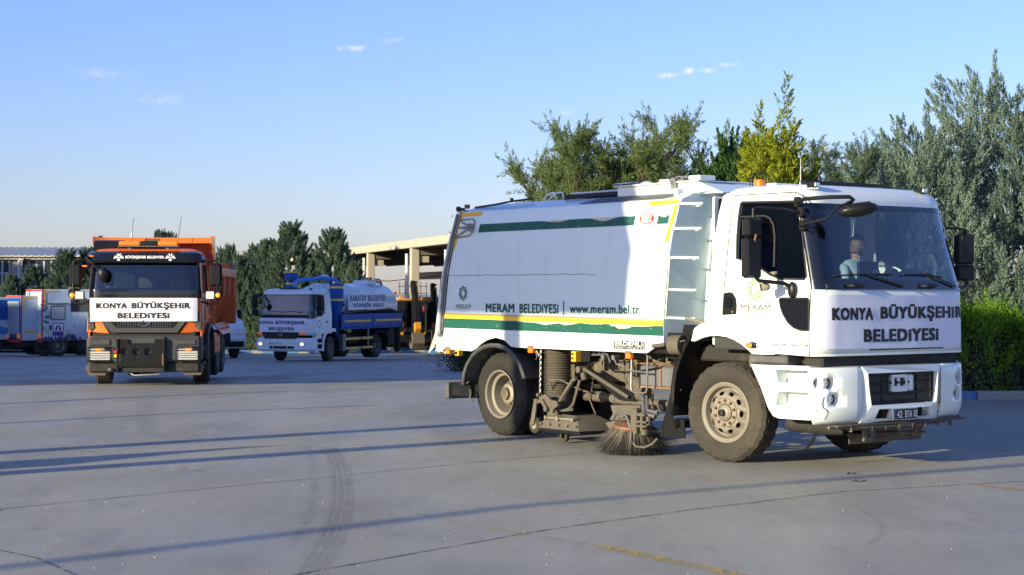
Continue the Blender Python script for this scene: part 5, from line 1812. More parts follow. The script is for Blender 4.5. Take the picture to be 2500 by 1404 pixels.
# side broom
br = empty('side_broom', sw, (-1.33, -1.16, .30), (radians(7), radians(6), 0))
MB().lathe([(.001, .045), (.10, .04), (.205, .022), (.215, .0), (.205, -.022), (.001, -.03)], 36, 'z').obj('brush_disc', 'brownring', br)
rs = np.random.RandomState(9)
b = MB()
for i in range(1700):
    a = rs.rand() * 2 * pi; r0 = .10 + .10 * rs.rand(); L = .335 * (.92 + .12 * rs.rand())
    fl = .52 + .50 * rs.rand() * (r0 / .2) + .1 * rs.normal() * .3
    a2 = a + rs.normal() * .05
    x0, y0 = r0 * cos(a), r0 * sin(a)
    x1, y1 = x0 + L * sin(fl) * .55 * cos(a2), y0 + L * sin(fl) * .55 * sin(a2)
    x2, y2 = x0 + L * sin(fl) * 1.12 * cos(a2), y0 + L * sin(fl) * 1.12 * sin(a2)
    z1, z2 = -L * cos(fl) * .55, -L * cos(fl) * .93
    z2 = max(z2, -.285)
    tx, ty = -sin(a) * .0022, cos(a) * .0022
    b.add([(x0 - tx, y0 - ty, 0), (x0 + tx, y0 + ty, 0), (x1 + tx, y1 + ty, z1), (x1 - tx, y1 - ty, z1), (x2 + tx * .7, y2 + ty * .7, z2), (x2 - tx * .7, y2 - ty * .7, z2)], [(0, 1, 2, 3), (3, 2, 4, 5)])
o = b.obj('bristles', 'bristle', br, smooth=0); o['kind'] = 'stuff'
b = MB()
for i in range(260):
    a = rs.rand() * 2 * pi; r0 = .19; L = .34
    fl = .95 + .12 * rs.normal() * .5; x0, y0 = r0 * cos(a), r0 * sin(a)
    tx, ty = -sin(a) * .0018, cos(a) * .0018
    x2, y2 = x0 + L * sin(fl) * cos(a), y0 + L * sin(fl) * sin(a)
    b.add([(x0 - tx, y0 - ty, 0), (x0 + tx, y0 + ty, 0), (x2, y2, -L * cos(fl) * .98)], [(0, 1, 2)])
M['bristle2'] = mat('pale_bristle', (.25, .22, .17), .7, var=.3)
o = b.obj('bristles', 'bristle2', br, smooth=0); o['kind'] = 'stuff'
b = MB()
b.plate([(-1.78, .495), (-1.28, .515), (-1.27, .36), (-1.34, .33), (-1.80, .33), (-1.74, .40)], lambda u, v, w: (u, -1.10 + w, v), .22)
b.obj('broom_guard', 'dusty', sw)
b = MB(); b.plate([(-1.80, .30), (-1.66, .33), (-1.52, .31), (-1.50, .28), (-1.58, .26), (-1.66, .20), (-1.76, .18), (-1.72, .23)], lambda u, v, w: (u, -1.16 + w, v), .02)
b.obj('broom_link', 'dusty', sw)
b = MB()
b.box(-1.22, -1.12, -1.30, -1.20, .22, .50, .01).cyl((-1.06, -1.27, .26), (-1.06, -1.27, .46), .022, n=10).box(-1.20, -1.0, -1.29, -1.25, .42, .45, .006).box(-1.20, -.98, -1.29, -1.25, .30, .325, .006)
b.cyl((-1.03, -1.26, .22), (-1.03, -1.26, .28), .04, n=10).cyl((-.97, -1.26, .33), (-.97, -1.26, .42), .025, n=8).cyl((-1.10, -1.30, .36), (-.95, -1.30, .36), .014, n=8)
b.cyl((-1.4, -1.2, .40), (-1.2, -1.26, .34), .018, n=8).cyl((-1.45, -1.22, .36), (-1.30, -1.25, .38), .012, n=8).sphere((-1.30, -1.24, .36), .03, 10, 6)
b.cyl((-1.33, -1.16, .33), (-1.33, -1.16, .45), .055, n=14)
b.obj('broom_motor', 'dusty', sw)
MB().tube([(-1.25, -1.1, .62), (-1.18, -1.15, .60), (-1.08, -1.22, .44), (-.90, -1.22, .42)], .024, 8).tube([(-1.18, -1.1, .62), (-1.05, -1.2, .48), (-.88, -1.2, .46)], .02, 8).obj('broom_arm', 'rimgrey', sw)
MB().tube([(-1.62, -1.2, .34), (-1.52, -1.24, .42), (-1.40, -1.27, .44), (-1.28, -1.29, .40), (-1.22, -1.30, .30), (-1.2, -1.3, .22)], .012, 8).obj('broom_hose', 'rimgrey', sw)
MB().tube([(-1.20, -1.3, .24), (-1.16, -1.34, .15), (-1.05, -1.36, .10), (-.92, -1.36, .10), (-.82, -1.34, .14), (-.78, -1.3, .20)], .013, 8).obj('broom_hose', 'dusty', sw)
MB().tube([(-1.5, -1.24, .30), (-1.42, -1.26, .35), (-1.33, -1.26, .36), (-1.27, -1.24, .33)], .007, 6).tube([(-1.58, -1.2, .31), (-1.5, -1.22, .36), (-1.44, -1.24, .38)], .006, 6).obj('broom_wire', 'chrome', sw)

# rear wheel, fender, bumper bar
wheel(sw, -4.02, -.84, .505, .505, .27, -1, 'dual', key='sw', rr=.282, tyremats=('tyre', 'tyre'), spin=.2)
wheel(sw, -4.02, .84, .505, .505, .27, 1, 'dual', key='sw', rr=.282, tyremats=('tyre', 'tyre'))
wheel(sw, 0, -.955, .512, .515, .30, -1, 'front', steer=7, key='swf', rr=.300, tyremats=('tyredust', 'tyredust'), spin=.35)
wheel(sw, 0, .955, .512, .515, .30, 1, 'front', steer=7, key='swf', rr=.300, tyremats=('tyredust', 'tyredust'))
fo = [(-4.61, .60), (-4.585, .75), (-4.52, .87), (-4.41, .98), (-4.28, 1.06), (-4.15, 1.105), (-4.0, 1.13), (-3.86, 1.13), (-3.72, 1.105), (-3.60, 1.06), (-3.48, .98), (-3.40, .89), (-3.34, .79), (-3.315, .73)]
for s in (1, -1):
    b = MB()
    rows = []
    c = (-3.95, .62)
    for (x, z) in fo:
        d = Vector((x - c[0], z - c[1])).normalized()
        rows.append([(x - d.x * .055, s * -1.125, z - d.y * .055), (x - d.x * .02, s * -1.14, z - d.y * .02), (x, s * -1.12, z), (x - .004 * d.x, s * -1.07, z - .004 * d.y), (x - d.x * .015, s * -1.05, z - d.y * .015), (x - d.x * .015, s * -.45, z - d.y * .015)])
    b.grid(rows)
    o = b.obj('rear_mudguard', 'fender', sw)
    md = o.modifiers.new('t', 'SOLIDIFY'); md.thickness = .006
MB().box(-4.95, -4.88, -1.14, .9, .41, .62, .015).obj('bumper_bar', 'fender', sw)
MB().box(-4.88, -4.45, -1.0, -.9, .43, .61, .02).box(-4.88, -4.50, -1.08, -1.0, .45, .60, .01).obj('bumper_bracket', 'black', sw)
MB().tube([(-4.48, -1.08, .54), (-4.44, -1.1, .50), (-4.46, -1.1, .44), (-4.42, -1.08, .40)], .014, 6).tube([(-4.62, -1.08, .60), (-4.48, -1.1, .64)], .008, 5).obj('bumper_hook', 'dusty', sw)
# side marker lamps, control boxes
for x, z in ((-4.91, 1.005), (-3.21, 1.065), (-1.455, 1.05)):
    r = empty('side_marker', sw, (x, 0, 0))
    MB().box(-.045, .045, -1.13, -1.08, z - .03, z + .03, .006).obj('lens', 'orangelamp', r)
    MB().box(-.048, .048, -1.135, -1.125, z + .022, z + .055, .003).obj('tape', 'rust', r)
MB().box(-4.75, -4.67, -1.13, -1.05, .955, 1.03, .008).obj('switch_box', 'yellow', sw)
MB().cyl((-4.71, -1.145, .99), (-4.71, -1.12, .99), .016, n=8).box(-4.715, -4.69, -1.14, -1.128, .972, 1.01, .003).obj('switch', 'black', sw)
MB().box(-2.445, -2.365, -1.13, -1.02, .955, 1.075, .008).obj('switch_box', 'yellow', sw)
MB().cyl((-2.405, -1.145, 1.045), (-2.405, -1.12, 1.045), .014, n=10).obj('switch', 'darkgreen', sw)
MB().cyl((-2.405, -1.145, .995), (-2.405, -1.12, .995), .015, n=10).obj('switch', 'red', sw)
MB().box(-2.36, -2.20, -1.06, -.9, .955, 1.085, .01).obj('valve_cover', 'black', sw)

# ------------------------------------------------------------------ cab
def wz(z): return HW - .09 * max(0, z - 1.4) / 1.4
def xfz(z): return 1.39 if z <= 1.78 else 1.39 - .235 * (z - 1.78) / .85
def front_pt(a, z, off=0.):
    """a in [-1, 1]: from the right corner round the nose to the left corner"""
    w = wz(z); xfr = xfz(z); xs = xfr - .17; yk = w - .26
    s = -1 if a < 0 else 1
    q = abs(a)
    if q < .62:
        y = q / .62 * yk
        x = xfr - .025 * (y / yk) ** 2
        nx, ny = 1., .05 * (y / yk)
    else:
        t = (q - .62) / .38 * pi / 2
        y = yk + .26 * sin(t); x = xs + (xfr - .025 - xs) * cos(t)
        nx, ny = cos(t), sin(t)
    l = sqrt(nx * nx + ny * ny)
    return (x + off * nx / l, s * (y + off * ny / l), z)


def fstrip(name, a0, a1, z0, z1, mn, off=0., n=28, nz=4, parent=None, th=0.):
    rows = [[front_pt(a0 + (a1 - a0) * i / n, z0 + (z1 - z0) * j / nz, off) for i in range(n + 1)] for j in range(nz + 1)]
    b = MB().grid(rows)
    o = b.obj(name, mn, parent or sw, smooth=40)
    if th:
        md = o.modifiers.new('t', 'SOLIDIFY'); md.thickness = th; md.offset = -1
    return o


def CS(u, v, w=0.): return (u, -wz(v) - w, v)            # cab side, right
def CSL(u, v, w=0.): return (u, wz(v) + w, v)


def xs_(z): return xfz(z) - .17
win = [(.22, 2.665), (.95, 2.645), (1.00, 2.62), (1.045, 2.48), (1.13, 2.04), (1.155, 1.90), (1.13, 1.872), (.80, 1.88), (.66, 1.92), (.53, 1.985), (.38, 2.05), (.27, 2.075), (.18, 2.09), (.17, 2.31), (.18, 2.52), (.20, 2.645)]
side_o = [(-.235, 1.42), (-.235, 1.46), (-.17, 2.23), (-.11, 2.57), (-.06, 2.74), (.0, 2.765)] + [(xs_(z) - .0, z) for z in (2.70, 2.63, 2.4, 2.1, 1.9, 1.78, 1.5, 1.125)] + \
         [(.75, 1.14), (.66, 1.30), (.47, 1.41), (.23, 1.468), (.0, 1.47)]
side_o[5] = (.0, 2.765); side_o.insert(6, (.95, 2.755))
for s, f in ((-1, CS), (1, CSL)):
    MB().plate(side_o, lambda u, v, w: f(u, v, -w), .03, holes=[win]).obj('cab_side', 'white', sw, smooth=20)
    # wheel arch trim
    arch_o = [(-.43, 1.24), (-.385, 1.37), (-.30, 1.415), (-.235, 1.43), (-.10, 1.46), (.0, 1.478), (.23, 1.476), (.47, 1.418), (.63, 1.33), (.72, 1.22), (.765, 1.13)]
    arch_i = [(.60, 1.125), (.46, 1.13), (.40, 1.17), (.30, 1.225), (.20, 1.265), (.09, 1.292), (-.02, 1.30), (-.15, 1.297), (-.27, 1.275), (-.38, 1.235)]
    MB().plate(arch_o + arch_i, lambda u, v, w: (u, s * (HW + .018 - w), v), .055).obj('wheel_arch', 'white', sw, smooth=20)
    b = MB()
    b.grid([[(u, s * (HW - .03), v) for u, v in arch_i], [(u, s * .55, v) for u, v in arch_i]])
    b.obj('wheel_well', 'darkchassis', sw)
    # door shut lines
    dl = [(.02, 1.475), (.02, 1.80), (.06, 2.39), (.115, 2.74), (.95, 2.735), (1.05, 2.70), (1.115, 2.62)]
    b = MB(); b.tube([f(u, v, .001) for u, v in dl], .006, 4)
    b.obj('door_gap', 'rubber', sw)
    b = MB(); b.tube([f(xs_(z) + .002, z, .0) for z in (1.13, 1.5, 1.78)], .006, 4)
    b.obj('door_gap', 'rubber', sw)
    # window rubber
    b = MB(); b.tube([f(u, v, -.002) for u, v in win + win[:1]], .012, 5)
    b.obj('window_seal', 'rubber', sw)
    # slider frame and glass: rear half lowered on the right
    sl = [(.19, 2.515), (.54, 2.515), (.61, 2.49), (.665, 2.42), (.69, 2.30), (.70, 2.0)]
    b = MB(); b.tube([f(u, v, -.012) for u, v in sl], .011, 5); b.obj('window_bar', 'rubber', sw)
    up = [(.22, 2.655), (.95, 2.635), (1.0, 2.60), (1.04, 2.48), (1.125, 2.04), (1.15, 1.905), (1.13, 1.88), (.80, 1.89), (.71, 1.91), (.70, 2.30), (.67, 2.43), (.61, 2.50), (.54, 2.525), (.19, 2.525)]
    MB().plate(up, lambda u, v, w: f(u, v, -.02)).obj('side_window', 'sideglass', sw)
    if s > 0:
        lo_ = [(.70, 1.91), (.70, 2.29), (.66, 2.42), (.60, 2.49), (.54, 2.515), (.18, 2.515), (.17, 2.31), (.18, 2.09), (.38, 2.05), (.53, 1.985)]
        MB().plate(lo_, lambda u, v, w: f(u, v, -.028)).obj('side_window', 'glass', sw)
# front: lower panel, black band, windscreen, header
fstrip('front_panel', -1, 1, 1.13, 1.775, 'white', n=44, nz=6, th=.012)
fstrip('panel_lip', -.97, .97, 1.125, 1.15, 'white', .006, n=40, nz=2)
fstrip('windscreen_cowl', -.99, .99, 1.775, 1.865, 'frit', .006, n=40, nz=3)
fstrip('windscreen', -.90, .90, 1.865, 2.595, 'glass', .002, n=40, nz=10)
fstrip('windscreen_edge', -.90, .90, 2.575, 2.625, 'frit', .006, n=40, nz=2)
for s in (-1, 1):
    fstrip('windscreen_edge', s * .80, s * .99, 1.865, 2.60, 'frit', .006, n=10, nz=8)
    fstrip('corner_post', s * .985, s * 1.0, 1.775, 2.63, 'white', .003, n=3, nz=8)
    # inner corner of the frit: small round fillet
# header and roof: rings that shrink towards the crown
def roof_ring(z, inset, fr_in):
    pts = []
    w = wz(min(z, 2.7)) - inset
    xfr = xfz(min(z, 2.63)) - fr_in; xs = xfr - .17; yk = w - .26
    xb = -.08 + inset * .7
    for s in (-1, 1):
        seg = []
        seg.append((xb, s * (w - .10))); seg.append((xb + .03, s * (w - .03))); seg.append((xb + .10, s * w))
        for q in (.25, .5, .75): seg.append((xb + .1 + (xs - xb - .1) * q, s * w))
        for i in range(8):
            t = pi / 2 * (1 - i / 7)
            seg.append((xs + (xfr - .025 - xs) * cos(t), s * (yk + .26 * sin(t))))
        seg.append((xfr - .01, s * yk * .5))
        pts.append(seg)
    loop = pts[0] + [(xfr, 0.)] + pts[1][::-1]
    return [(x, y, z) for x, y in loop]
rr_ = [roof_ring(2.62, 0, 0), roof_ring(2.66, -.002, .005), roof_ring(2.70, .0, .02), roof_ring(2.745, .012, .055), roof_ring(2.785, .04, .12), roof_ring(2.815, .09, .22), roof_ring(2.835, .18, .38), roof_ring(2.845, .32, .55), roof_ring(2.85, .5, .7)]
b = MB().grid(rr_[1:], closed=True); b.cap(rr_[-1])
b.obj('roof', 'white', sw, smooth=50)
hd = [roof_ring(2.62, 0.0, 0), roof_ring(2.67, .002, .006)]
b = MB().grid([[p for p in r if p[0] > .95] for r in hd]); b.obj('header_panel', 'white', sw)
b = MB()
b.box(.98, 1.02, -.95, -.93, 2.74, 2.80).tube([(.93, -.98, 2.785), (.98, -.90, 2.80), (1.02, -.80, 2.805)], .012, 6).tube([(.97, -1.01, 2.765), (1.03, -.93, 2.77), (1.08, -.84, 2.775)], .010, 6)
b.obj('roof_gutter', 'white', sw)
# marker lamps, black roof strip, beacon, antenna
for y in (-.86, .80):
    r = empty('roof_marker', sw, (1.03 if y < 0 else 1.0, y, 2.80))
    MB().box(-.06, .05, -.045, .045, -.02, .04, .01).obj('housing', 'black', r)
    MB().box(.045, .062, -.035, .035, -.01, .03, .005).obj('lens', 'lens', r)
MB().box(.62, .70, -.62, .55, 2.85, 2.885, .01).obj('roof_deflector', 'black', sw)
r = empty('beacon', sw, (.05, -.62, 2.835))
MB().lathe([(.055, 0), (.058, .06), (.05, .085), (.001, .09)], 16, 'z').obj('lamp', 'orangelamp', r)
MB().cyl((0, 0, -.02), (0, 0, .005), .06, n=14).obj('base', 'black', r)
b = MB()
for k in range(6):
    a = 2 * pi * k / 6
    b.tube([(.10 * cos(a), .10 * sin(a), -.01), (.10 * cos(a), .10 * sin(a), .13), (.03 * cos(a), .03 * sin(a), .17)], .004, 4)
b.obj('guard', 'black', r)
MB().cyl((.52, -.5, 2.84), (.52, -.5, 3.12), .005, .003, 5).cyl((.52, -.5, 2.84), (.52, -.5, 2.88), .012, n=8).obj('antenna', 'winframe', sw)
MB().box(.22, .36, -.7, -.4, 2.84, 2.87, .01).obj('roof_vent', 'white', sw)
# cab rear wall and floor, interior
MB().box(-.20, -.17, -1.06, 1.06, 1.2, 2.74, .01).obj('cab_rear_wall', 'white', sw)
MB().plate([(-1.05, 1.2), (1.05, 1.2), (1.0, 2.72), (-1.0, 2.72)], lambda u, v, w: (-.16, u, v)).obj('interior_wall', 'interior', sw)
MB().box(-.17, 1.30, -1.06, 1.06, 1.16, 1.30, .01).obj('cab_floor', 'interior', sw)
MB().box(-.10, 1.02, -.96, .96, 2.64, 2.66).obj('headlining', 'interior', sw)
MB().plate([(.95, 1.30), (1.28, 1.30), (1.34, 1.80), (1.30, 1.87), (1.12, 1.885), (1.0, 1.80)], lambda u, v, w: (u, -1.0 + w, v), 2.0).obj('dashboard', 'dash', sw)
MB().sphere((1.10, .52, 1.86), .22, 18, 8, s=(.55, 1, .62)).obj('instrument_hood', 'dash', sw)
MB().box(1.02, 1.06, -.22, .05, 1.84, 2.06, .01).obj('document_holder', 'interior', sw)
MB().box(1.062, 1.066, -.02, .05, 1.93, 1.98).obj('card', 'paper', sw)
b = MB()
rs = np.random.RandomState(6)
rows = [[(1.16 + .10 * i / 5 + rs.normal() * .01, -.36 + .40 * j / 8 + rs.normal() * .01, 1.895 + .045 * rs.rand() * (0 < i < 5)) for i in range(6)] for j in range(9)]
b.grid(rows); b.obj('papers', 'paper', sw, smooth=0)
sw_w = empty('steering_wheel', sw, (.86, .52, 1.93), (0, radians(-32), 0))
P = [(0, .21 * cos(2 * pi * i / 28), .21 * sin(2 * pi * i / 28)) for i in range(29)]
MB().tube(P, .016, 8).obj('rim', 'black', sw_w)
MB().tube([(0, -.20, 0), (.02, 0, 0), (0, .20, 0)], .014, 6).tube([(.02, 0, 0), (0, 0, -.2)], .014, 6).cyl((.05, 0, 0), (-.01, 0, 0), .05, n=12).obj('spokes', 'black', sw_w)
for y in (.52, -.55):
    st = empty('seat', sw, (.30, y, 1.55))
    MB().box(-.26, .26, -.25, .25, -.10, .05, .05).obj('cushion', 'fabric', st)
    MB().box(-.36, -.24, -.25, .25, -.02, .72, .05).box(-.35, -.26, -.14, .14, .70, .92, .04).obj('backrest', 'fabric', st)
MB().plate([(.52, 1.915), (.72, 1.93), (.72, 1.96), (.52, 1.94)], lambda u, v, w: (u, -1.04 + w, v), .004).obj('door_grab', 'beige', sw)
MB().tube([(1.02, 1.02, 2.45), (.98, 1.03, 2.40), (1.0, 1.04, 2.1), (1.06, 1.04, 2.03)], .014, 6).obj('grab_handle', 'beige', sw)
# door details on the right side
MB().plate([(.02, 1.735), (.10, 1.75), (.15, 1.74), (.20, 1.68), (.215, 1.60), (.21, 1.525), (.03, 1.515), (.015, 1.53)], lambda u, v, w: CS(u, v, .001 + w), .010).obj('door_handle', 'black', sw)
MB().plate([(.06, 1.70), (.13, 1.70), (.16, 1.66), (.16, 1.60), (.06, 1.59)], lambda u, v, w: CS(u, v, .014 + w), .012).obj('handle_grip', 'frit', sw)
MB().cyl(CS(.17, 1.548, .0), CS(.17, 1.548, .02), .012, n=10).obj('door_lock', 'steel', sw)
vent = [(.81, 1.675), (.825, 1.69), (1.19, 1.69), (1.205, 1.675), (1.22, 1.39), (1.205, 1.375), (1.10, 1.378), (1.02, 1.40), (.94, 1.45), (.87, 1.53), (.83, 1.60)]
MB().plate(vent, lambda u, v, w: CS(u, v, .001 + w), .008).obj('lower_window', 'frit', sw)
b = MB(); b.tube([CS(u, v, .006) for u, v in vent + vent[:1]], .008, 5); b.obj('lower_window_seal', 'rubber', sw)
DS = lambda u, v, w=0.: CS(u, v, .003 + w)
emblem(sw, DS, .465, 1.775, .118, 'limegreen')
text('MERAM', (.27, .69, 1.560, 1.628), DS, 'greyink', sw, bold=.006)
text('BELEDiYESi', (.37, .60, 1.512, 1.530), DS, 'faint', sw, bold=.0)
text('1824', (.13, .50, 1.91, 1.99), DS, 'faint', sw, bold=.006)
text('RESMi HiZMETE MAHSUSTUR', (.695, 1.21, 1.215, 1.243), DS, 'greyink', sw, bold=.014)
MB().sphere((.465, -HW - .018, 1.215), .075, 16, 8, s=(1.1, .18, .5)).obj('marker_bezel', 'chrome', sw)
MB().sphere((.435, -HW - .034, 1.215), .045, 14, 8, s=(1.1, .35, .6)).obj('indicator', 'orangelamp', sw)
MB().sphere((.50, -HW - .034, 1.215), .034, 12, 8, s=(1.0, .3, .75)).obj('marker_rear', 'black', sw)

# banner on the nose
bn = empty('banner', sw)
def front_y(yy, z, off):
    w = wz(z); yk = w - .26
    s = -1 if yy < 0 else 1
    q = abs(yy)
    if q <= yk: a = q / yk * .62
    else:
        # arc length beyond the flat: treat as angle
        t = min(pi / 2, (q - yk) / .24)
        a = .62 + .38 * t / (pi / 2)
    return front_pt(s * a, z, off)
y0b, y1b = -1.01, .99
def cloth_off(u, v, A=.006):
    return .004 + A + A * noise.noise(Vector((u * 5, v * 2.2, 1.2))) + A * .6 * noise.noise(Vector((u * 2 + v * 6, v * 5, 4.)))


rows = []
for j in range(15):
    v = j / 14; row = []
    for i in range(61):
        u = i / 60; yy = y0b + (y1b - y0b) * u
        z = 1.190 + (1.722 - 1.190) * v - .006 * sin(u * pi) * (v > .5) + .012 * (1 - u) * (v > .5) * 0 + (.010 * (u - .5)) * -1
        off = cloth_off(u, v)
        row.append(front_y(yy, z, off))
    rows.append(row)
MB().grid(rows).obj('cloth', 'banner', bn, smooth=180)
FB = lambda u, v, w=0.: front_y(u, v, cloth_off((u - y0b) / (y1b - y0b), (v - 1.19) / .532) + .0035 + w)
text('KONYA', (-.945, -.40, 1.475, 1.598), FB, 'ink', bn, bold=.036)
text('BÜYÜKŞEHiR', (-.295, 1.005, 1.452, 1.630), FB, 'ink', bn, bold=.036)
text('BELEDiYESi', (-.53, .60, 1.255, 1.385), FB, 'ink', bn, bold=.036)
fstrip('lower_slot', -.32, .50, 1.172, 1.185, 'frit', .004, n=16, nz=1)
# wipers, their brackets
for (y0_, z0_, y1_, z1_, yb) in ((-.90, 1.905, -.08, 1.925, .05), (.08, 1.925, .70, 1.90, .88)):
    P = []
    for i in range(9):
        t = i / 8; P.append(front_y(y0_ + (y1_ - y0_) * t, z0_ + (z1_ - z0_) * t + .012 * sin(pi * t), .022))
    b = MB().tube(P, .009, 5)
    P = []
    for i in range(6):
        t = i / 5; P.append(front_y((y0_ * .45 + y1_ * .55) + (yb - (y0_ * .45 + y1_ * .55)) * t, (z0_ + .025) + (1.80 - z0_ - .02) * t, .028))
    b.tube(P, .010, 5)
    b.obj('wiper', 'rubber', sw)
for yy in (-.66, .42):
    p = front_y(yy, 1.81, .012)
    MB().box(p[0] - .01, p[0] + .03, yy - .10, yy + .14, 1.795, 1.835, .01).obj('step_latch', 'black', sw)
    MB().box(p[0] + .03, p[0] + .034, yy - .09, yy - .03, 1.80, 1.825, .003).obj('latch_plate', 'rimgrey', sw)

# mirrors on the near side
def bracket(x, z, zs=.08):
    b = MB()
    y = -wz(z)
    b.box(x - .035, x + .035, y - .055, y + .004, z - zs / 2, z + zs / 2, .012)
    return b
for x, z in ((1.015, 2.635), (1.075, 2.535), (1.10, 2.40)):
    bracket(x, z, .10).obj('mirror_bracket', 'black', sw)
MB().sphere((1.0, -wz(1.77) - .03, 1.77), .075, 14, 8, s=(.7, .5, 1.1)).obj('mirror_bracket', 'black', sw)
MB().tube([(1.075, -1.12, 2.53), (1.0, -1.26, 2.56), (.86, -1.47, 2.575), (.84, -1.50, 2.56), (.84, -1.50, 2.46)], .013, 8).obj('mirror_arm', 'black', sw)
MB().tube([(.84, -1.48, 1.91), (.86, -1.44, 1.86), (.98, -1.22, 1.835), (1.0, -1.14, 1.80)], .020, 8).obj('mirror_arm', 'black', sw)
def mirror_unit(x, y, z0, z1, w, d, yaw, par, nm='mirror'):
    r = empty(nm, par, (x, y, 0), (0, 0, radians(yaw)))
    MB().box(-d / 2, d / 2, -w / 2, w / 2, z0, z1, .022).obj('housing', 'black', r)
    MB().box(-d / 2 - .006, -d / 2 - .002, -w / 2 + .015, w / 2 - .015, z0 + .015, z1 - .015, .001).obj('glass', 'mirror', r)
    return r
mirror_unit(.82, -1.49, 2.290, 2.475, .21, .09, 2, sw)
mirror_unit(.82, -1.50, 1.885, 2.280, .215, .09, 2, sw)
MB().cyl((.85, -1.50, 2.22), (.88, -1.50, 2.31), .010, n=6).obj('mirror_clamp', 'rust', sw)
# work lamp under the mirror
MB().sphere((.83, -1.33, 1.80), .05, 12, 8, s=(1.3, .8, .8)).obj('work_lamp', 'beige', sw)
MB().cyl((.76, -1.37, 1.79), (.80, -1.35, 1.80), .045, .05, 12).obj('work_lamp_lens', 'lens', sw)
# front blind-spot mirror on the long arm over the windscreen
MB().tube([(1.05, -1.12, 2.63), (1.18, -1.14, 2.655), (1.44, -1.05, 2.665), (1.56, -.92, 2.665), (1.57, -.88, 2.64), (1.50, -.86, 2.60)], .020, 8).obj('mirror_arm', 'black', sw)
MB().tube([(1.10, -1.12, 2.40), (1.24, -1.14, 2.42), (1.40, -1.06, 2.46), (1.48, -1.0, 2.575), (1.52, -.94, 2.595), (1.54, -.90, 2.62)], .014, 8).obj('mirror_arm', 'black', sw)
r = empty('blind_spot_mirror', sw, (1.56, -.80, 2.545), (radians(8), radians(-8), radians(-35)))
MB().sphere((0, 0, 0), .20, 20, 10, s=(.55, 1.0, .34)).obj('housing', 'black', r)
MB().box(-.07, .07, -.13, .13, .0, .06, .02).obj('mirror_mount', 'black', r)
# far side mirrors
MB().tube([(1.12, 1.06, 2.42), (1.16, 1.20, 2.425), (1.18, 1.33, 2.40), (1.18, 1.34, 2.30)], .013, 8).obj('mirror_arm', 'black', sw)
MB().tube([(1.22, 1.08, 1.80), (1.20, 1.25, 1.80), (1.18, 1.33, 1.84), (1.18, 1.33, 1.95)], .018, 8).obj('mirror_arm', 'black', sw)
mirror_unit(1.14, 1.33, 2.04, 2.36, .20, .13, -12, sw)
mirror_unit(1.14, 1.33, 1.87, 2.035, .20, .14, -12, sw)
# step panel below the door
sp_ = [(.42, 1.02), (1.22, 1.03), (1.225, .505), (.80, .50), (.73, .52), (.66, .60), (.57, .78)]
for s in (-1, 1):
    b = MB()
    b.plate(sp_, lambda u, v, w: (u, s * (HW - .005 - w), v), .03, holes=[[(.76, .98), (1.20, .985), (1.20, .86), (.80, .855)], [(.80, .765), (1.20, .775), (1.20, .635), (.76, .62)]])
    b.obj('step_panel', 'white', sw, smooth=20)
    MB().box(.76, 1.21, s * (HW - .19), s * (HW - .17), .60, .99, .004).box(.74, .765, s * (HW - .18), s * (HW - .03), .60, .98, .004).obj('step_recess', 'white', sw)
    MB().box(.765, 1.225, s * (HW + .012), s * (HW - .20), .785, .835, .012).obj('step', 'white', sw)
    MB().box(.74, 1.20, s * (HW + .012), s * (HW - .20), .555, .605, .012).obj('step', 'white', sw)
    b = MB()
    for z in (.66, .73): b.cyl((1.13, s * (HW - .165), z), (1.13, s * (HW - .172), z), .014, n=10)
    b.obj('step_bolt', 'ink', sw)
    MB().box(.36, .88, s * (HW - .04), s * (HW - .30), 1.03, 1.125, .02).obj('fender_block', 'fender', sw)
    MB().box(.28, .42, s * (HW - .10), s * (HW - .4), .98, 1.12, .02).obj('rusty_bracket', 'dusty', sw)
# bumper
def bump_pt(a, z, off=0., dx=0.):
    hw = 1.145; xfr = 1.46 + dx; xs = 1.24; yk = .60
    s = -1 if a < 0 else 1; q = abs(a)
    inset = .05 * max(0, (.60 - z) / .12) ** 1.5 + .02 * max(0, (z - .97) / .05)
    if q < .5:
        y = q / .5 * yk; x = xfr - .03 * (y / yk) ** 2; nx, ny = 1, .1 * y / yk
    else:
        t = (q - .5) / .5
        tt = t * pi / 2
        y = yk + (hw - yk) * (sin(tt) * .75 + t * .25); x = (xfr - .03) - (xfr - .03 - xs) * (1 - cos(tt)) * .75 - (xfr - .03 - xs) * .25 * t
        nx, ny = cos(tt) * .9 + .1, sin(tt)
    l = sqrt(nx * nx + ny * ny); off -= inset
    return (x + off * nx / l, s * (y + off * ny / l), z)


bp = empty('bumper', sw)
def bstrip(name, a0, a1, z0, z1, mn, off=0., n=16, nz=6, par=None):
    rows = [[bump_pt(a0 + (a1 - a0) * i / n, z0 + (z1 - z0) * j / nz, off) for i in range(n + 1)] for j in range(nz + 1)]
    o = MB().grid(rows).obj(name, mn, par or bp, smooth=50)
    md = o.modifiers.new('t', 'SOLIDIFY'); md.thickness = .02; md.offset = -1
    return o
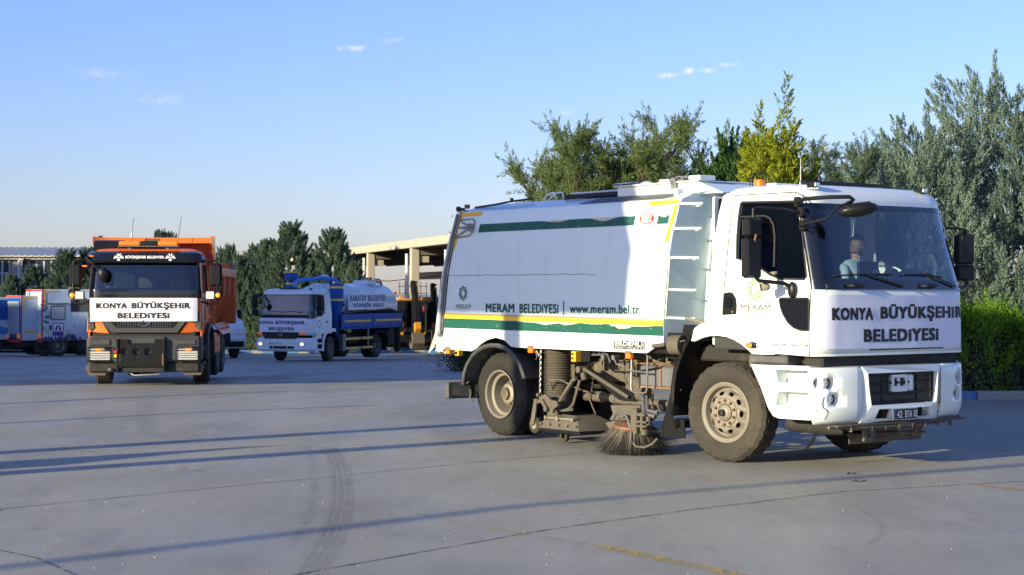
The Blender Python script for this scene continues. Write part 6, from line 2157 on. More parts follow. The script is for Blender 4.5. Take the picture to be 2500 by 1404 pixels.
# corner pieces with recessed round lamps: holes cut by a plate in (a, z)
lampA = [(-.895, .868, .045), (-.755, .862, .060), (-.715, .705, .060)]
def corner(s):
    hl = []
    for (a, z, r) in lampA:
        k = 1.55
        hl.append([(s * (a + r * k * cos(2 * pi * i / 20) * .62), z + r * 1.12 * sin(2 * pi * i / 20)) for i in range(20)])
    # dense outline so the bend follows
    zs = [.46, .52, .60, .75, .9, .98, 1.015]
    aa = [-.5 - .5 * i / 12 for i in range(13)]
    b = MB()
    # grid with lamps left out: build as many small columns, cutting the holes by triangulating each third
    outer = [(s * a, .46) for a in aa] + [(s * -1.0, z) for z in zs[1:-1]] + [(s * a, 1.015) for a in aa[::-1]] + [(s * -.5, z) for z in zs[1:-1][::-1]]
    inner_pts = []
    loops = [outer] + hl
    flat = [p for l in loops for p in l]
    # constrained triangulation with steiner points for the curvature
    from mathutils.geometry import delaunay_2d_cdt
    vs2 = [Vector(p) for p in flat]; ed = []; o_ = 0
    for l in loops:
        k = len(l)
        ed += [(o_ + i, o_ + (i + 1) % k) for i in range(k)]; o_ += k
    for a in np.linspace(-.54, -.96, 12):
        for z in np.linspace(.50, .985, 9):
            if all(((s * a - c0 * s) / (r * 1.55 * .62 * 1.15)) ** 2 + ((z - z0) / (r * 1.12 * 1.2)) ** 2 > 1 for c0, z0, r in lampA):
                vs2.append(Vector((s * a, z)))
    rv, re, rf_, _, _, _ = delaunay_2d_cdt(vs2, ed, [], 1, 1e-6)
    faces = []
    for f in rf_:
        c = sum((rv[i] for i in f), Vector((0, 0))) / len(f)
        if all(((c.x - c0 * s) / (r * 1.55 * .62)) ** 2 + ((c.y - z0) / (r * 1.12)) ** 2 > .97 for c0, z0, r in lampA): faces.append(tuple(f))
    b.add([bump_pt(p.x, p.y) for p in rv], faces)
    r_ = b.obj('bumper_corner', 'white', bp, smooth=50)
    md = r_.modifiers.new('t', 'SOLIDIFY'); md.thickness = .012; md.offset = -1
    for li, (a, z, r) in enumerate(lampA):
        k = 20
        ro = [bump_pt(s * (a + r * 1.55 * .62 * cos(2 * pi * i / k)), z + r * 1.12 * sin(2 * pi * i / k), .001) for i in range(k)]
        c = Vector(bump_pt(s * a, z)); c.x -= .075
        ri = [(c.x, c.y + s * 0 + r * .78 * cos(2 * pi * i / k) * (-1 if s > 0 else 1) * -1 * (1), c.z + r * .78 * sin(2 * pi * i / k)) for i in range(k)]
        if s < 0: ri = [(c.x, c.y + r * .78 * cos(2 * pi * i / k) * 1, c.z + r * .78 * sin(2 * pi * i / k)) for i in range(k)]
        ro_sorted = ro
        # match directions: outer goes with a; on the right side a grows towards the middle
        d0 = ro[0][1] - c.y; d1 = ri[0][1] - c.y
        if d0 * d1 < 0: ri = [(p[0], 2 * c.y - p[1], p[2]) for p in ri]
        MB().grid([ro_sorted, ri], closed=True).obj('lamp_recess', 'white', bp, smooth=60)
        r2 = r * .78
        lamp = empty('fog_lamp' if li else 'marker_lamp', bp, tuple(c))
        MB().lathe([(r2 + .004, .0), (r2, .014), (r2 * .86, .016), (r2 * .84, .0)], 20, 'x').obj('bezel', 'black', lamp)
        MB().sphere((.0, 0, 0), r2 * .86, 16, 8, s=(.35, 1, 1)).obj('lens', 'lens', lamp)
        MB().sphere((.010, 0, 0), r2 * .28, 10, 6, s=(.6, 1, 1)).obj('bulb', 'orangelamp' if li else 'yellowb', lamp)


corner(1); corner(-1)
# centre: frame round the grille
def BC(y, z, off=0.): return bump_pt(y / .60 * .5, z, off)
co = [(-.59, .46), (-.45, .46), (-.30, .47), (.30, .47), (.45, .46), (.59, .46), (.59, 1.015), (.30, 1.015), (0, 1.015), (-.30, 1.015), (-.59, 1.015)]
gh = [(-.485, .635), (.485, .635), (.505, .70), (.52, .95), (-.53, .95), (-.515, .80)]
ph = [[(-.40, .50), (-.19, .50), (-.19, .595), (-.38, .595)], [(.19, .50), (.42, .50), (.38, .595), (.19, .595)]]
MB().plate(co, lambda u, v, w: BC(u, v, .012 - w), .05, holes=[gh] + ph).obj('bumper_centre', 'white', bp, smooth=20)
fstrip_ = None
bp_top = [[bump_pt(-1 + 2 * i / 40, 1.015, -.0) for i in range(41)], [tuple(np.array(bump_pt(-1 + 2 * i / 40, 1.02)) + np.array([-.16, 0, .005])) for i in range(41)]]
MB().grid(bp_top).obj('bumper_top', 'white', bp)
for q in ph:
    xs0 = BC(0, .55)[0]
    MB().box(xs0 - .14, xs0 - .12, min(p[0] for p in q), max(p[0] for p in q), .48, .61).obj('tow_pocket', 'darkchassis', bp)
    MB().box(xs0 - .12, xs0 - .03, min(p[0] for p in q), max(p[0] for p in q), .495, .50).obj('tow_pocket_floor', 'chassis', bp)
# grille: hex mesh sheet with dark bars, paler panel behind
gr = empty('grille', bp)
xg = 1.385
MB().box(xg - .06, xg - .05, -.52, .52, .63, .96).obj('radiator', 'rimgrey', gr)
b = MB()
for j in range(20):
    for i in range(52):
        y = -.505 + .0195 * i + (.00975 if j % 2 else 0); z = .645 + .0155 * j
        if y > .51: continue
        ro = [(xg, y + .0095 * cos(pi / 3 * k), z + .0102 * sin(pi / 3 * k)) for k in range(6)]
        ri = [(xg, y + .0072 * cos(pi / 3 * k), z + .0060 * sin(pi / 3 * k)) for k in range(6)]
        b.add(ro + ri, [(k, (k + 1) % 6, 6 + (k + 1) % 6, 6 + k) for k in range(6)])
o = b.obj('grille_mesh', 'black', gr, smooth=0); o['kind'] = 'stuff'
for z in (.655, .745, .845, .935):
    MB().box(xg - .01, xg + .022, -.515, .515, z - .013, z + .013, .008).obj('grille_bar', 'black', gr)
for y in (-.26, .26, -.51, .51):
    MB().box(xg - .01, xg + .012, y - .008, y + .008, .64, .95, .004).obj('grille_bar', 'black', gr)
MB().plate([(-.13, .755), (.10, .755), (.10, .925), (-.13, .925)], lambda u, v, w: (xg - .03 + w, u, v), .055, holes=[[(-.10, .81), (.055, .81), (.075, .83), (.075, .875), (.055, .895), (-.10, .895)]]).obj('badge_frame', 'white', gr)
MB().box(xg - .02, xg + .02, -.035, .0, .80, .90, .008).obj('badge_bar', 'white', gr)
MB().box(xg - .02, xg + .025, .125, .20, .755, .925, .015).obj('badge_bar', 'white', gr)
# number plate
pl = empty('number_plate', bp, (1.465, .0, .535))
MB().box(-.006, .004, -.185, .185, -.052, .052, .002).obj('frame', 'steel', pl)
MB().box(.004, .007, -.181, .181, -.048, .048, .001).obj('plate', 'ink', pl)
MB().box(.007, .009, -.181, -.145, -.048, .048, .0005).obj('blue_band', 'bluet', pl)
PF = lambda u, v, w=0.: (.0105 + w, u, v)
text('42', (-.135, -.055, -.035, .035), PF, 'whitep', pl, bold=.01)
text('BYA', (-.015, .090, -.035, .035), PF, 'whitep', pl, bold=.01)
text('02', (.115, .175, -.035, .035), PF, 'whitep', pl, bold=.01)
# damage on the near corner: cracks and chipped filler
def crk(name, pts, r, mn):
    P = [bump_pt(a, z, .004) for a, z in pts]
    MB().tube(P, r, 4).obj(name, mn, bp)
crk('crack', [(-.82, .73), (-.83, .70), (-.835, .66), (-.83, .63), (-.80, .61), (-.785, .585)], .0035, 'ink')
crk('crack', [(-.785, .585), (-.80, .55), (-.82, .51)], .002, 'greyink')
b = MB()
for (a, z, s_) in ((-.985, .62, .05), (-.96, .58, .035), (-.90, .60, .03), (-.99, .52, .03), (-.86, .625, .018)):
    P = [bump_pt(max(-1, a + s_ * .5 * cos(t) * (1 + .4 * sin(3 * t))), z + s_ * .35 * sin(t), .003) for t in np.linspace(0, 2 * pi, 9)[:-1]]
    b.add(P, [tuple(range(8))])
b.obj('chipped_filler', 'peel', bp, smooth=0)
# dark gap above the bumper, under-run bar, tow eye and brackets below
MB().box(1.05, 1.30, -1.02, 1.02, .99, 1.14, .02).obj('radiator_support', 'darkchassis', sw)
b = MB()
b.box(1.33, 1.43, -.95, .98, .435, .455, .006)
b.tube([(1.38, -1.02, .44), (1.42, -.6, .42), (1.42, .2, .41), (1.36, .70, .43), (1.36, .96, .46)], .018, 6)
b.tube([(1.30, -.7, .40), (1.34, .4, .37)], .016, 6).tube([(1.25, -.6, .34), (1.30, .5, .32)], .016, 6)
b.box(1.2, 1.22, -.55, .55, .24, .34, .01)
for y in (-.75, -.45, -.25, -.05, .15, .35, .55, .75): b.box(1.40, 1.44, y - .012, y + .012, .385, .43, .004)
b.tube([(1.40, -.45, .44), (1.30, -.35, .36)], .012, 6).tube([(1.40, .3, .44), (1.32, .3, .30)], .02, 6)
b.obj('under_run_bar', 'chassis', sw)
b = MB(); b.plate([(-.52, .40), (-.34, .40), (-.40, .28), (-.46, .26), (-.52, .28)], lambda u, v, w: (1.36 + w, u, v), .03, holes=[[(-.48, .36), (-.43, .36), (-.43, .31), (-.48, .31)]])
b.obj('tow_eye', 'dusty', sw)
MB().tube([(.95, -.7, .50), (.96, -.72, .36), (.90, -.76, .24), (.86, -.78, .18)], .014, 6).obj('hanging_hose', 'black', sw)
MB().cyl((.62, -.75, .42), (1.25, -.75, .42), .08, n=12).cyl((1.22, -.82, .40), (1.32, -.75, .40), .05, n=10).obj('muffler', 'darkchassis', sw)
# front inner mudguard strip and the plate below it
ms = [(-.385, 1.40), (-.50, 1.30), (-.60, 1.17), (-.68, 1.03), (-.735, .90), (-.765, .76), (-.775, .62), (-.775, .45)]
for s in (-1, 1):
    rows = [[(x, s * (HW - .0), z), (x + .025, s * (HW + .012), z - .008), (x + .05, s * (HW - .005), z - .015), (x + .055, s * .5, z - .015)] for x, z in ms]
    o = MB().grid(rows).obj('mud_strip', 'mudblack', sw)
    md = o.modifiers.new('t', 'SOLIDIFY'); md.thickness = .008
    MB().plate([(-.80, .66), (-.76, .40), (-.58, .40), (-.57, .205), (-.96, .20), (-.955, .26), (-.90, .40)], lambda u, v, w: (u, s * (HW - .02 - w), v), .012).obj('mud_plate', 'mudblack', sw)
    MB().cyl((-.70, s * (HW + .01), .36), (-.60, s * (HW - .25), .36), .05, n=16).obj('plate_pipe', 'mudblack', sw)
# broom stick stowed behind the cab
MB().cyl((-.50, -1.16, 1.48), (-.24, -1.08, 1.42), .016, n=10).obj('broom_stick', 'beige', sw)
M['wood'] = mat('pale_wood', (.55, .36, .20), .6)
sw.children[-1].data.materials[0] = M['wood']

# the driver sits behind the wheel
a = radians(-53)
def to_world(root_loc, yaw, p):
    c, s = cos(radians(yaw)), sin(radians(yaw))
    return (root_loc[0] + c * p[0] - s * p[1], root_loc[1] + s * p[0] + c * p[1], root_loc[2] + p[2])
person('person', 'driver in a light blue collared shirt behind the sweeper steering wheel', to_world((3.044, 18.344, 0), -53, (.36, .52, 1.60)), -53 - 0, 'shirt', scale=.92)


# =================================================================== shared cab builder for the two other lorries
def cabshell(root, W, xf_, xb, zb, zbelt, ztop, rake, paint, win, wsz, tumble=.05, r=.22, wsa=.90):
    """W half width, xf_ nose, xb back, zb lower edge, zbelt bottom of screen, ztop eaves. returns helpers"""
    def wz_(z): return W - tumble * max(0, z - zbelt) / (ztop - zbelt)
    def xz_(z): return xf_ if z <= zbelt else xf_ - rake * (z - zbelt) / (ztop - zbelt)
    def fp(a, z, off=0.):
        w = wz_(z); xx = xz_(z); yk = w - r; s = -1 if a < 0 else 1; q = abs(a)
        if q < .7:
            y = q / .7 * yk; x = xx - .03 * (y / yk) ** 2; nx, ny = 1, .05
        else:
            t = (q - .7) / .3 * pi / 2; y = yk + r * sin(t); x = xx - .03 - (r * .8) * (1 - cos(t)); nx, ny = cos(t), sin(t)
        l = sqrt(nx * nx + ny * ny)
        return (x + off * nx / l, s * (y + off * ny / l), z)
    def fy(y, z, off=0.):
        w = wz_(z); yk = w - r; s = -1 if y < 0 else 1; q = abs(y)
        a = q / yk * .7 if q <= yk else .7 + .3 * min(1, (q - yk) / (r * .95))
        return fp(s * a, z, off)
    def strip(name, a0, a1, z0, z1, mn, off=0., n=24, nz=3, th=.0, par=None):
        o = MB().grid([[fp(a0 + (a1 - a0) * i / n, z0 + (z1 - z0) * j / nz, off) for i in range(n + 1)] for j in range(nz + 1)]).obj(name, mn, par or root, smooth=45)
        if th:
            md = o.modifiers.new('t', 'SOLIDIFY'); md.thickness = th; md.offset = -1
        return o
    def ring(z, ins, fr):
        w = wz_(min(z, ztop)) - ins; xx = xz_(min(z, ztop)) - fr; yk = w - r
        P = []
        for s in (-1, 1):
            seg = [(xb + ins * .6, s * (w - .08)), (xb + .06 + ins * .6, s * w)]
            seg += [(xb + (xx - xb) * q, s * w) for q in (.3, .6)]
            for i in range(7):
                t = pi / 2 * (1 - i / 6); seg.append((xx - .03 - r * .8 * (1 - cos(t)), s * (yk + r * sin(t))))
            P.append(seg)
        return [(x, y, z) for x, y in P[0] + [(xx, 0)] + P[1][::-1]]
    b = MB()
    R_ = [ring(ztop, 0, 0), ring(ztop + .05, .005, .02), ring(ztop + .10, .03, .08), ring(ztop + .14, .09, .20), ring(ztop + .165, .2, .4), ring(ztop + .17, .45, .6)]
    b.grid(R_, closed=True); b.cap(R_[-1]); b.obj('roof', paint, root, smooth=50)
    for s in (-1, 1):
        xe = lambda z: xz_(z) - .03 - r * .8
        out = [(xb, zb), (xb, zbelt), (xb + .02, ztop)] + [(xe(z), z) for z in (ztop, (ztop + zbelt) / 2, zbelt, zb)]
        f = lambda u, v, w=0., s=s: (u, s * (wz_(v) + w), v)
        MB().plate(out, lambda u, v, w: f(u, v, -w), .03, holes=[win]).obj('cab_side', paint, root, smooth=20)
        b = MB(); b.tube([f(u, v) for u, v in win + win[:1]], .014, 5); b.obj('window_seal', 'rubber', root)
        MB().plate(win, lambda u, v, w: f(u, v, -.015)).obj('side_window', 'sideglass', root)
        b = MB(); b.tube([f(u, v) for u, v in ((min(p[0] for p in win) - .08, zb + .02), (min(p[0] for p in win) - .08, ztop - .03), (max(p[0] for p in win) - .02, ztop - .03))], .005, 4)
        b.obj('door_gap', 'rubber', root)
        strip('corner_post', s * .93, s * 1.0, zbelt - .02, ztop, paint, .002, 4, 6)
        strip('windscreen_edge', s * (wsa - .03), s * .94, wsz[0], wsz[1], 'frit', .005, 6, 6)
    strip('windscreen', -wsa, wsa, wsz[0], wsz[1], 'glass', .001, 28, 8)
    MB().box(xb + .02, xb + .05, -W + .08, W - .08, zb, ztop, .01).obj('cab_rear_wall', paint, root)
    return wz_, xz_, fp, fy, strip


def seats(root, xs_, ys_, z, mn='interior', hi=.72):
    for y in ys_:
        st = empty('seat', root, (xs_, y, z))
        MB().box(-.24, .26, -.24, .24, -.10, .05, .05).obj('cushion', mn, st)
        MB().box(-.34, -.22, -.24, .24, -.02, hi, .06).box(-.33, -.24, -.14, .14, hi - .02, hi + .2, .05).obj('backrest', mn, st)


def swheel(root, x, y, z, R=.22, tilt=-35):
    s = empty('steering_wheel', root, (x, y, z), (0, radians(tilt), 0))
    MB().tube([(0, R * cos(2 * pi * i / 24), R * sin(2 * pi * i / 24)) for i in range(25)], .018, 7).obj('rim', 'black', s)
    MB().tube([(0, -R, 0), (.02, 0, 0), (0, R, 0)], .015, 5).cyl((.05, 0, 0), (-.01, 0, 0), .05, n=10).obj('spokes', 'black', s)


# =================================================================== orange tipper
OY = -85.5
OL = (-7.505, 36.0, ground_z(36.0))
tp = thing('tipper_truck', 'orange tipper lorry with black visor and a white banner under its windscreen', 'tipper truck', OL, OY)
ZS = 0.0
owin = [(.0, 1.98), (.0, 2.42), (.05, 2.47), (.72, 2.47), (.80, 2.42), (.93, 1.98), (.90, 1.90), (.55, 1.88), (.05, 1.93)]
wz2, xz2, fp2, fy2, strip2 = cabshell(tp, 1.12, 1.40, -.45, 1.05, 1.93, 2.64, .12, 'orange', owin, (1.95, 2.53))
strip2('front_panel', -1, 1, 1.30, 1.80, 'orange', 0, 30, 4, .012)
strip2('windscreen_cowl', -.97, .97, 1.79, 1.965, 'frit', .006, 28, 3)
# black sun visor with white print
vis = MB()
vr = [[fp2(-.93 + 1.86 * i / 24, z, o_) for i in range(25)] for z, o_ in ((2.50, .13), (2.56, .15), (2.70, .10), (2.74, .02))]
vis.grid(vr)
o = vis.obj('sun_visor', 'frit', tp); md = o.modifiers.new('t', 'SOLIDIFY'); md.thickness = .015
VF = lambda u, v, w=0.: tuple(np.array(fy2(u, v, .152 - .05 * max(0, (v - 2.56) / .14))) + np.array([.006 + w, 0, 0]))
text('BÜYÜKŞEHiR BELEDiYESi', (-.37, .38, 2.575, 2.655), VF, 'whitep', tp, bold=.03)


def eagles(par, fn, c, s):
    """pair of winged heads facing each other under a small arch"""
    b = MB()
    for m in (-1, 1):
        for k in range(6):
            a = .3 + k * .32
            x0, z0 = m * .16 * s, 0.
            x1, z1 = m * (.16 + .62 * cos(a * .75)) * s, (-.35 + .85 * sin(a * .8)) * s
            t = .075 * s
            b.add([fn(c[0] + x0, c[1] + z0 - t), fn(c[0] + x1, c[1] + z1 - t * 1.1), fn(c[0] + x1 + m * t, c[1] + z1 + t * .4), fn(c[0] + x0, c[1] + z0 + t)], [(0, 1, 2, 3)])
        P = [(.06, .10), (.22, .32), (.30, .55), (.16, .66), (.05, .46)]
        b.add([fn(c[0] + m * x * s, c[1] + z * s) for x, z in P], [tuple(range(5))])
        P = [(.05, -.2), (.28, -.28), (.20, -.52), (.06, -.62)]
        b.add([fn(c[0] + m * x * s, c[1] + z * s) for x, z in P], [tuple(range(4))])
    P = [(-.10, .02), (.10, .02), (.06, -.45), (-.06, -.45)]
    b.add([fn(c[0] + x * s, c[1] + z * s) for x, z in P], [tuple(range(4))])
    return b.obj('emblem', 'whitep', par, smooth=0)


eagles(tp, VF, (-.50, 2.612), .125)
eagles(tp, VF, (.51, 2.612), .125)
# roof light bar and air horn, spoiler, aerials
lb = empty('light_bar', tp, (1.02, .03, 2.90))
MB().box(-.09, .09, -.58, -.16, -.045, .045, .02).obj('lens', 'orangelamp', lb)
MB().box(-.09, .09, .20, .60, -.045, .045, .02).obj('lens', 'orangelamp', lb)
MB().box(-.09, .09, -.15, .19, -.05, .05, .015).obj('housing', 'black', lb)
MB().box(-.10, .10, -.60, .62, -.07, -.047, .008).box(-.03, .03, -.4, -.34, -.13, -.07, .005).box(-.03, .03, .36, .42, -.13, -.07, .005).obj('rail', 'rimgrey', lb)
MB().box(.55, .9, -.3, .35, 2.79, 2.83, .01).obj('roof_hatch', 'black', tp)
b = MB(); b.plate([(.95, 2.68), (.2, 2.68), (.05, 2.90), (.35, 2.99), (.70, 2.96)], lambda u, v, w: (u, -1.10 + w, v), .55)
b.obj('air_intake_snorkel', 'black', tp, smooth=30)
MB().cyl((.3, -.42, 2.82), (.34, -.36, 3.45), .007, .004, 5).obj('antenna', 'black', tp)
MB().cyl((.3, .52, 2.82), (.36, .62, 3.50), .007, .004, 5).obj('antenna', 'black', tp)
# banner
bn = empty('banner', tp)
rows = []
for j in range(11):
    v = j / 10
    rows.append([fy2(-.985 + 1.96 * i / 50, 1.325 + (1.795 - 1.325) * v, .06 + cloth_off(i / 50, v, .007)) for i in range(51)])
MB().grid(rows).obj('cloth', 'banner', bn, smooth=180)
F2 = lambda u, v, w=0.: fy2(u, v, .065 + cloth_off((u + .985) / 1.96, (v - 1.325) / .47, .007) + w)
text('KONYA', (-.925, -.33, 1.585, 1.695), F2, 'ink', bn, bold=.03)
text('BÜYÜKŞEHiR', (-.24, .91, 1.555, 1.725), F2, 'ink', bn, bold=.03)
text('BELEDiYESi', (-.52, .50, 1.385, 1.50), F2, 'ink', bn, bold=.03)
# grille and lower orange cheeks
gz0 = 1.10
MB().plate([(-.86, 1.335), (.83, 1.335), (.66, 1.10), (-.66, 1.10)], lambda u, v, w: (1.375 + w, u, v), .05).obj('grille_surround', 'greybump', tp, smooth=20)
MB().plate([(-.70, 1.335), (.68, 1.335), (.56, 1.20), (-.55, 1.20)], lambda u, v, w: (1.427 + w, u, v), .012).obj('grille', 'black', tp, smooth=20)
b = MB()
for k in range(22): b.box(1.438, 1.450, -.52 + k * .049, -.505 + k * .049, 1.205, 1.33)
b.obj('grille_slats', 'greybump', tp)
tag_star = MB().tube([(1.455, .13 * cos(2 * pi * i / 28) - .01, 1.335 + .10 * sin(2 * pi * i / 28)) for i in range(29)], .012, 6)
for k in range(3):
    a = pi / 2 + 2 * pi * k / 3
    tag_star.tube([(1.455, -.01, 1.335), (1.455, -.01 + .12 * cos(a), 1.335 + .09 * sin(a))], [.02, .006], 5)
tag_star.obj('badge', 'chrome', tp)
for s in (-1, 1):
    MB().plate([(s * .80, 1.335), (s * 1.135, 1.42), (s * 1.155, 1.12), (s * .70, 1.085), (s * .86, 1.33)], lambda u, v, w: (1.34 - .10 * max(0, abs(u) - .95) / .2 + w, u, v), .05).obj('cheek', 'orange', tp, smooth=20)
    MB().plate([(s * 1.02, 1.50), (s * 1.12, 1.50), (s * 1.12, 1.13), (s * 1.0, 1.20)], lambda u, v, w: (1.34 + w, u, v), .03).obj('air_slot', 'greybump', tp)
    MB().plate([(1.28, 1.05), (1.30, 1.42), (.98, 1.45), (.98, .66), (1.18, .66)], lambda u, v, w: (u, s * (1.13 - w), v), .03).obj('step_side', 'orange', tp)
MB().box(1.0, 1.34, -1.02, 1.02, .98, 1.12, .02).obj('front_gap', 'darkchassis', tp)
# bumper
bm2 = empty('bumper', tp)
MB().box(1.05, 1.46, -1.14, 1.14, .50, 1.03, .06).obj('beam', 'greybump', bm2)
MB().box(1.20, 1.49, -.54, .44, .86, 1.02, .03).obj('upper_bar', 'greybump', bm2)
for s in (-1, 1):
    MB().box(1.455, 1.472, s * .65, s * 1.05, .84, .965, .01).obj('fog_cover', 'rubber', bm2)
    MB().box(1.465, 1.482, s * .67, s * 1.03, .855, .95, .01).obj('fog_cover', 'greybump', bm2)
    hl = empty('headlight', bm2, (1.455, s * .87, .675))
    MB().box(-.02, .012, -.225, .225, -.155, .155, .03).obj('housing', 'black', hl)
    MB().box(.0, .022, -.205, .205, -.13, .06, .02).obj('reflector', 'lens', hl)
    MB().box(.0, .022, -.205, .10 * 1, .07, .115, .015).obj('side_lens', 'lens', hl)
    MB().sphere((.03, .0 + .02 * s, .088), .055, 10, 6, s=(.3, 1.2, .5)).obj('indicator', 'litorange', hl)
    b = MB()
    for k in range(6): b.tube([(.045, -.23, -.12 + k * .045), (.055, 0, -.12 + k * .045), (.045, .23, -.12 + k * .045)], .006, 4)
    b.tube([(.045, -.235, -.15), (.045, -.235, .14), (.045, .235, .14), (.045, .235, -.15), (.045, -.235, -.15)], .010, 5)
    b.obj('guard', 'black', hl)
for z, mn in ((.72, 'red'), (.635, 'yellowb'), (.55, 'darkgreen')):
    MB().cyl((1.47, -.555, z), (1.52, -.555, z), .032, n=12).obj('air_coupling', mn, bm2)
# snow plough plate
pp = empty('plough_plate', tp)
ho = [[(.0 + .20 * k - .30 - .085 + .085 * cos(2 * pi * i / 12) * .8, .72 + .075 * sin(2 * pi * i / 12)) for i in range(12)] for k in (0, 1.15, 2.3)]
MB().plate([(-.52, .42), (.42, .42), (.44, .97), (.22, .97), (.22, .88), (-.30, .88), (-.30, .97), (-.54, .97)], lambda u, v, w: (1.50 + w, u, v), .03, holes=ho).obj('plate', 'mudblack', pp, smooth=20)
MB().box(1.47, 1.56, -.53, -.49, .30, .98, .008).box(1.47, 1.56, .39, .43, .30, .98, .008).obj('flange', 'mudblack', pp)
MB().box(1.3, 1.5, -.50, .40, .30, .40, .02).obj('lower_beam', 'darkchassis', pp)
for y in (-.49, .40): MB().box(1.532, 1.538, y - .03, y + .03, .44, .68, .002).obj('rust_streak', 'rust', pp)
MB().box(1.0, 1.42, -1.10, 1.10, .30, .50, .03).obj('under_bumper', 'darkchassis', tp)
for s in (-1, 1):
    MB().plate([(-.0, .24), (.34, .24), (.40, .40), (.35, .46), (.16, .45), (.0, .30)], lambda u, v, w: (1.25 + w, s * (.78 + u), v), .10).obj('plough_bracket', 'dusty', tp, smooth=20)
MB().cyl((1.40, -.70, .36), (1.48, -.64, .36), .03, n=8).tube([(1.4, -.3, .3), (1.44, -.2, .24), (1.4, .3, .26)], .02, 5).obj('coupling', 'steel', tp)
# fenders, steps and side
for s in (-1, 1):
    arc = [(.66, .45), (.64, .80), (.52, 1.02), (.30, 1.14), (0, 1.18), (-.30, 1.14), (-.52, 1.02), (-.62, .80), (-.64, .45)]
    rows = [[(x, s * 1.10, z), (x * 1.06, s * 1.21, z + .01), (x * 1.12, s * 1.20, z + .09), (x * 1.10, s * 1.08, z + .12)] for x, z in arc]
    o = MB().grid(rows).obj('mudguard', 'greybump', tp); md = o.modifiers.new('t', 'SOLIDIFY'); md.thickness = .02
    MB().grid([[(x, s * 1.12, z), (x, s * .6, z)] for x, z in arc]).obj('wheel_well', 'darkchassis', tp)
    MB().box(.66, 1.12, s * 1.16, s * .95, .42, .50, .02).box(.68, 1.10, s * 1.16, s * .95, .74, .80, .02).obj('step', 'greybump', tp)
    MB().box(-.45, .55, s * 1.125, s * 1.08, 1.02, 1.30, .02).obj('lower_side', 'orange', tp)
    MB().cyl((.28, s * 1.17, 1.40), (.28, s * 1.20, 1.40), .03, n=10).obj('side_marker', 'orangelamp', tp)
    MB().box(-.02, .12, s * 1.125, s * 1.14, 1.62, 1.72, .01).obj('door_handle', 'black', tp)
    MB().tube([(.98, s * 1.13, 1.25), (1.0, s * 1.17, 1.3), (1.0, s * 1.17, 1.75), (.98, s * 1.13, 1.8)], .012, 5).obj('grab_handle', 'black', tp)
# wheels
M['tyrerib'] = mat('ribbed_tyre_rubber', (.035, .033, .03), .85, var=.3, dirt=(.12, .10, .075), dirt_amt=.35, dirt_scale=4)
for s in (-1, 1):
    wheel(tp, 0, s * 1.0, .51, .51, .33, s, 'front', steer=4, key='tpf', rr=.29, tyremats=('tyrerib', 'tyrerib'), rimmats=('rimgrey',))
    for x in (-3.55, -4.90):
        wheel(tp, x, s * .88, .51, .51, .28, s, 'dual', key='tpr', rr=.285, tyremats=('tyrerib', 'tyrerib'), rimmats=('rimgrey',))
    MB().box(-5.6, 1.0, s * .42 - .04, s * .42 + .04, .75, 1.0, .01).obj('chassis_rail', 'darkchassis', tp)
    MB().box(-2.75, -.80, s * 1.14, s * .75, .55, 1.02, .04).obj('side_tank', 'orangebed', tp)
    MB().box(-2.60, -.95, s * 1.15, s * 1.14, .62, .95, .01).obj('side_tank_panel', 'orange', tp)
MB().cyl((-3.55, -.9, .51), (-3.55, .9, .51), .08, n=10).cyl((-4.9, -.9, .51), (-4.9, .9, .51), .08, n=10).sphere((-3.55, 0, .5), .22, 12, 8).sphere((-4.9, 0, .5), .22, 12, 8).cyl((0, -.9, .5), (0, .9, .5), .07, n=10).obj('axles', 'darkchassis', tp)
# tipper body
tb = empty('tipper_body', tp, (0, 0, -.05))
sec = [(-1.20, 2.44), (-1.17, 1.98), (-.80, 1.22), (.80, 1.22), (1.17, 1.98), (1.20, 2.44)]
b = MB()
b.grid([[(x, y, z) for y, z in sec] for x in (-.62, -5.55)])
b.obj('tub', 'orangebed', tb, smooth=15)
o = tb.children[-1]; md = o.modifiers.new('t', 'SOLIDIFY'); md.thickness = .04
MB().plate([(-1.22, 1.25), (1.22, 1.25), (1.22, 3.16), (1.14, 3.16), (1.14, 3.06), (-1.14, 3.06), (-1.14, 3.16), (-1.22, 3.16)], lambda u, v, w: (-.62 + w, u, v), .05).obj('headboard', 'orangebed', tb, smooth=0)
MB().box(-.62, .12, -1.22, 1.20, 3.06, 3.10, .01).box(.08, .14, -1.22, 1.20, 2.98, 3.10, .01).obj('cab_protector', 'orange', tb)
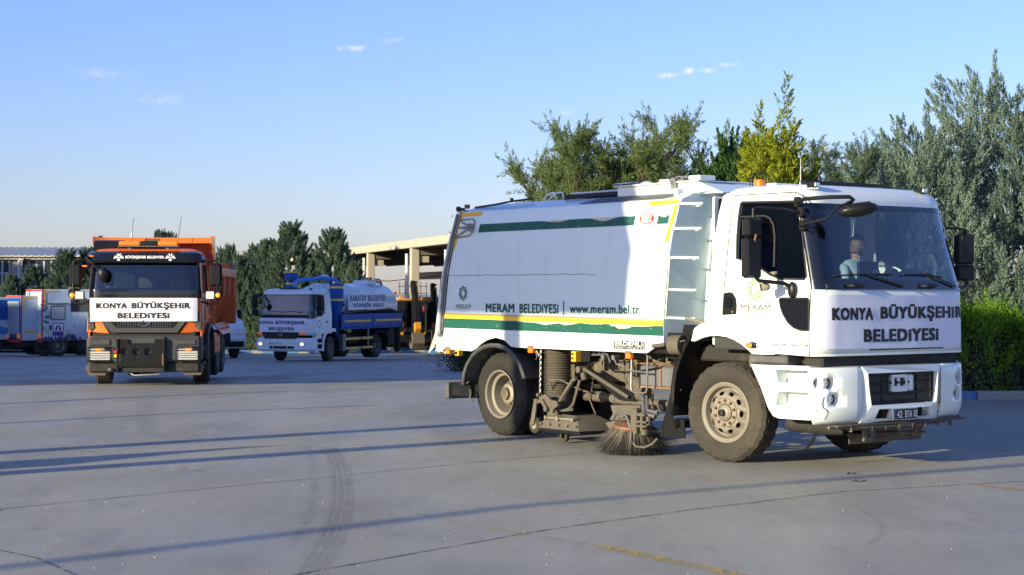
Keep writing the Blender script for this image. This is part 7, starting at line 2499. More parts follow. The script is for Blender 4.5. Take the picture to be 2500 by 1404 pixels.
for s in (-1, 1):
    MB().plate([(-.62, 2.3), (-.62, 3.12), (.14, 3.12), (.14, 2.98), (-.10, 2.85)], lambda u, v, w: (u, s * (1.19 + w), v), .035).obj('protector_side', 'orange', tb, smooth=0)
    MB().box(-5.6, -.60, s * 1.19, s * 1.27, 2.30, 2.50, .02).obj('top_rail', 'orangebed', tb)
    MB().box(-5.6, -4.4, s * 1.19, s * 1.26, 2.50, 2.66, .02).obj('top_rail', 'rust', tb)
    for x in (-1.3, -2.6, -3.9, -5.3):
        MB().plate([(1.16, 2.30), (1.27, 2.30), (1.25, 1.90), (.86, 1.16), (.80, 1.22), (1.16, 1.95)], lambda u, v, w: (x + w, s * u, v), .14).obj('rib', 'orangebed', tb, smooth=0)
    MB().plate([(-2.4, 1.26), (-5.2, 1.26), (-5.35, 1.02), (-2.2, 1.02)], lambda u, v, w: (u, s * (1.00 + (1.26 - v) * .9 + w), v), .03).obj('mud_apron', 'orangebed', tb, smooth=0)
    b = MB()
    for k in range(6): b.cyl((-2.7 - .42 * k, s * 1.145, 1.13), (-2.7 - .42 * k, s * 1.17, 1.13), .022, n=8)
    b.obj('apron_bolts', 'red', tb)
    MB().plate([(-3.4, 2.18), (-2.4, 2.18), (-2.4, 1.98), (-3.4, 1.98)], lambda u, v, w: (u, s * (1.215 + w), v), .003).obj('faded_sign', 'dusty', tb)
MB().box(-5.66, -5.58, -1.26, 1.26, 1.2, 2.66, .02).obj('tailgate', 'orangebed', tb)
MB().box(.085, .142, -.16, .16, 3.0, 3.08, .003).obj('label_plate', 'dusty', tb)
MB().box(-.58, -.46, -.9, .9, 1.0, 2.2, .03).obj('behind_cab', 'darkchassis', tp)
# mirrors and lamps on stalks
def stalk(s, lampc):
    MB().tube([(1.20, s * 1.10, 2.55), (1.25, s * 1.24, 2.56), (1.22, s * 1.40, 2.55), (1.22, s * 1.44, 2.46), (1.22, s * 1.44, 1.72), (1.24, s * 1.3, 1.66), (1.22, s * 1.12, 1.72)], .022, 7).obj('mirror_arm', 'black', tp)
    r = empty('mirror', tp, (1.18, s * 1.40, 0))
    MB().box(-.06, .06, -.13, .13, 2.02, 2.50, .05).obj('housing', 'black', r)
    MB().box(-.064, -.061, -.11, .11, 2.05, 2.47, .001).obj('glass', 'mirror', r)
    r = empty('mirror', tp, (1.18, s * 1.42, 0))
    MB().box(-.06, .06, -.12, .12, 1.80, 1.99, .04).obj('housing', 'black', r)
    r = empty('plough_lamp', tp, (1.28, s * 1.30, 1.85))
    MB().box(-.08, .03, -.09, .09, -.085, .085, .02).obj('housing', 'black', r)
    MB().box(.03, .04, -.08, .08, -.075, .075, .015).obj('lens', 'lens', r)
    MB().sphere((.0, s * .15, 0), .05, 10, 6, s=(.8, 1, 1)).obj('indicator', 'litorange', r)
stalk(-1, 0); stalk(1, 0)
MB().tube([(1.2, -1.1, 2.62), (1.42, -1.16, 2.60), (1.52, -1.0, 2.48), (1.50, -.92, 2.40)], .025, 7).tube([(1.2, -1.12, 2.42), (1.40, -1.16, 2.40), (1.50, -1.04, 2.55)], .02, 6).obj('mirror_arm', 'black', tp)
MB().sphere((1.50, -.80, 2.28), .14, 14, 8, s=(.5, .75, 1)).obj('kerb_mirror', 'black', tp)
MB().box(1.46, 1.48, -1.22, -1.12, 2.42, 2.45, .005).box(1.44, 1.46, -1.08, -1.0, 2.62, 2.65, .005).obj('side_reflector', 'orangelamp', tp)
# interior
MB().plate([(.95, 1.3), (1.25, 1.3), (1.30, 1.90), (1.26, 1.98), (1.05, 2.0), (.95, 1.9)], lambda u, v, w: (u, -1.02 + w, v), 2.04).obj('dashboard', 'interior', tp)
rs = np.random.RandomState(15)
b = MB()
for i in range(60):
    x, y = 1.12 + .12 * rs.rand(), -.9 + 1.8 * rs.rand(); s_ = .03 + .04 * rs.rand(); a = rs.rand() * 6
    b.add([(x, y, 2.005), (x + s_ * cos(a), y + s_ * sin(a), 2.02 + .03 * rs.rand()), (x - s_ * sin(a), y + s_ * cos(a), 2.01)], [(0, 1, 2)])
b.obj('dashboard_clutter', 'paper', tp, smooth=0)
seats(tp, .35, (-.55, .55), 1.70, 'interior', .66); seats(tp, .30, (-.12,), 1.70, 'beige', .55)
swheel(tp, .86, .55, 2.02)
MB().plate([(-.98, 1.2), (.98, 1.2), (.98, 2.6), (-.98, 2.6)], lambda u, v, w: (-.39 + w, u, v), .01, holes=[[(-.62, 2.02), (-.10, 2.02), (-.08, 2.05), (-.08, 2.36), (-.12, 2.40), (-.60, 2.40), (-.64, 2.36), (-.64, 2.05)], [(.12, 2.02), (.92, 2.02), (.95, 2.05), (.95, 2.36), (.92, 2.40), (.12, 2.40), (.10, 2.36), (.10, 2.05)]]).obj('interior_wall', 'interior', tp)
bpy.data.objects.remove([c for c in tp.children if c.name.startswith('cab_rear_wall')][0])
MB().plate([(-1.05, 1.05), (1.05, 1.05), (1.05, 2.64), (-1.05, 2.64)], lambda u, v, w: (-.44 + w, u, v), .03, holes=[[(-.64, 2.0), (-.08, 2.0), (-.08, 2.42), (-.64, 2.42)], [(.10, 2.0), (.95, 2.0), (.95, 2.42), (.10, 2.42)]]).obj('cab_rear_wall', 'orange', tp, smooth=0)
person('person', 'driver in an orange vest with reflective stripes inside the orange tipper cab', to_world(OL, OY, (.42, .55, 1.74)), OY, 'vest', scale=.9, band=True)


# =================================================================== vacuum tanker
VY = -112.3
fvx, fvy = cos(radians(VY)), sin(radians(VY)); lvx, lvy = -fvy, fvx
VL = (-7.7 - .1 * lvx, 64.4 - .1 * lvy, ground_z(64.4))
vt = thing('vacuum_tanker', 'white and blue vacuum tanker lorry with a banner on its nose, in the shade', 'tanker truck', VL, VY)
vwin = [(.55, 1.80), (.50, 2.35), (.55, 2.46), (1.02, 2.48), (1.12, 2.40), (1.20, 1.92), (1.10, 1.72), (.75, 1.74)]
wz3, xz3, fp3, fy3, strip3 = cabshell(vt, 1.17, 1.42, -.02, 1.05, 1.72, 2.54, .20, 'truckwhite', vwin, (1.80, 2.46), tumble=.07)
strip3('front_panel', -1, 1, 1.0, 1.62, 'truckwhite', 0, 26, 4, .012)
strip3('windscreen_cowl', -.97, .97, 1.61, 1.82, 'frit', .006, 24, 3)
strip3('windscreen_edge', -.9, .9, 2.44, 2.50, 'frit', .006, 24, 1)
strip3('windscreen_edge', -.93, .93, 2.49, 2.56, 'truckwhite', .002, 24, 1)
bn = empty('banner', vt)
rows = [[fy3(-1.13 + 2.02 * i / 40, 1.10 + .53 * j / 8, cloth_off(i / 40, j / 8)) for i in range(41)] for j in range(9)]
MB().grid(rows).obj('cloth', 'banner', bn, smooth=180)
F3 = lambda u, v, w=0.: fy3(u, v, cloth_off((u + 1.13) / 2.02, (v - 1.10) / .53) + .005 + w)
text('KONYA', (-1.08, -.48, 1.405, 1.515), F3, 'ink', bn, bold=.03)
text('BÜYÜKŞEHiR', (-.39, .82, 1.37, 1.545), F3, 'ink', bn, bold=.03)
text('BELEDiYESi', (-.68, .38, 1.175, 1.29), F3, 'ink', bn, bold=.03)
MB().plate([(-.98, 1.11), (.60, 1.11), (.46, .84), (-.84, .84)], lambda u, v, w: (1.40 + w, u, v), .04).obj('grille', 'black', vt, smooth=0)
MB().box(1.44, 1.455, -.86, .48, .90, .93, .004).box(1.44, 1.455, -.90, .52, .99, 1.02, .004).obj('grille_slats', 'greybump', vt)
b = MB().tube([(1.46, .11 * cos(2 * pi * i / 20) - .19, 1.08 + .11 * sin(2 * pi * i / 20)) for i in range(21)], .012, 5)
for k in range(3):
    a = pi / 2 + 2 * pi * k / 3; b.tube([(1.46, -.19, 1.08), (1.46, -.19 + .1 * cos(a), 1.08 + .1 * sin(a))], .008, 4)
b.obj('badge', 'chrome', vt)
vb = empty('bumper', vt)
MB().box(1.05, 1.48, -1.20, 1.20, .40, .90, .08).obj('beam', 'truckwhite', vb)
MB().box(1.47, 1.49, -.62, .42, .50, .60, .01).obj('air_opening', 'black', vb)
MB().box(1.47, 1.50, -.46, -.44, .49, .61).box(1.47, 1.50, .12, .14, .49, .61).obj('air_divider', 'truckwhite', vb)
for s, y in ((-1, -1.02), (1, .72)):
    hl = empty('headlight', vb, (1.475, y, .675))
    MB().box(-.01, .012, -.20, .20, -.075, .075, .03).obj('reflector', 'lens', hl)
    MB().sphere((.012, .02, 0), .07, 12, 8, s=(.3, 1.1, .8)).obj('lit_lamp', 'litlens', hl)
    hi = empty('indicator_lamp', vt, (1.42, y + .02 * s, 1.06))
    MB().box(-.03, .02, -.11, .11, -.05, .05, .02).obj('lens', 'orangelamp', hi)
np_ = empty('number_plate', vb, (1.487, -.33, .70))
MB().box(0, .008, -.27, .27, -.055, .055, .002).obj('plate', 'whitep', np_)
MB().box(.008, .010, -.27, -.225, -.055, .055).obj('blue_band', 'bluet', np_)
for t_, a_, c_ in (('42', -.20, -.08), ('DPL', -.03, .12), ('61', .16, .25)):
    text(t_, (a_, c_, -.035, .035), lambda u, v, w=0.: (.0115 + w, u, v), 'ink', np_, bold=.012)
for s in (-1, 1):
    arc = [(.62, .42), (.60, .75), (.48, .98), (.25, 1.08), (0, 1.10), (-.25, 1.06), (-.45, .95), (-.58, .75), (-.62, .40)]
    MB().plate([(.74, .40), (.72, .80), (.56, 1.08), (.30, 1.20), (0, 1.24), (-.30, 1.22), (-.30, 1.10), (0, 1.10), (.25, 1.08), (.48, .98), (.60, .75), (.62, .42)], lambda u, v, w: (u, s * (1.19 - w), v), .04).obj('wheel_arch', 'truckwhite', vt, smooth=20)
    MB().grid([[(x, s * 1.16, z), (x, s * .6, z)] for x, z in arc]).obj('wheel_well', 'darkchassis', vt)
    MB().box(.66, 1.15, s * 1.19, s * 1.0, .42, .50, .02).box(.70, 1.15, s * 1.19, s * 1.0, .66, .72, .02).box(.74, 1.15, s * 1.17, s * .98, .86, 1.08, .02).obj('step', 'truckwhite', vt)
    MB().box(.30, .42, s * 1.175, s * 1.19, 1.45, 1.52, .01).obj('door_handle', 'black', vt)
    wheel(vt, 0, s * 1.0, .47, .47, .28, s, 'front', steer=10, key='vtf', rr=.27, tyremats=('tyrerib', 'tyrerib'), rimmats=('rimgrey',))
    wheel(vt, -4.1, s * .86, .47, .47, .25, s, 'dual', key='vtr', rr=.27, tyremats=('tyrerib', 'tyrerib'), rimmats=('rimgrey',))
    MB().box(-6.0, .9, s * .42 - .04, s * .42 + .04, .68, .95, .01).obj('chassis_rail', 'darkchassis', vt)
    arc = [(-3.42, .62), (-3.50, .86), (-3.74, 1.02), (-4.1, 1.09), (-4.46, 1.02), (-4.70, .86), (-4.78, .60)]
    o = MB().grid([[(x, s * 1.17, z), (x, s * .55, z)] for x, z in arc]).obj('rear_mudguard', 'black', vt); md = o.modifiers.new('t', 'SOLIDIFY'); md.thickness = .03
    # side guard with yellow-marked bars
    MB().box(-3.35, -1.0, s * 1.19, s * 1.16, .75, .87, .01).obj('side_guard_bar', 'rimgrey', vt)
    MB().box(-3.35, -1.0, s * 1.19, s * 1.16, .40, .50, .01).obj('side_guard_bar', 'rimgrey', vt)
    for z0, z1 in ((.77, .84), (.415, .48)):
        for x0, x1 in ((-1.08, -2.2), (-2.5, -3.3)):
            MB().box(x1, x0, s * 1.19, s * 1.197, z0, z1).obj('yellow_tape', 'yellow', vt)
    MB().box(-1.15, -.90, s * 1.18, s * .9, .35, 1.0, .02).obj('guard_box', 'rimgrey', vt)
    MB().box(-3.1, -3.0, s * 1.15, s * 1.1, .38, 1.2, .01).obj('guard_post', 'rimgrey', vt)
    # blue drop side in two panels
    for x0, x1 in ((-.75, -3.28), (-3.32, -5.95)):
        r = empty('drop_side', vt)
        MB().box(x1, x0, s * 1.20, s * 1.16, 1.24, 1.74, .01).obj('board', 'blue', r)
        MB().box(x1 + .1, x0 - .25, s * 1.20, s * 1.205, 1.44, 1.51).obj('yellow_tape', 'yellow', r)
        for z in (1.33, 1.40, 1.56, 1.63): MB().box(x1 + .03, x0 - .03, s * 1.20, s * 1.208, z, z + .015, .003).obj('ridge', 'blue', r)
    for k in range(6): MB().box(-1.1 - .95 * k, -1.02 - .95 * k, s * 1.20, s * 1.225, 1.20, 1.32, .01).obj('hinge', 'blue', vt)
MB().box(-6.0, -.72, -1.17, 1.17, 1.16, 1.24, .02).obj('bed', 'blue', vt)
MB().cyl((-4.1, -.8, .47), (-4.1, .8, .47), .08, n=10).cyl((0, -.9, .47), (0, .9, .47), .07, n=10).cyl((-2.2, .5, .45), (-2.2, -.5, .45), .24, n=16).obj('axles', 'darkchassis', vt)
MB().box(-5.4, -4.85, .7, 1.12, .45, 1.15, .03).box(-6.0, -5.85, -1.1, 1.1, .35, 1.2, .02).sphere((-5.95, .95, .30), .15, 10, 6).obj('rear_equipment', 'darkchassis', vt)
# tank
R = .88; cz = 2.03
prof = [(.001, -6.62), (.45, -6.58), (.74, -6.42), (.86, -6.15), (R, -5.95), (R, -4.5), (R + .012, -4.48), (R + .012, -4.40), (R, -4.38), (R, -2.9), (R + .012, -2.88), (R + .012, -2.80), (R, -2.78), (R, -1.05), (.84, -.85), (.6, -.72), (.001, -.66)]
MB().lathe([(r_, h_) for r_, h_ in prof], 44, 'x', c=(0, 0, cz)).obj('tank', 'truckwhite', vt, smooth=40)
MB().box(-5.2, -4.6, -.35, .35, cz + R - .04, cz + R + .14, .04).cyl((-5.35, 0, cz + R), (-5.35, 0, cz + R + .16), .28, n=20).obj('manhole', 'truckwhite', vt)
b = MB(); b.tube([(-5.9, .3, cz + R - .05), (-5.7, .3, cz + R + .18), (-5.2, .3, cz + R + .2)], .03, 6).tube([(-6.2, .2, cz + R - .2), (-6.0, .2, cz + R + .05), (-5.5, .1, cz + R + .1)], .05, 7).tube([(-5.0, -.2, cz + R + .12), (-4.9, 0, cz + R + .3), (-4.95, .2, cz + R + .12)], .025, 6)
b.cyl((-4.85, .2, cz + R + .1), (-4.85, .2, cz + R + .26), .05, n=10)
b.obj('tank_fittings', 'steel', vt)
MB().cyl((-6.3, .72, cz + .45), (-6.3, .72, cz + .55), .06, n=10).obj('rear_beacon', 'orangelamp', vt)
MB().cyl((-4.8, .35, cz + R + .14), (-4.8, .35, cz + R + .26), .05, n=10).obj('roof_beacon', 'redlamp', vt)
MB().tube([(-1.1, 1.0, 1.74), (-2.2, 1.02, 1.82), (-3.6, .98, 1.86), (-5.2, 1.02, 1.84), (-5.9, .98, 1.74)], .10, 8).obj('stowed_hose', 'black', vt)
sg = empty('tank_sign', vt)
MB().box(-4.75, -1.55, 1.04, 1.07, 1.89, 2.53, .008).obj('board', 'truckwhite', sg)
SG = lambda u, v, w=0.: (-u, 1.073 + w, v)
text('KARATAY BELEDiYESi', (1.66, 4.66, 2.23, 2.46), SG, 'bluet', sg, bold=.032)
text('ViDANJÖR ARACI', (1.88, 4.50, 1.95, 2.18), SG, 'bluet', sg, bold=.032)
for x in (-2.2, -4.1): MB().box(x - .04, x + .04, .84, 1.04, 1.84, 1.92, .01).obj('bracket', 'truckwhite', sg)
# cyclone, its yellow bands, the pipe over the roof and the capped filter
cy = empty('cyclone', vt, (-.85, .92, 0))
MB().lathe([(.001, 2.90), (.26, 2.90), (.27, 2.88), (.27, 2.08), (.08, 1.30), (.07, .85)], 26, 'z').obj('shell', 'blue', cy)
MB().lathe([(.275, 2.80), (.275, 2.72)], 26, 'z').obj('yellow_band', 'yellowb', cy)
MB().lathe([(.275, 2.33), (.275, 2.25)], 26, 'z').obj('yellow_band', 'yellowb', cy)
MB().cyl((0, 0, .45), (0, 0, .9), .05, n=10).obj('outlet', 'rust', cy)
MB().cyl((0, .27, 2.1), (0, .33, 2.1), .05, n=10).obj('valve', 'black', cy)
MB().tube([(-.85, .92, 2.88), (-.86, .92, 2.98), (-.82, .85, 3.06), (-.4, .5, 3.10), (.2, .15, 3.04), (.55, .02, 3.0), (.64, 0, 2.94), (.66, 0, 2.76)], .085, 12).obj('air_pipe', 'pipeblue', vt)
MB().tube([(-.5, .35, 3.12), (-1.4, .1, 3.18), (-1.9, -.05, 3.16), (-2.1, 0, 3.04)], .075, 10).obj('air_pipe', 'pipeblue', vt)
ft = empty('air_filter', vt, (.20, -.42, 0))
MB().lathe([(.001, 3.36), (.24, 3.36), (.26, 3.34), (.26, 3.05), (.12, 3.04), (.12, 2.97), (.21, 2.96), (.21, 2.72)], 24, 'z').obj('shell', 'blue', ft)
MB().lathe([(.264, 3.345), (.264, 3.30)], 24, 'z').obj('yellow_band', 'yellowb', ft)
MB().lathe([(.214, 2.93), (.214, 2.86)], 24, 'z').obj('yellow_band', 'yellowb', ft)
MB().box(.55, 1.0, -.5, .3, 2.70, 2.73, .01).obj('roof_hatch', 'black', vt)
MB().box(1.05, 1.15, .86, .94, 2.66, 2.72, .01).obj('roof_marker', 'black', vt)
# mirrors
for s in (-1, 1):
    MB().tube([(1.12, s * 1.12, 2.45), (1.3, s * 1.28, 2.46), (1.32, s * 1.36, 2.36), (1.30, s * 1.36, 1.72), (1.18, s * 1.18, 1.68)], .03, 6).obj('mirror_arm', 'black', vt)
    r = empty('mirror', vt, (1.28, s * 1.36, 0))
    MB().box(-.06, .07, -.12, .12, 1.98, 2.46, .04).obj('housing', 'black', r)
    MB().box(-.06, .07, -.12, .12, 1.70, 1.94, .04).obj('housing', 'black', r)
MB().tube([(1.15, -1.12, 2.52), (1.45, -1.15, 2.50), (1.55, -.98, 2.35), (1.52, -.9, 2.2)], .035, 6).obj('mirror_arm', 'black', vt)
MB().sphere((1.50, -.84, 2.10), .13, 12, 8, s=(.5, .9, 1)).obj('kerb_mirror', 'beige', vt)
for (a_, c_) in ((-.75, .0), (.0, .75)):
    MB().tube([fy3(a_ + (c_ - a_) * i / 5, 1.86 + .02 * sin(i), .02) for i in range(6)], .012, 4).obj('wiper', 'rubber', vt)
MB().plate([(.95, 1.3), (1.25, 1.3), (1.30, 1.76), (1.1, 1.80), (.95, 1.72)], lambda u, v, w: (u, -1.02 + w, v), 2.04).obj('dashboard', 'interior', vt)
MB().plate([(-1.0, 1.1), (1.0, 1.1), (1.0, 2.5), (-1.0, 2.5)], lambda u, v, w: (.04, u, v)).obj('interior_wall', 'interior', vt)
seats(vt, .42, (-.55, .55), 1.52)
swheel(vt, .92, .55, 1.84)
b = MB().lathe([(.14, 0), (.11, 0)], 20, 'y', c=(.95, 1.172, 1.40)); b.obj('door_emblem', 'bluet', vt)
person('person', 'driver in a white shirt at the open window of the vacuum tanker', to_world(VL, VY, (.48, .55, 1.56)), VY, 'shirtw', scale=.9)


# =================================================================== service trucks parked at the far left
M['mural'] = mat('mural_print', (.38, .50, .64), .5, var=.45, scale=.9, dirt=(.68, .74, .80), dirt_amt=.8, dirt_scale=.6)
M['muralgreen'] = mat('mural_leaf_print', (.05, .18, .13), .5, var=.2)
M['bodyblue'] = mat('pale_blue_body', (.46, .54, .63), .45, var=.1, scale=1, dirt=(.22, .26, .33), dirt_amt=.2, dirt_scale=1)
M['shutter'] = mat('grey_roller_shutter', (.40, .43, .46), .5, .2, var=.08)
M['deepblue'] = mat('deep_blue_print', (.02, .08, .30), .5, var=.25, scale=1)
M['purple'] = mat('purple_print', (.09, .05, .22), .5)


def service_truck(name, label, px, py, yaw, L, W, H, body, kind):
    X, Y = gp(px, py)
    gz = ground_z(Y)
    t = thing(name, label, 'service truck', (X, Y, gz), yaw)
    # local x forward, origin at the rear right bottom corner; the right side (-y) faces the camera
    zb = .70
    b = MB().box(0, L, 0, W, zb, H, .03)
    b.obj('box_body', body, t)
    # frames on the rear edges
    for y in (0.0, W):
        MB().box(-.02, .03, y - .015, y + .015, zb - .05, H + .01, .01).obj('corner_trim', 'redlamp', t)
    MB().box(-.03, .02, 0, W, H - .09, H - .01, .01).obj('rear_top_trim', 'red', t)
    MB().box(-.04, .0, 0, W, zb - .10, zb, .01).obj('rear_bumper', 'red', t)
    for y in (.28, W - .28):
        r = empty('tail_lamp', t, (-.03, y, zb + .20))
        MB().box(-.02, .01, -.20, .20, -.09, .10, .01).obj('lens', 'orangelamp', r)
        MB().box(-.02, .01, -.20, .20, -.28, -.11, .01).obj('lens', 'redlamp', r)
    MB().box(-.02, -.01, .55, W - .55, zb + .02, zb + .3, .01).obj('number_plate_panel', 'ink', t)
    # tapes along the side
    SD = lambda u, v, w=0.: (u, -.006 - w, v)
    MB().plate([(.15, 1.06), (2.6, 1.06), (2.6, 1.15), (.15, 1.15)], SD, .004).obj('yellow_tape', 'yellow', t)
    if L > 3: MB().plate([(2.75, 1.06), (L - .05, 1.06), (L - .05, 1.15), (2.75, 1.15)], SD, .004).obj('yellow_tape', 'yellow', t)
    MB().plate([(.08, H - .12), (.72, H - .12), (.72, H - .05), (.08, H - .05)], SD, .004).obj('yellow_tape', 'yellow', t)
    MB().plate([(.08, H - .75), (.15, H - .75), (.15, H - .12), (.08, H - .12)], SD, .004).obj('yellow_tape', 'yellow', t)
    # running gear
    MB().box(.1, L - .1, .2, W - .2, .42, zb, .03).obj('chassis', 'darkchassis', t)
    for x in ([2.1, .75] if kind != 'shutter' else [1.1, L - .9]):
        for y, s in ((.14, -1), (W - .14, 1)):
            wheel(t, x, y, .46, .46, .26, s, 'dual' if x < 1.5 else 'front', key='st' + ('d' if x < 1.5 else 'f'), rr=.26, tyremats=('tyrerib', 'tyrerib'), rimmats=('rimgrey',))
    return t, SD


def RS(u, v, w=0.): return (-.035 - w, u, v)

t, SD = service_truck('service_truck', 'mural-printed service truck with rear ladder, side door and dark window', 103, 868, 33, 4.6, 2.3, 2.98, 'mural', 'mural')
SD0 = SD
SD = lambda u, v, w=0.: SD0(u * .8 - .18, v, w)
# the rear: ladder
ld = empty('rear_ladder', t)
for y in (1.45, 1.75): MB().tube([(-.10, y, .95), (-.10, y, 3.10), (.25, y, 3.12)], .022, 6).obj('rail', 'chrome', ld)
for k in range(7): MB().cyl((-.10, 1.45, 1.1 + .28 * k), (-.10, 1.75, 1.1 + .28 * k), .018, n=6).obj('rung', 'chrome', ld)
for z in (2.65, 1.98, 2.35, 1.70, 1.15): MB().box(-.12, -.03, 1.05 if z in (2.65, 1.98) else 1.40, 1.8, z - .04, z + .04, .01).obj('ladder_clamp', 'black', t)
for y0, y1, mn in ((.05, 1.2, 'mural'), (1.25, 2.25, 'mural')): MB().box(-.028, -.022, y0, y1, .80, 2.80, .002).obj('rear_door', mn, t)
# side door, window, hatches, louvre
dr = empty('side_door', t)
MB().plate([(.62, .95), (1.62, .95), (1.62, 2.30), (.62, 2.30)], SD, .012).obj('panel', 'bodyblue', dr)
MB().plate([(.72, 1.62), (1.48, 1.62), (1.52, 1.66), (1.52, 2.20), (1.48, 2.24), (.72, 2.24), (.68, 2.20), (.68, 1.66)], lambda u, v, w: SD(u, v, .013 + w), .012).obj('window_seal', 'rubber', dr)
MB().plate([(.76, 1.66), (1.45, 1.66), (1.48, 1.70), (1.48, 2.16), (1.45, 2.20), (.76, 2.20), (.73, 2.16), (.73, 1.70)], lambda u, v, w: SD(u, v, .026 + w), .006).obj('window', 'shutter', dr)
MB().plate([(.50, 2.32), (1.75, 2.32), (1.75, 2.36), (.50, 2.36)], SD, .05).obj('rain_gutter', 'black', dr)
MB().plate([(.64, 1.18), (.74, 1.18), (.74, 1.38), (.64, 1.38)], lambda u, v, w: SD(u, v, .013 + w), .03).obj('door_lock', 'black', dr)
MB().plate([(1.85, 1.98), (2.95, 1.98), (2.95, 2.52), (1.85, 2.52)], SD, .02).obj('dark_window', 'frit', t)
MB().plate([(2.55, 2.52), (2.78, 2.52), (2.78, 2.57), (2.55, 2.57)], SD, .03).obj('window_latch', 'black', t)
MB().plate([(3.25, .98), (4.5, .98), (4.5, 2.78), (3.25, 2.78)], SD, .008).obj('side_shutter', 'mural', t)
b = MB()
for k in range(16): b.box(2.44, 3.4, -.02, -.012, 1.32 + .09 * k, 1.385 + .09 * k)
b.obj('shutter_slats', 'mural', t)
MB().plate([(1.75, .98), (3.2, .98), (3.2, 1.35), (1.75, 1.35)], SD, .008).obj('locker_door', 'bodyblue', t)
for x in (1.98, 2.75): MB().plate([(x, 1.33), (x + .14, 1.33), (x + .14, 1.36), (x, 1.36)], SD, .02).obj('locker_latch', 'black', t)
# leaves and grass printed on the side
b = MB()
for (cx_, cz_, a, l) in ((.18, 2.42, .1, .30), (.15, 2.15, .5, .35), (.22, 1.95, .65, .45), (.30, 1.72, .12, .55), (.25, 1.60, -.35, .42), (.15, 1.42, -.9, .35), (.12, 2.25, .9, .2)):
    P = [(0, 0), (.35, .16), (.7, .12), (1, 0), (.7, -.10), (.35, -.14)]
    b.add([SD(cx_ + (x * cos(a) - y * sin(a)) * l, cz_ + (x * sin(a) + y * cos(a)) * l, .004) for x, y in P], [tuple(range(6))])
rs = np.random.RandomState(2)
b.obj('leaf_print', 'muralgreen', t, smooth=0)
b = MB()
for i in range(60):
    x = .1 + 2.3 * rs.rand() ** 1.0; h = .10 + .2 * rs.rand()
    b.add([SD(x, .72, .004), SD(x + .10, .72, .004), SD(x + .05 + .05 * rs.normal(), .72 + h, .004)], [(0, 1, 2)])
b.obj('heather_print', 'purple', t, smooth=0)
b = MB()
b.add([SD(1.35 + .5 * q, .78, .0035) for q in (0, 1)] + [SD(2.2, 1.0, .0035), SD(1.75, 1.05, .0035)], [(0, 1, 2, 3)])
b.obj('hill_print', 'muralgreen', t, smooth=0)
# crest: purple square with an arch
MB().plate([(.82, .92), (1.42, .92), (1.42, 1.48), (.82, 1.48)], lambda u, v, w: SD(u, v, .014 + w), .003).obj('crest', 'purple', t)
MB().plate([(.87, 1.10), (1.37, 1.10), (1.37, 1.44), (.87, 1.44)], lambda u, v, w: SD(u, v, .018 + w), .002, holes=[[(.95, 1.12), (1.29, 1.12), (1.29, 1.26), (1.20, 1.38), (1.04, 1.38), (.95, 1.26)]]).obj('crest', 'whitep', t)
MB().plate([(1.06, 1.12), (1.18, 1.12), (1.16, 1.26), (1.12, 1.33), (1.08, 1.26)], lambda u, v, w: SD(u, v, .018 + w), .002).obj('crest', 'whitep', t)
MB().box(1.6, 2.0, .8, 1.2, 2.98, 3.06, .03).obj('roof_vent', 'beige', t)

t, SD = service_truck('service_truck', 'pale blue service truck with grey roller shutter on its rear', 52, 868, 33, 3.6, 2.2, 2.70, 'bodyblue', 'shutter')
MB().box(-.03, -.022, .10, 2.1, .82, 2.60, .002).obj('rear_panel', 'blue', t)
sh = empty('roller_shutter', t)
slat = MB().box(-.055, -.03, .28, 1.98, 0, .066, .012).mesh('slat', 'shutter')
for k in range(20):
    o = bpy.data.objects.new('slat', slat); COL.objects.link(o); o.parent = sh; o.location = (0, 0, .98 + .07 * k)
MB().box(-.06, -.03, .24, 2.02, 2.38, 2.44, .01).box(-.06, -.03, .22, .28, .95, 2.4, .01).box(-.06, -.03, 1.98, 2.04, .95, 2.4, .01).obj('shutter_frame', 'winframe', t)

t, SD = service_truck('service_truck', 'blue and white service truck with round deep blue sign, cut by the left edge', -135, 868, 33, 3.75, 2.2, 2.62, 'bodyblue', 'x')
MB().plate([(1.5, 1.6), (3.74, 1.6), (3.74, 2.50), (1.5, 2.50)], SD, .003).obj('blue_print', 'blue', t)
b = MB()
b.add([SD(3.75 + min(0, .80 * cos(a)), 1.92 + .62 * sin(a), .005) for a in np.linspace(pi / 2, 3 * pi / 2, 24)], [tuple(range(24))])
b.obj('round_sign', 'deepblue', t, smooth=0)
text('ALO', (3.35, 4.2, 2.05, 2.25), lambda u, v, w=0.: SD(min(u, 3.745), v, .009 + w), 'whitep', t, bold=.02)
text('185', (3.35, 4.2, 1.68, 1.92), lambda u, v, w=0.: SD(min(u, 3.745), v, .009 + w), 'whitep', t, bold=.03)
b = MB()
b.grid([[SD(.5 + 2.5 * i / 20, .95, .004) for i in range(21)], [SD(.5 + 2.5 * i / 20, 1.28 + .05 * sin(i * 1.7), .004) for i in range(21)]])
b.obj('wave_print', 'pipeblue', t, smooth=0)

t, SD = service_truck('service_truck', 'service truck with red edged white rear, mostly hidden behind the orange tipper', 244, 868, 33, 4.2, 2.3, 2.98, 'mural', 'mural')

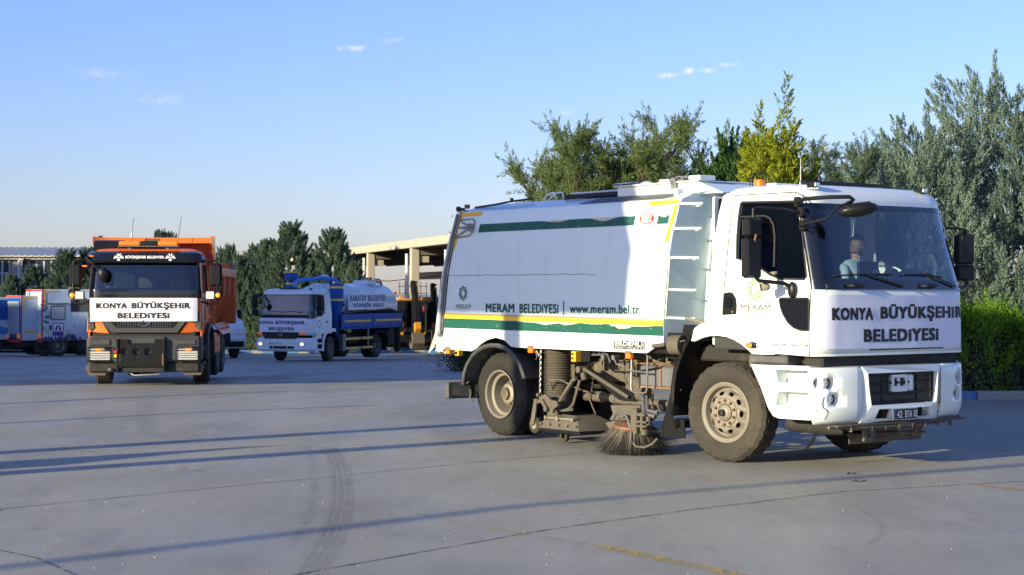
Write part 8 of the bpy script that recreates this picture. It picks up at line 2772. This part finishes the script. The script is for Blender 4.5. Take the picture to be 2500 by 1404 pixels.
# white van behind the tipper's rear wheels
X, Y = gp(560, 872)
vn = thing('van', 'white van nose with a black mirror half hidden behind the tipper wheels', 'van', (X - 1.35, Y + .5, ground_z(Y)), -62)
vn.scale = (1.2,) * 3
sec = [(2.1, .38), (2.16, .70), (2.10, 1.05), (1.85, 1.30), (1.30, 1.42), (.95, 2.25), (.80, 2.38), (-2.6, 2.42), (-2.75, 2.3), (-2.8, .5), (-2.8, .38)]
MB().plate(sec, lambda u, v, w: (u, -.95 + w, v), 1.9).obj('body', 'truckwhite', vn, smooth=20)
MB().plate([(1.34, 1.42), (.98, 2.22), (.94, 2.22), (1.30, 1.42)], lambda u, v, w: (u + .012, -.82 + w, v), 1.64).obj('windscreen', 'frit', vn)
for s in (-1, 1):
    MB().plate([(1.20, 1.44), (.88, 2.15), (.1, 2.18), (.1, 1.42)], lambda u, v, w: (u, s * (.95 + w), v), .01).obj('side_window', 'frit', vn)
    MB().box(1.0, 1.12, s * .97, s * 1.2, 1.40, 1.68, .04).obj('mirror', 'black', vn)
    for x in (1.35, -1.8):
        wheel(vn, x, s * .80, .34, .34, .22, s, 'front', key='vn', rr=.2, tyremats=('tyrerib', 'tyrerib'), rimmats=('rimgrey',))
    MB().box(2.0, 2.14, s * .55, s * .90, .72, .95, .04).obj('headlight', 'lens', vn)
MB().box(2.08, 2.18, -.9, .9, .42, .62, .03).obj('bumper', 'black', vn)
MB().plate([(2.162, .62), (2.10, 1.02), (2.14, 1.02), (2.19, .62)], lambda u, v, w: (u, -.4 + w, v), .8).obj('grille', 'black', vn)


# =================================================================== backhoe loaders
M['machine'] = mat('machine_yellow', (.62, .27, .02), .5, dirt=(.3, .22, .12), dirt_amt=.3)
def backhoe(X, Y, yaw, label, sc=1.):
    gz = ground_z(Y)
    t = thing('backhoe_loader', label, 'backhoe loader', (X, Y, gz), yaw)
    t.scale = (sc,) * 3
    # local x towards the digging arm (which faces the camera)
    MB().box(-2.6, .6, -.45, .45, .75, 1.25, .05).box(-2.6, -1.0, -.50, .50, 1.2, 1.65, .06).obj('chassis', 'black', t)
    MB().box(-2.3, -1.1, -.52, .52, 1.62, 1.72, .04).box(-.2, .5, -.95, .95, .9, 1.1, .03).obj('bonnet', 'machine', t)
    cb = empty('cab', t)
    for x in (-.95, .45):
        for y in (-.78, .78): MB().box(x - .05, x + .05, y - .04, y + .04, 1.1, 2.78, .01).obj('post', 'black', cb)
    MB().box(-1.0, .55, -.82, .82, 2.76, 2.88, .04).obj('roof', 'machine', cb)
    MB().box(-.95, .45, -.80, .80, 1.08, 1.35, .02).obj('lower_wall', 'black', cb)
    for y in (-.77, .77): MB().box(-.90, .42, y - .004, y + .004, 1.35, 2.76).obj('side_glass', 'darkglass', cb)
    for x in (-.93, .44): MB().box(x - .004, x + .004, -.74, .74, 1.35, 2.76).obj('end_glass', 'darkglass', cb)
    MB().box(-.6, -.1, -.25, .25, 1.4, 1.6, .04).box(-.65, -.5, -.25, .25, 1.6, 2.2, .05).obj('seat', 'interior', cb)
    MB().cyl((0, -.5, 2.88), (0, -.5, 3.02), .06, n=10).obj('beacon', 'orangelamp', t)
    MB().box(.46, .49, .62, .68, 2.2, 2.5, .01).obj('tail_lamp', 'redlamp', t)
    for s in (-1, 1):
        wheel(t, -.1, s * .92, .72, .72, .42, s, 'front', key='bh', rr=.38, tyremats=('tyredust', 'tyredust'), rimmats=('dusty',))
        wheel(t, -2.2, s * .85, .50, .50, .30, s, 'front', key='bh2', rr=.26, tyremats=('tyredust', 'tyredust'), rimmats=('dusty',))
        MB().box(.75, .95, s * .95, s * 1.15, .12, 1.3, .02).obj('stabiliser', 'black', t)
        MB().box(.70, 1.0, s * .85, s * 1.25, .0, .10, .02).obj('stabiliser_foot', 'steel', t)
    MB().box(.6, .85, -1.1, 1.1, .55, .95, .03).obj('slide_frame', 'black', t)
    am = empty('digging_arm', t)
    MB().plate([(.9, .85), (1.15, .95), (1.30, 1.6), (1.05, 3.2), (.80, 3.75), (.62, 3.80), (.55, 3.6), (.80, 3.0), (.95, 1.6), (.80, 1.1)], lambda u, v, w: (u, -.12 + w, v), .24).obj('boom', 'black', am, smooth=20)
    MB().plate([(.60, 3.85), (.95, 3.80), (1.35, 3.0), (1.75, 1.55), (1.60, 1.35), (1.45, 1.5), (1.05, 2.8)], lambda u, v, w: (u, -.09 + w, v), .18).obj('dipper', 'black', am, smooth=20)
    MB().cyl((.72, .0, 3.74), (.72, .22, 3.74), .07, n=10).cyl((.85, .16, 3.6), (1.25, .16, 2.3), .045, n=8).cyl((1.25, .16, 2.3), (1.45, .16, 1.75), .028, n=8).obj('ram', 'steel', am)
    MB().cyl((1.30, .2, 2.1), (1.50, .2, 1.55), .05, n=8).obj('ram', 'blue', am)
    MB().box(.9, 1.2, .13, .15, 2.6, 3.0, .01).box(.82, 1.0, .13, .15, 3.2, 3.45, .01).obj('orange_mark', 'machine', am)
    MB().plate([(1.45, 1.55), (1.75, 1.65), (1.82, 1.30), (1.62, 1.05), (1.50, 1.2)], lambda u, v, w: (u, -.15 + w, v), .3).obj('bucket_link', 'machine', am, smooth=0)
    bk = [(1.60, 1.10), (1.85, .95), (1.95, .55), (1.65, .22), (1.25, .30), (1.15, .55), (1.25, .52), (1.60, .42), (1.74, .62), (1.62, .90)]
    MB().plate(bk, lambda u, v, w: (u, -.32 + w, v), .64).obj('bucket', 'dusty', am, smooth=20)
    b = MB()
    for k in range(4): b.plate([(1.17, .58), (1.08, .68), (1.22, .52)], lambda u, v, w: (u, -.30 + .18 * k + w, v), .07)
    b.obj('bucket_teeth', 'dusty', am)
    b = MB(); b.tube([(.95, .18, 1.2), (1.2, .25, 1.9), (1.0, .22, 2.9), (.75, .2, 3.6)], .022, 5).tube([(.9, .2, 1.3), (1.25, .3, 2.1), (1.1, .25, 3.0)], .018, 5)
    b.obj('arm_hoses', 'black', am)
    MB().plate([(1.02, 1.55), (1.17, 1.6), (1.05, 2.5), (.93, 2.45)], lambda u, v, w: (u, .122 + w, v), .004).obj('white_sticker', 'whitep', am)
    MB().plate([(.90, 2.0), (1.02, 1.9), (1.0, 2.25)], lambda u, v, w: (u, .124 + w, v), .004).obj('warning_sign', 'yellowb', am)
    ldb = [(-2.9, .2), (-3.5, .15), (-3.6, .6), (-3.35, 1.0), (-2.95, .9)]
    MB().plate(ldb, lambda u, v, w: (u, -1.1 + w, v), 2.2).obj('loader_bucket', 'dusty', t, smooth=0)
    for s in (-1, 1): MB().tube([(-1.6, s * .62, 1.5), (-2.5, s * .62, 1.3), (-3.0, s * .62, .7)], .09, 6).obj('loader_arm', 'machine', t)
    return t


for (px, Y, yaw, lb) in ((1000, 92, -72, 'yellow and black backhoe loader with folded arm beside the vacuum tanker tail'),
                         (1052, 97, -80, 'second backhoe loader half hidden behind the sweeper tailgate'),
                         (1082, 101, -80, 'third backhoe loader behind the sweeper, only its arm top visible')):
    if px == 1082: continue
    backhoe((px - 1250) / 4200 * Y, Y, yaw, lb)
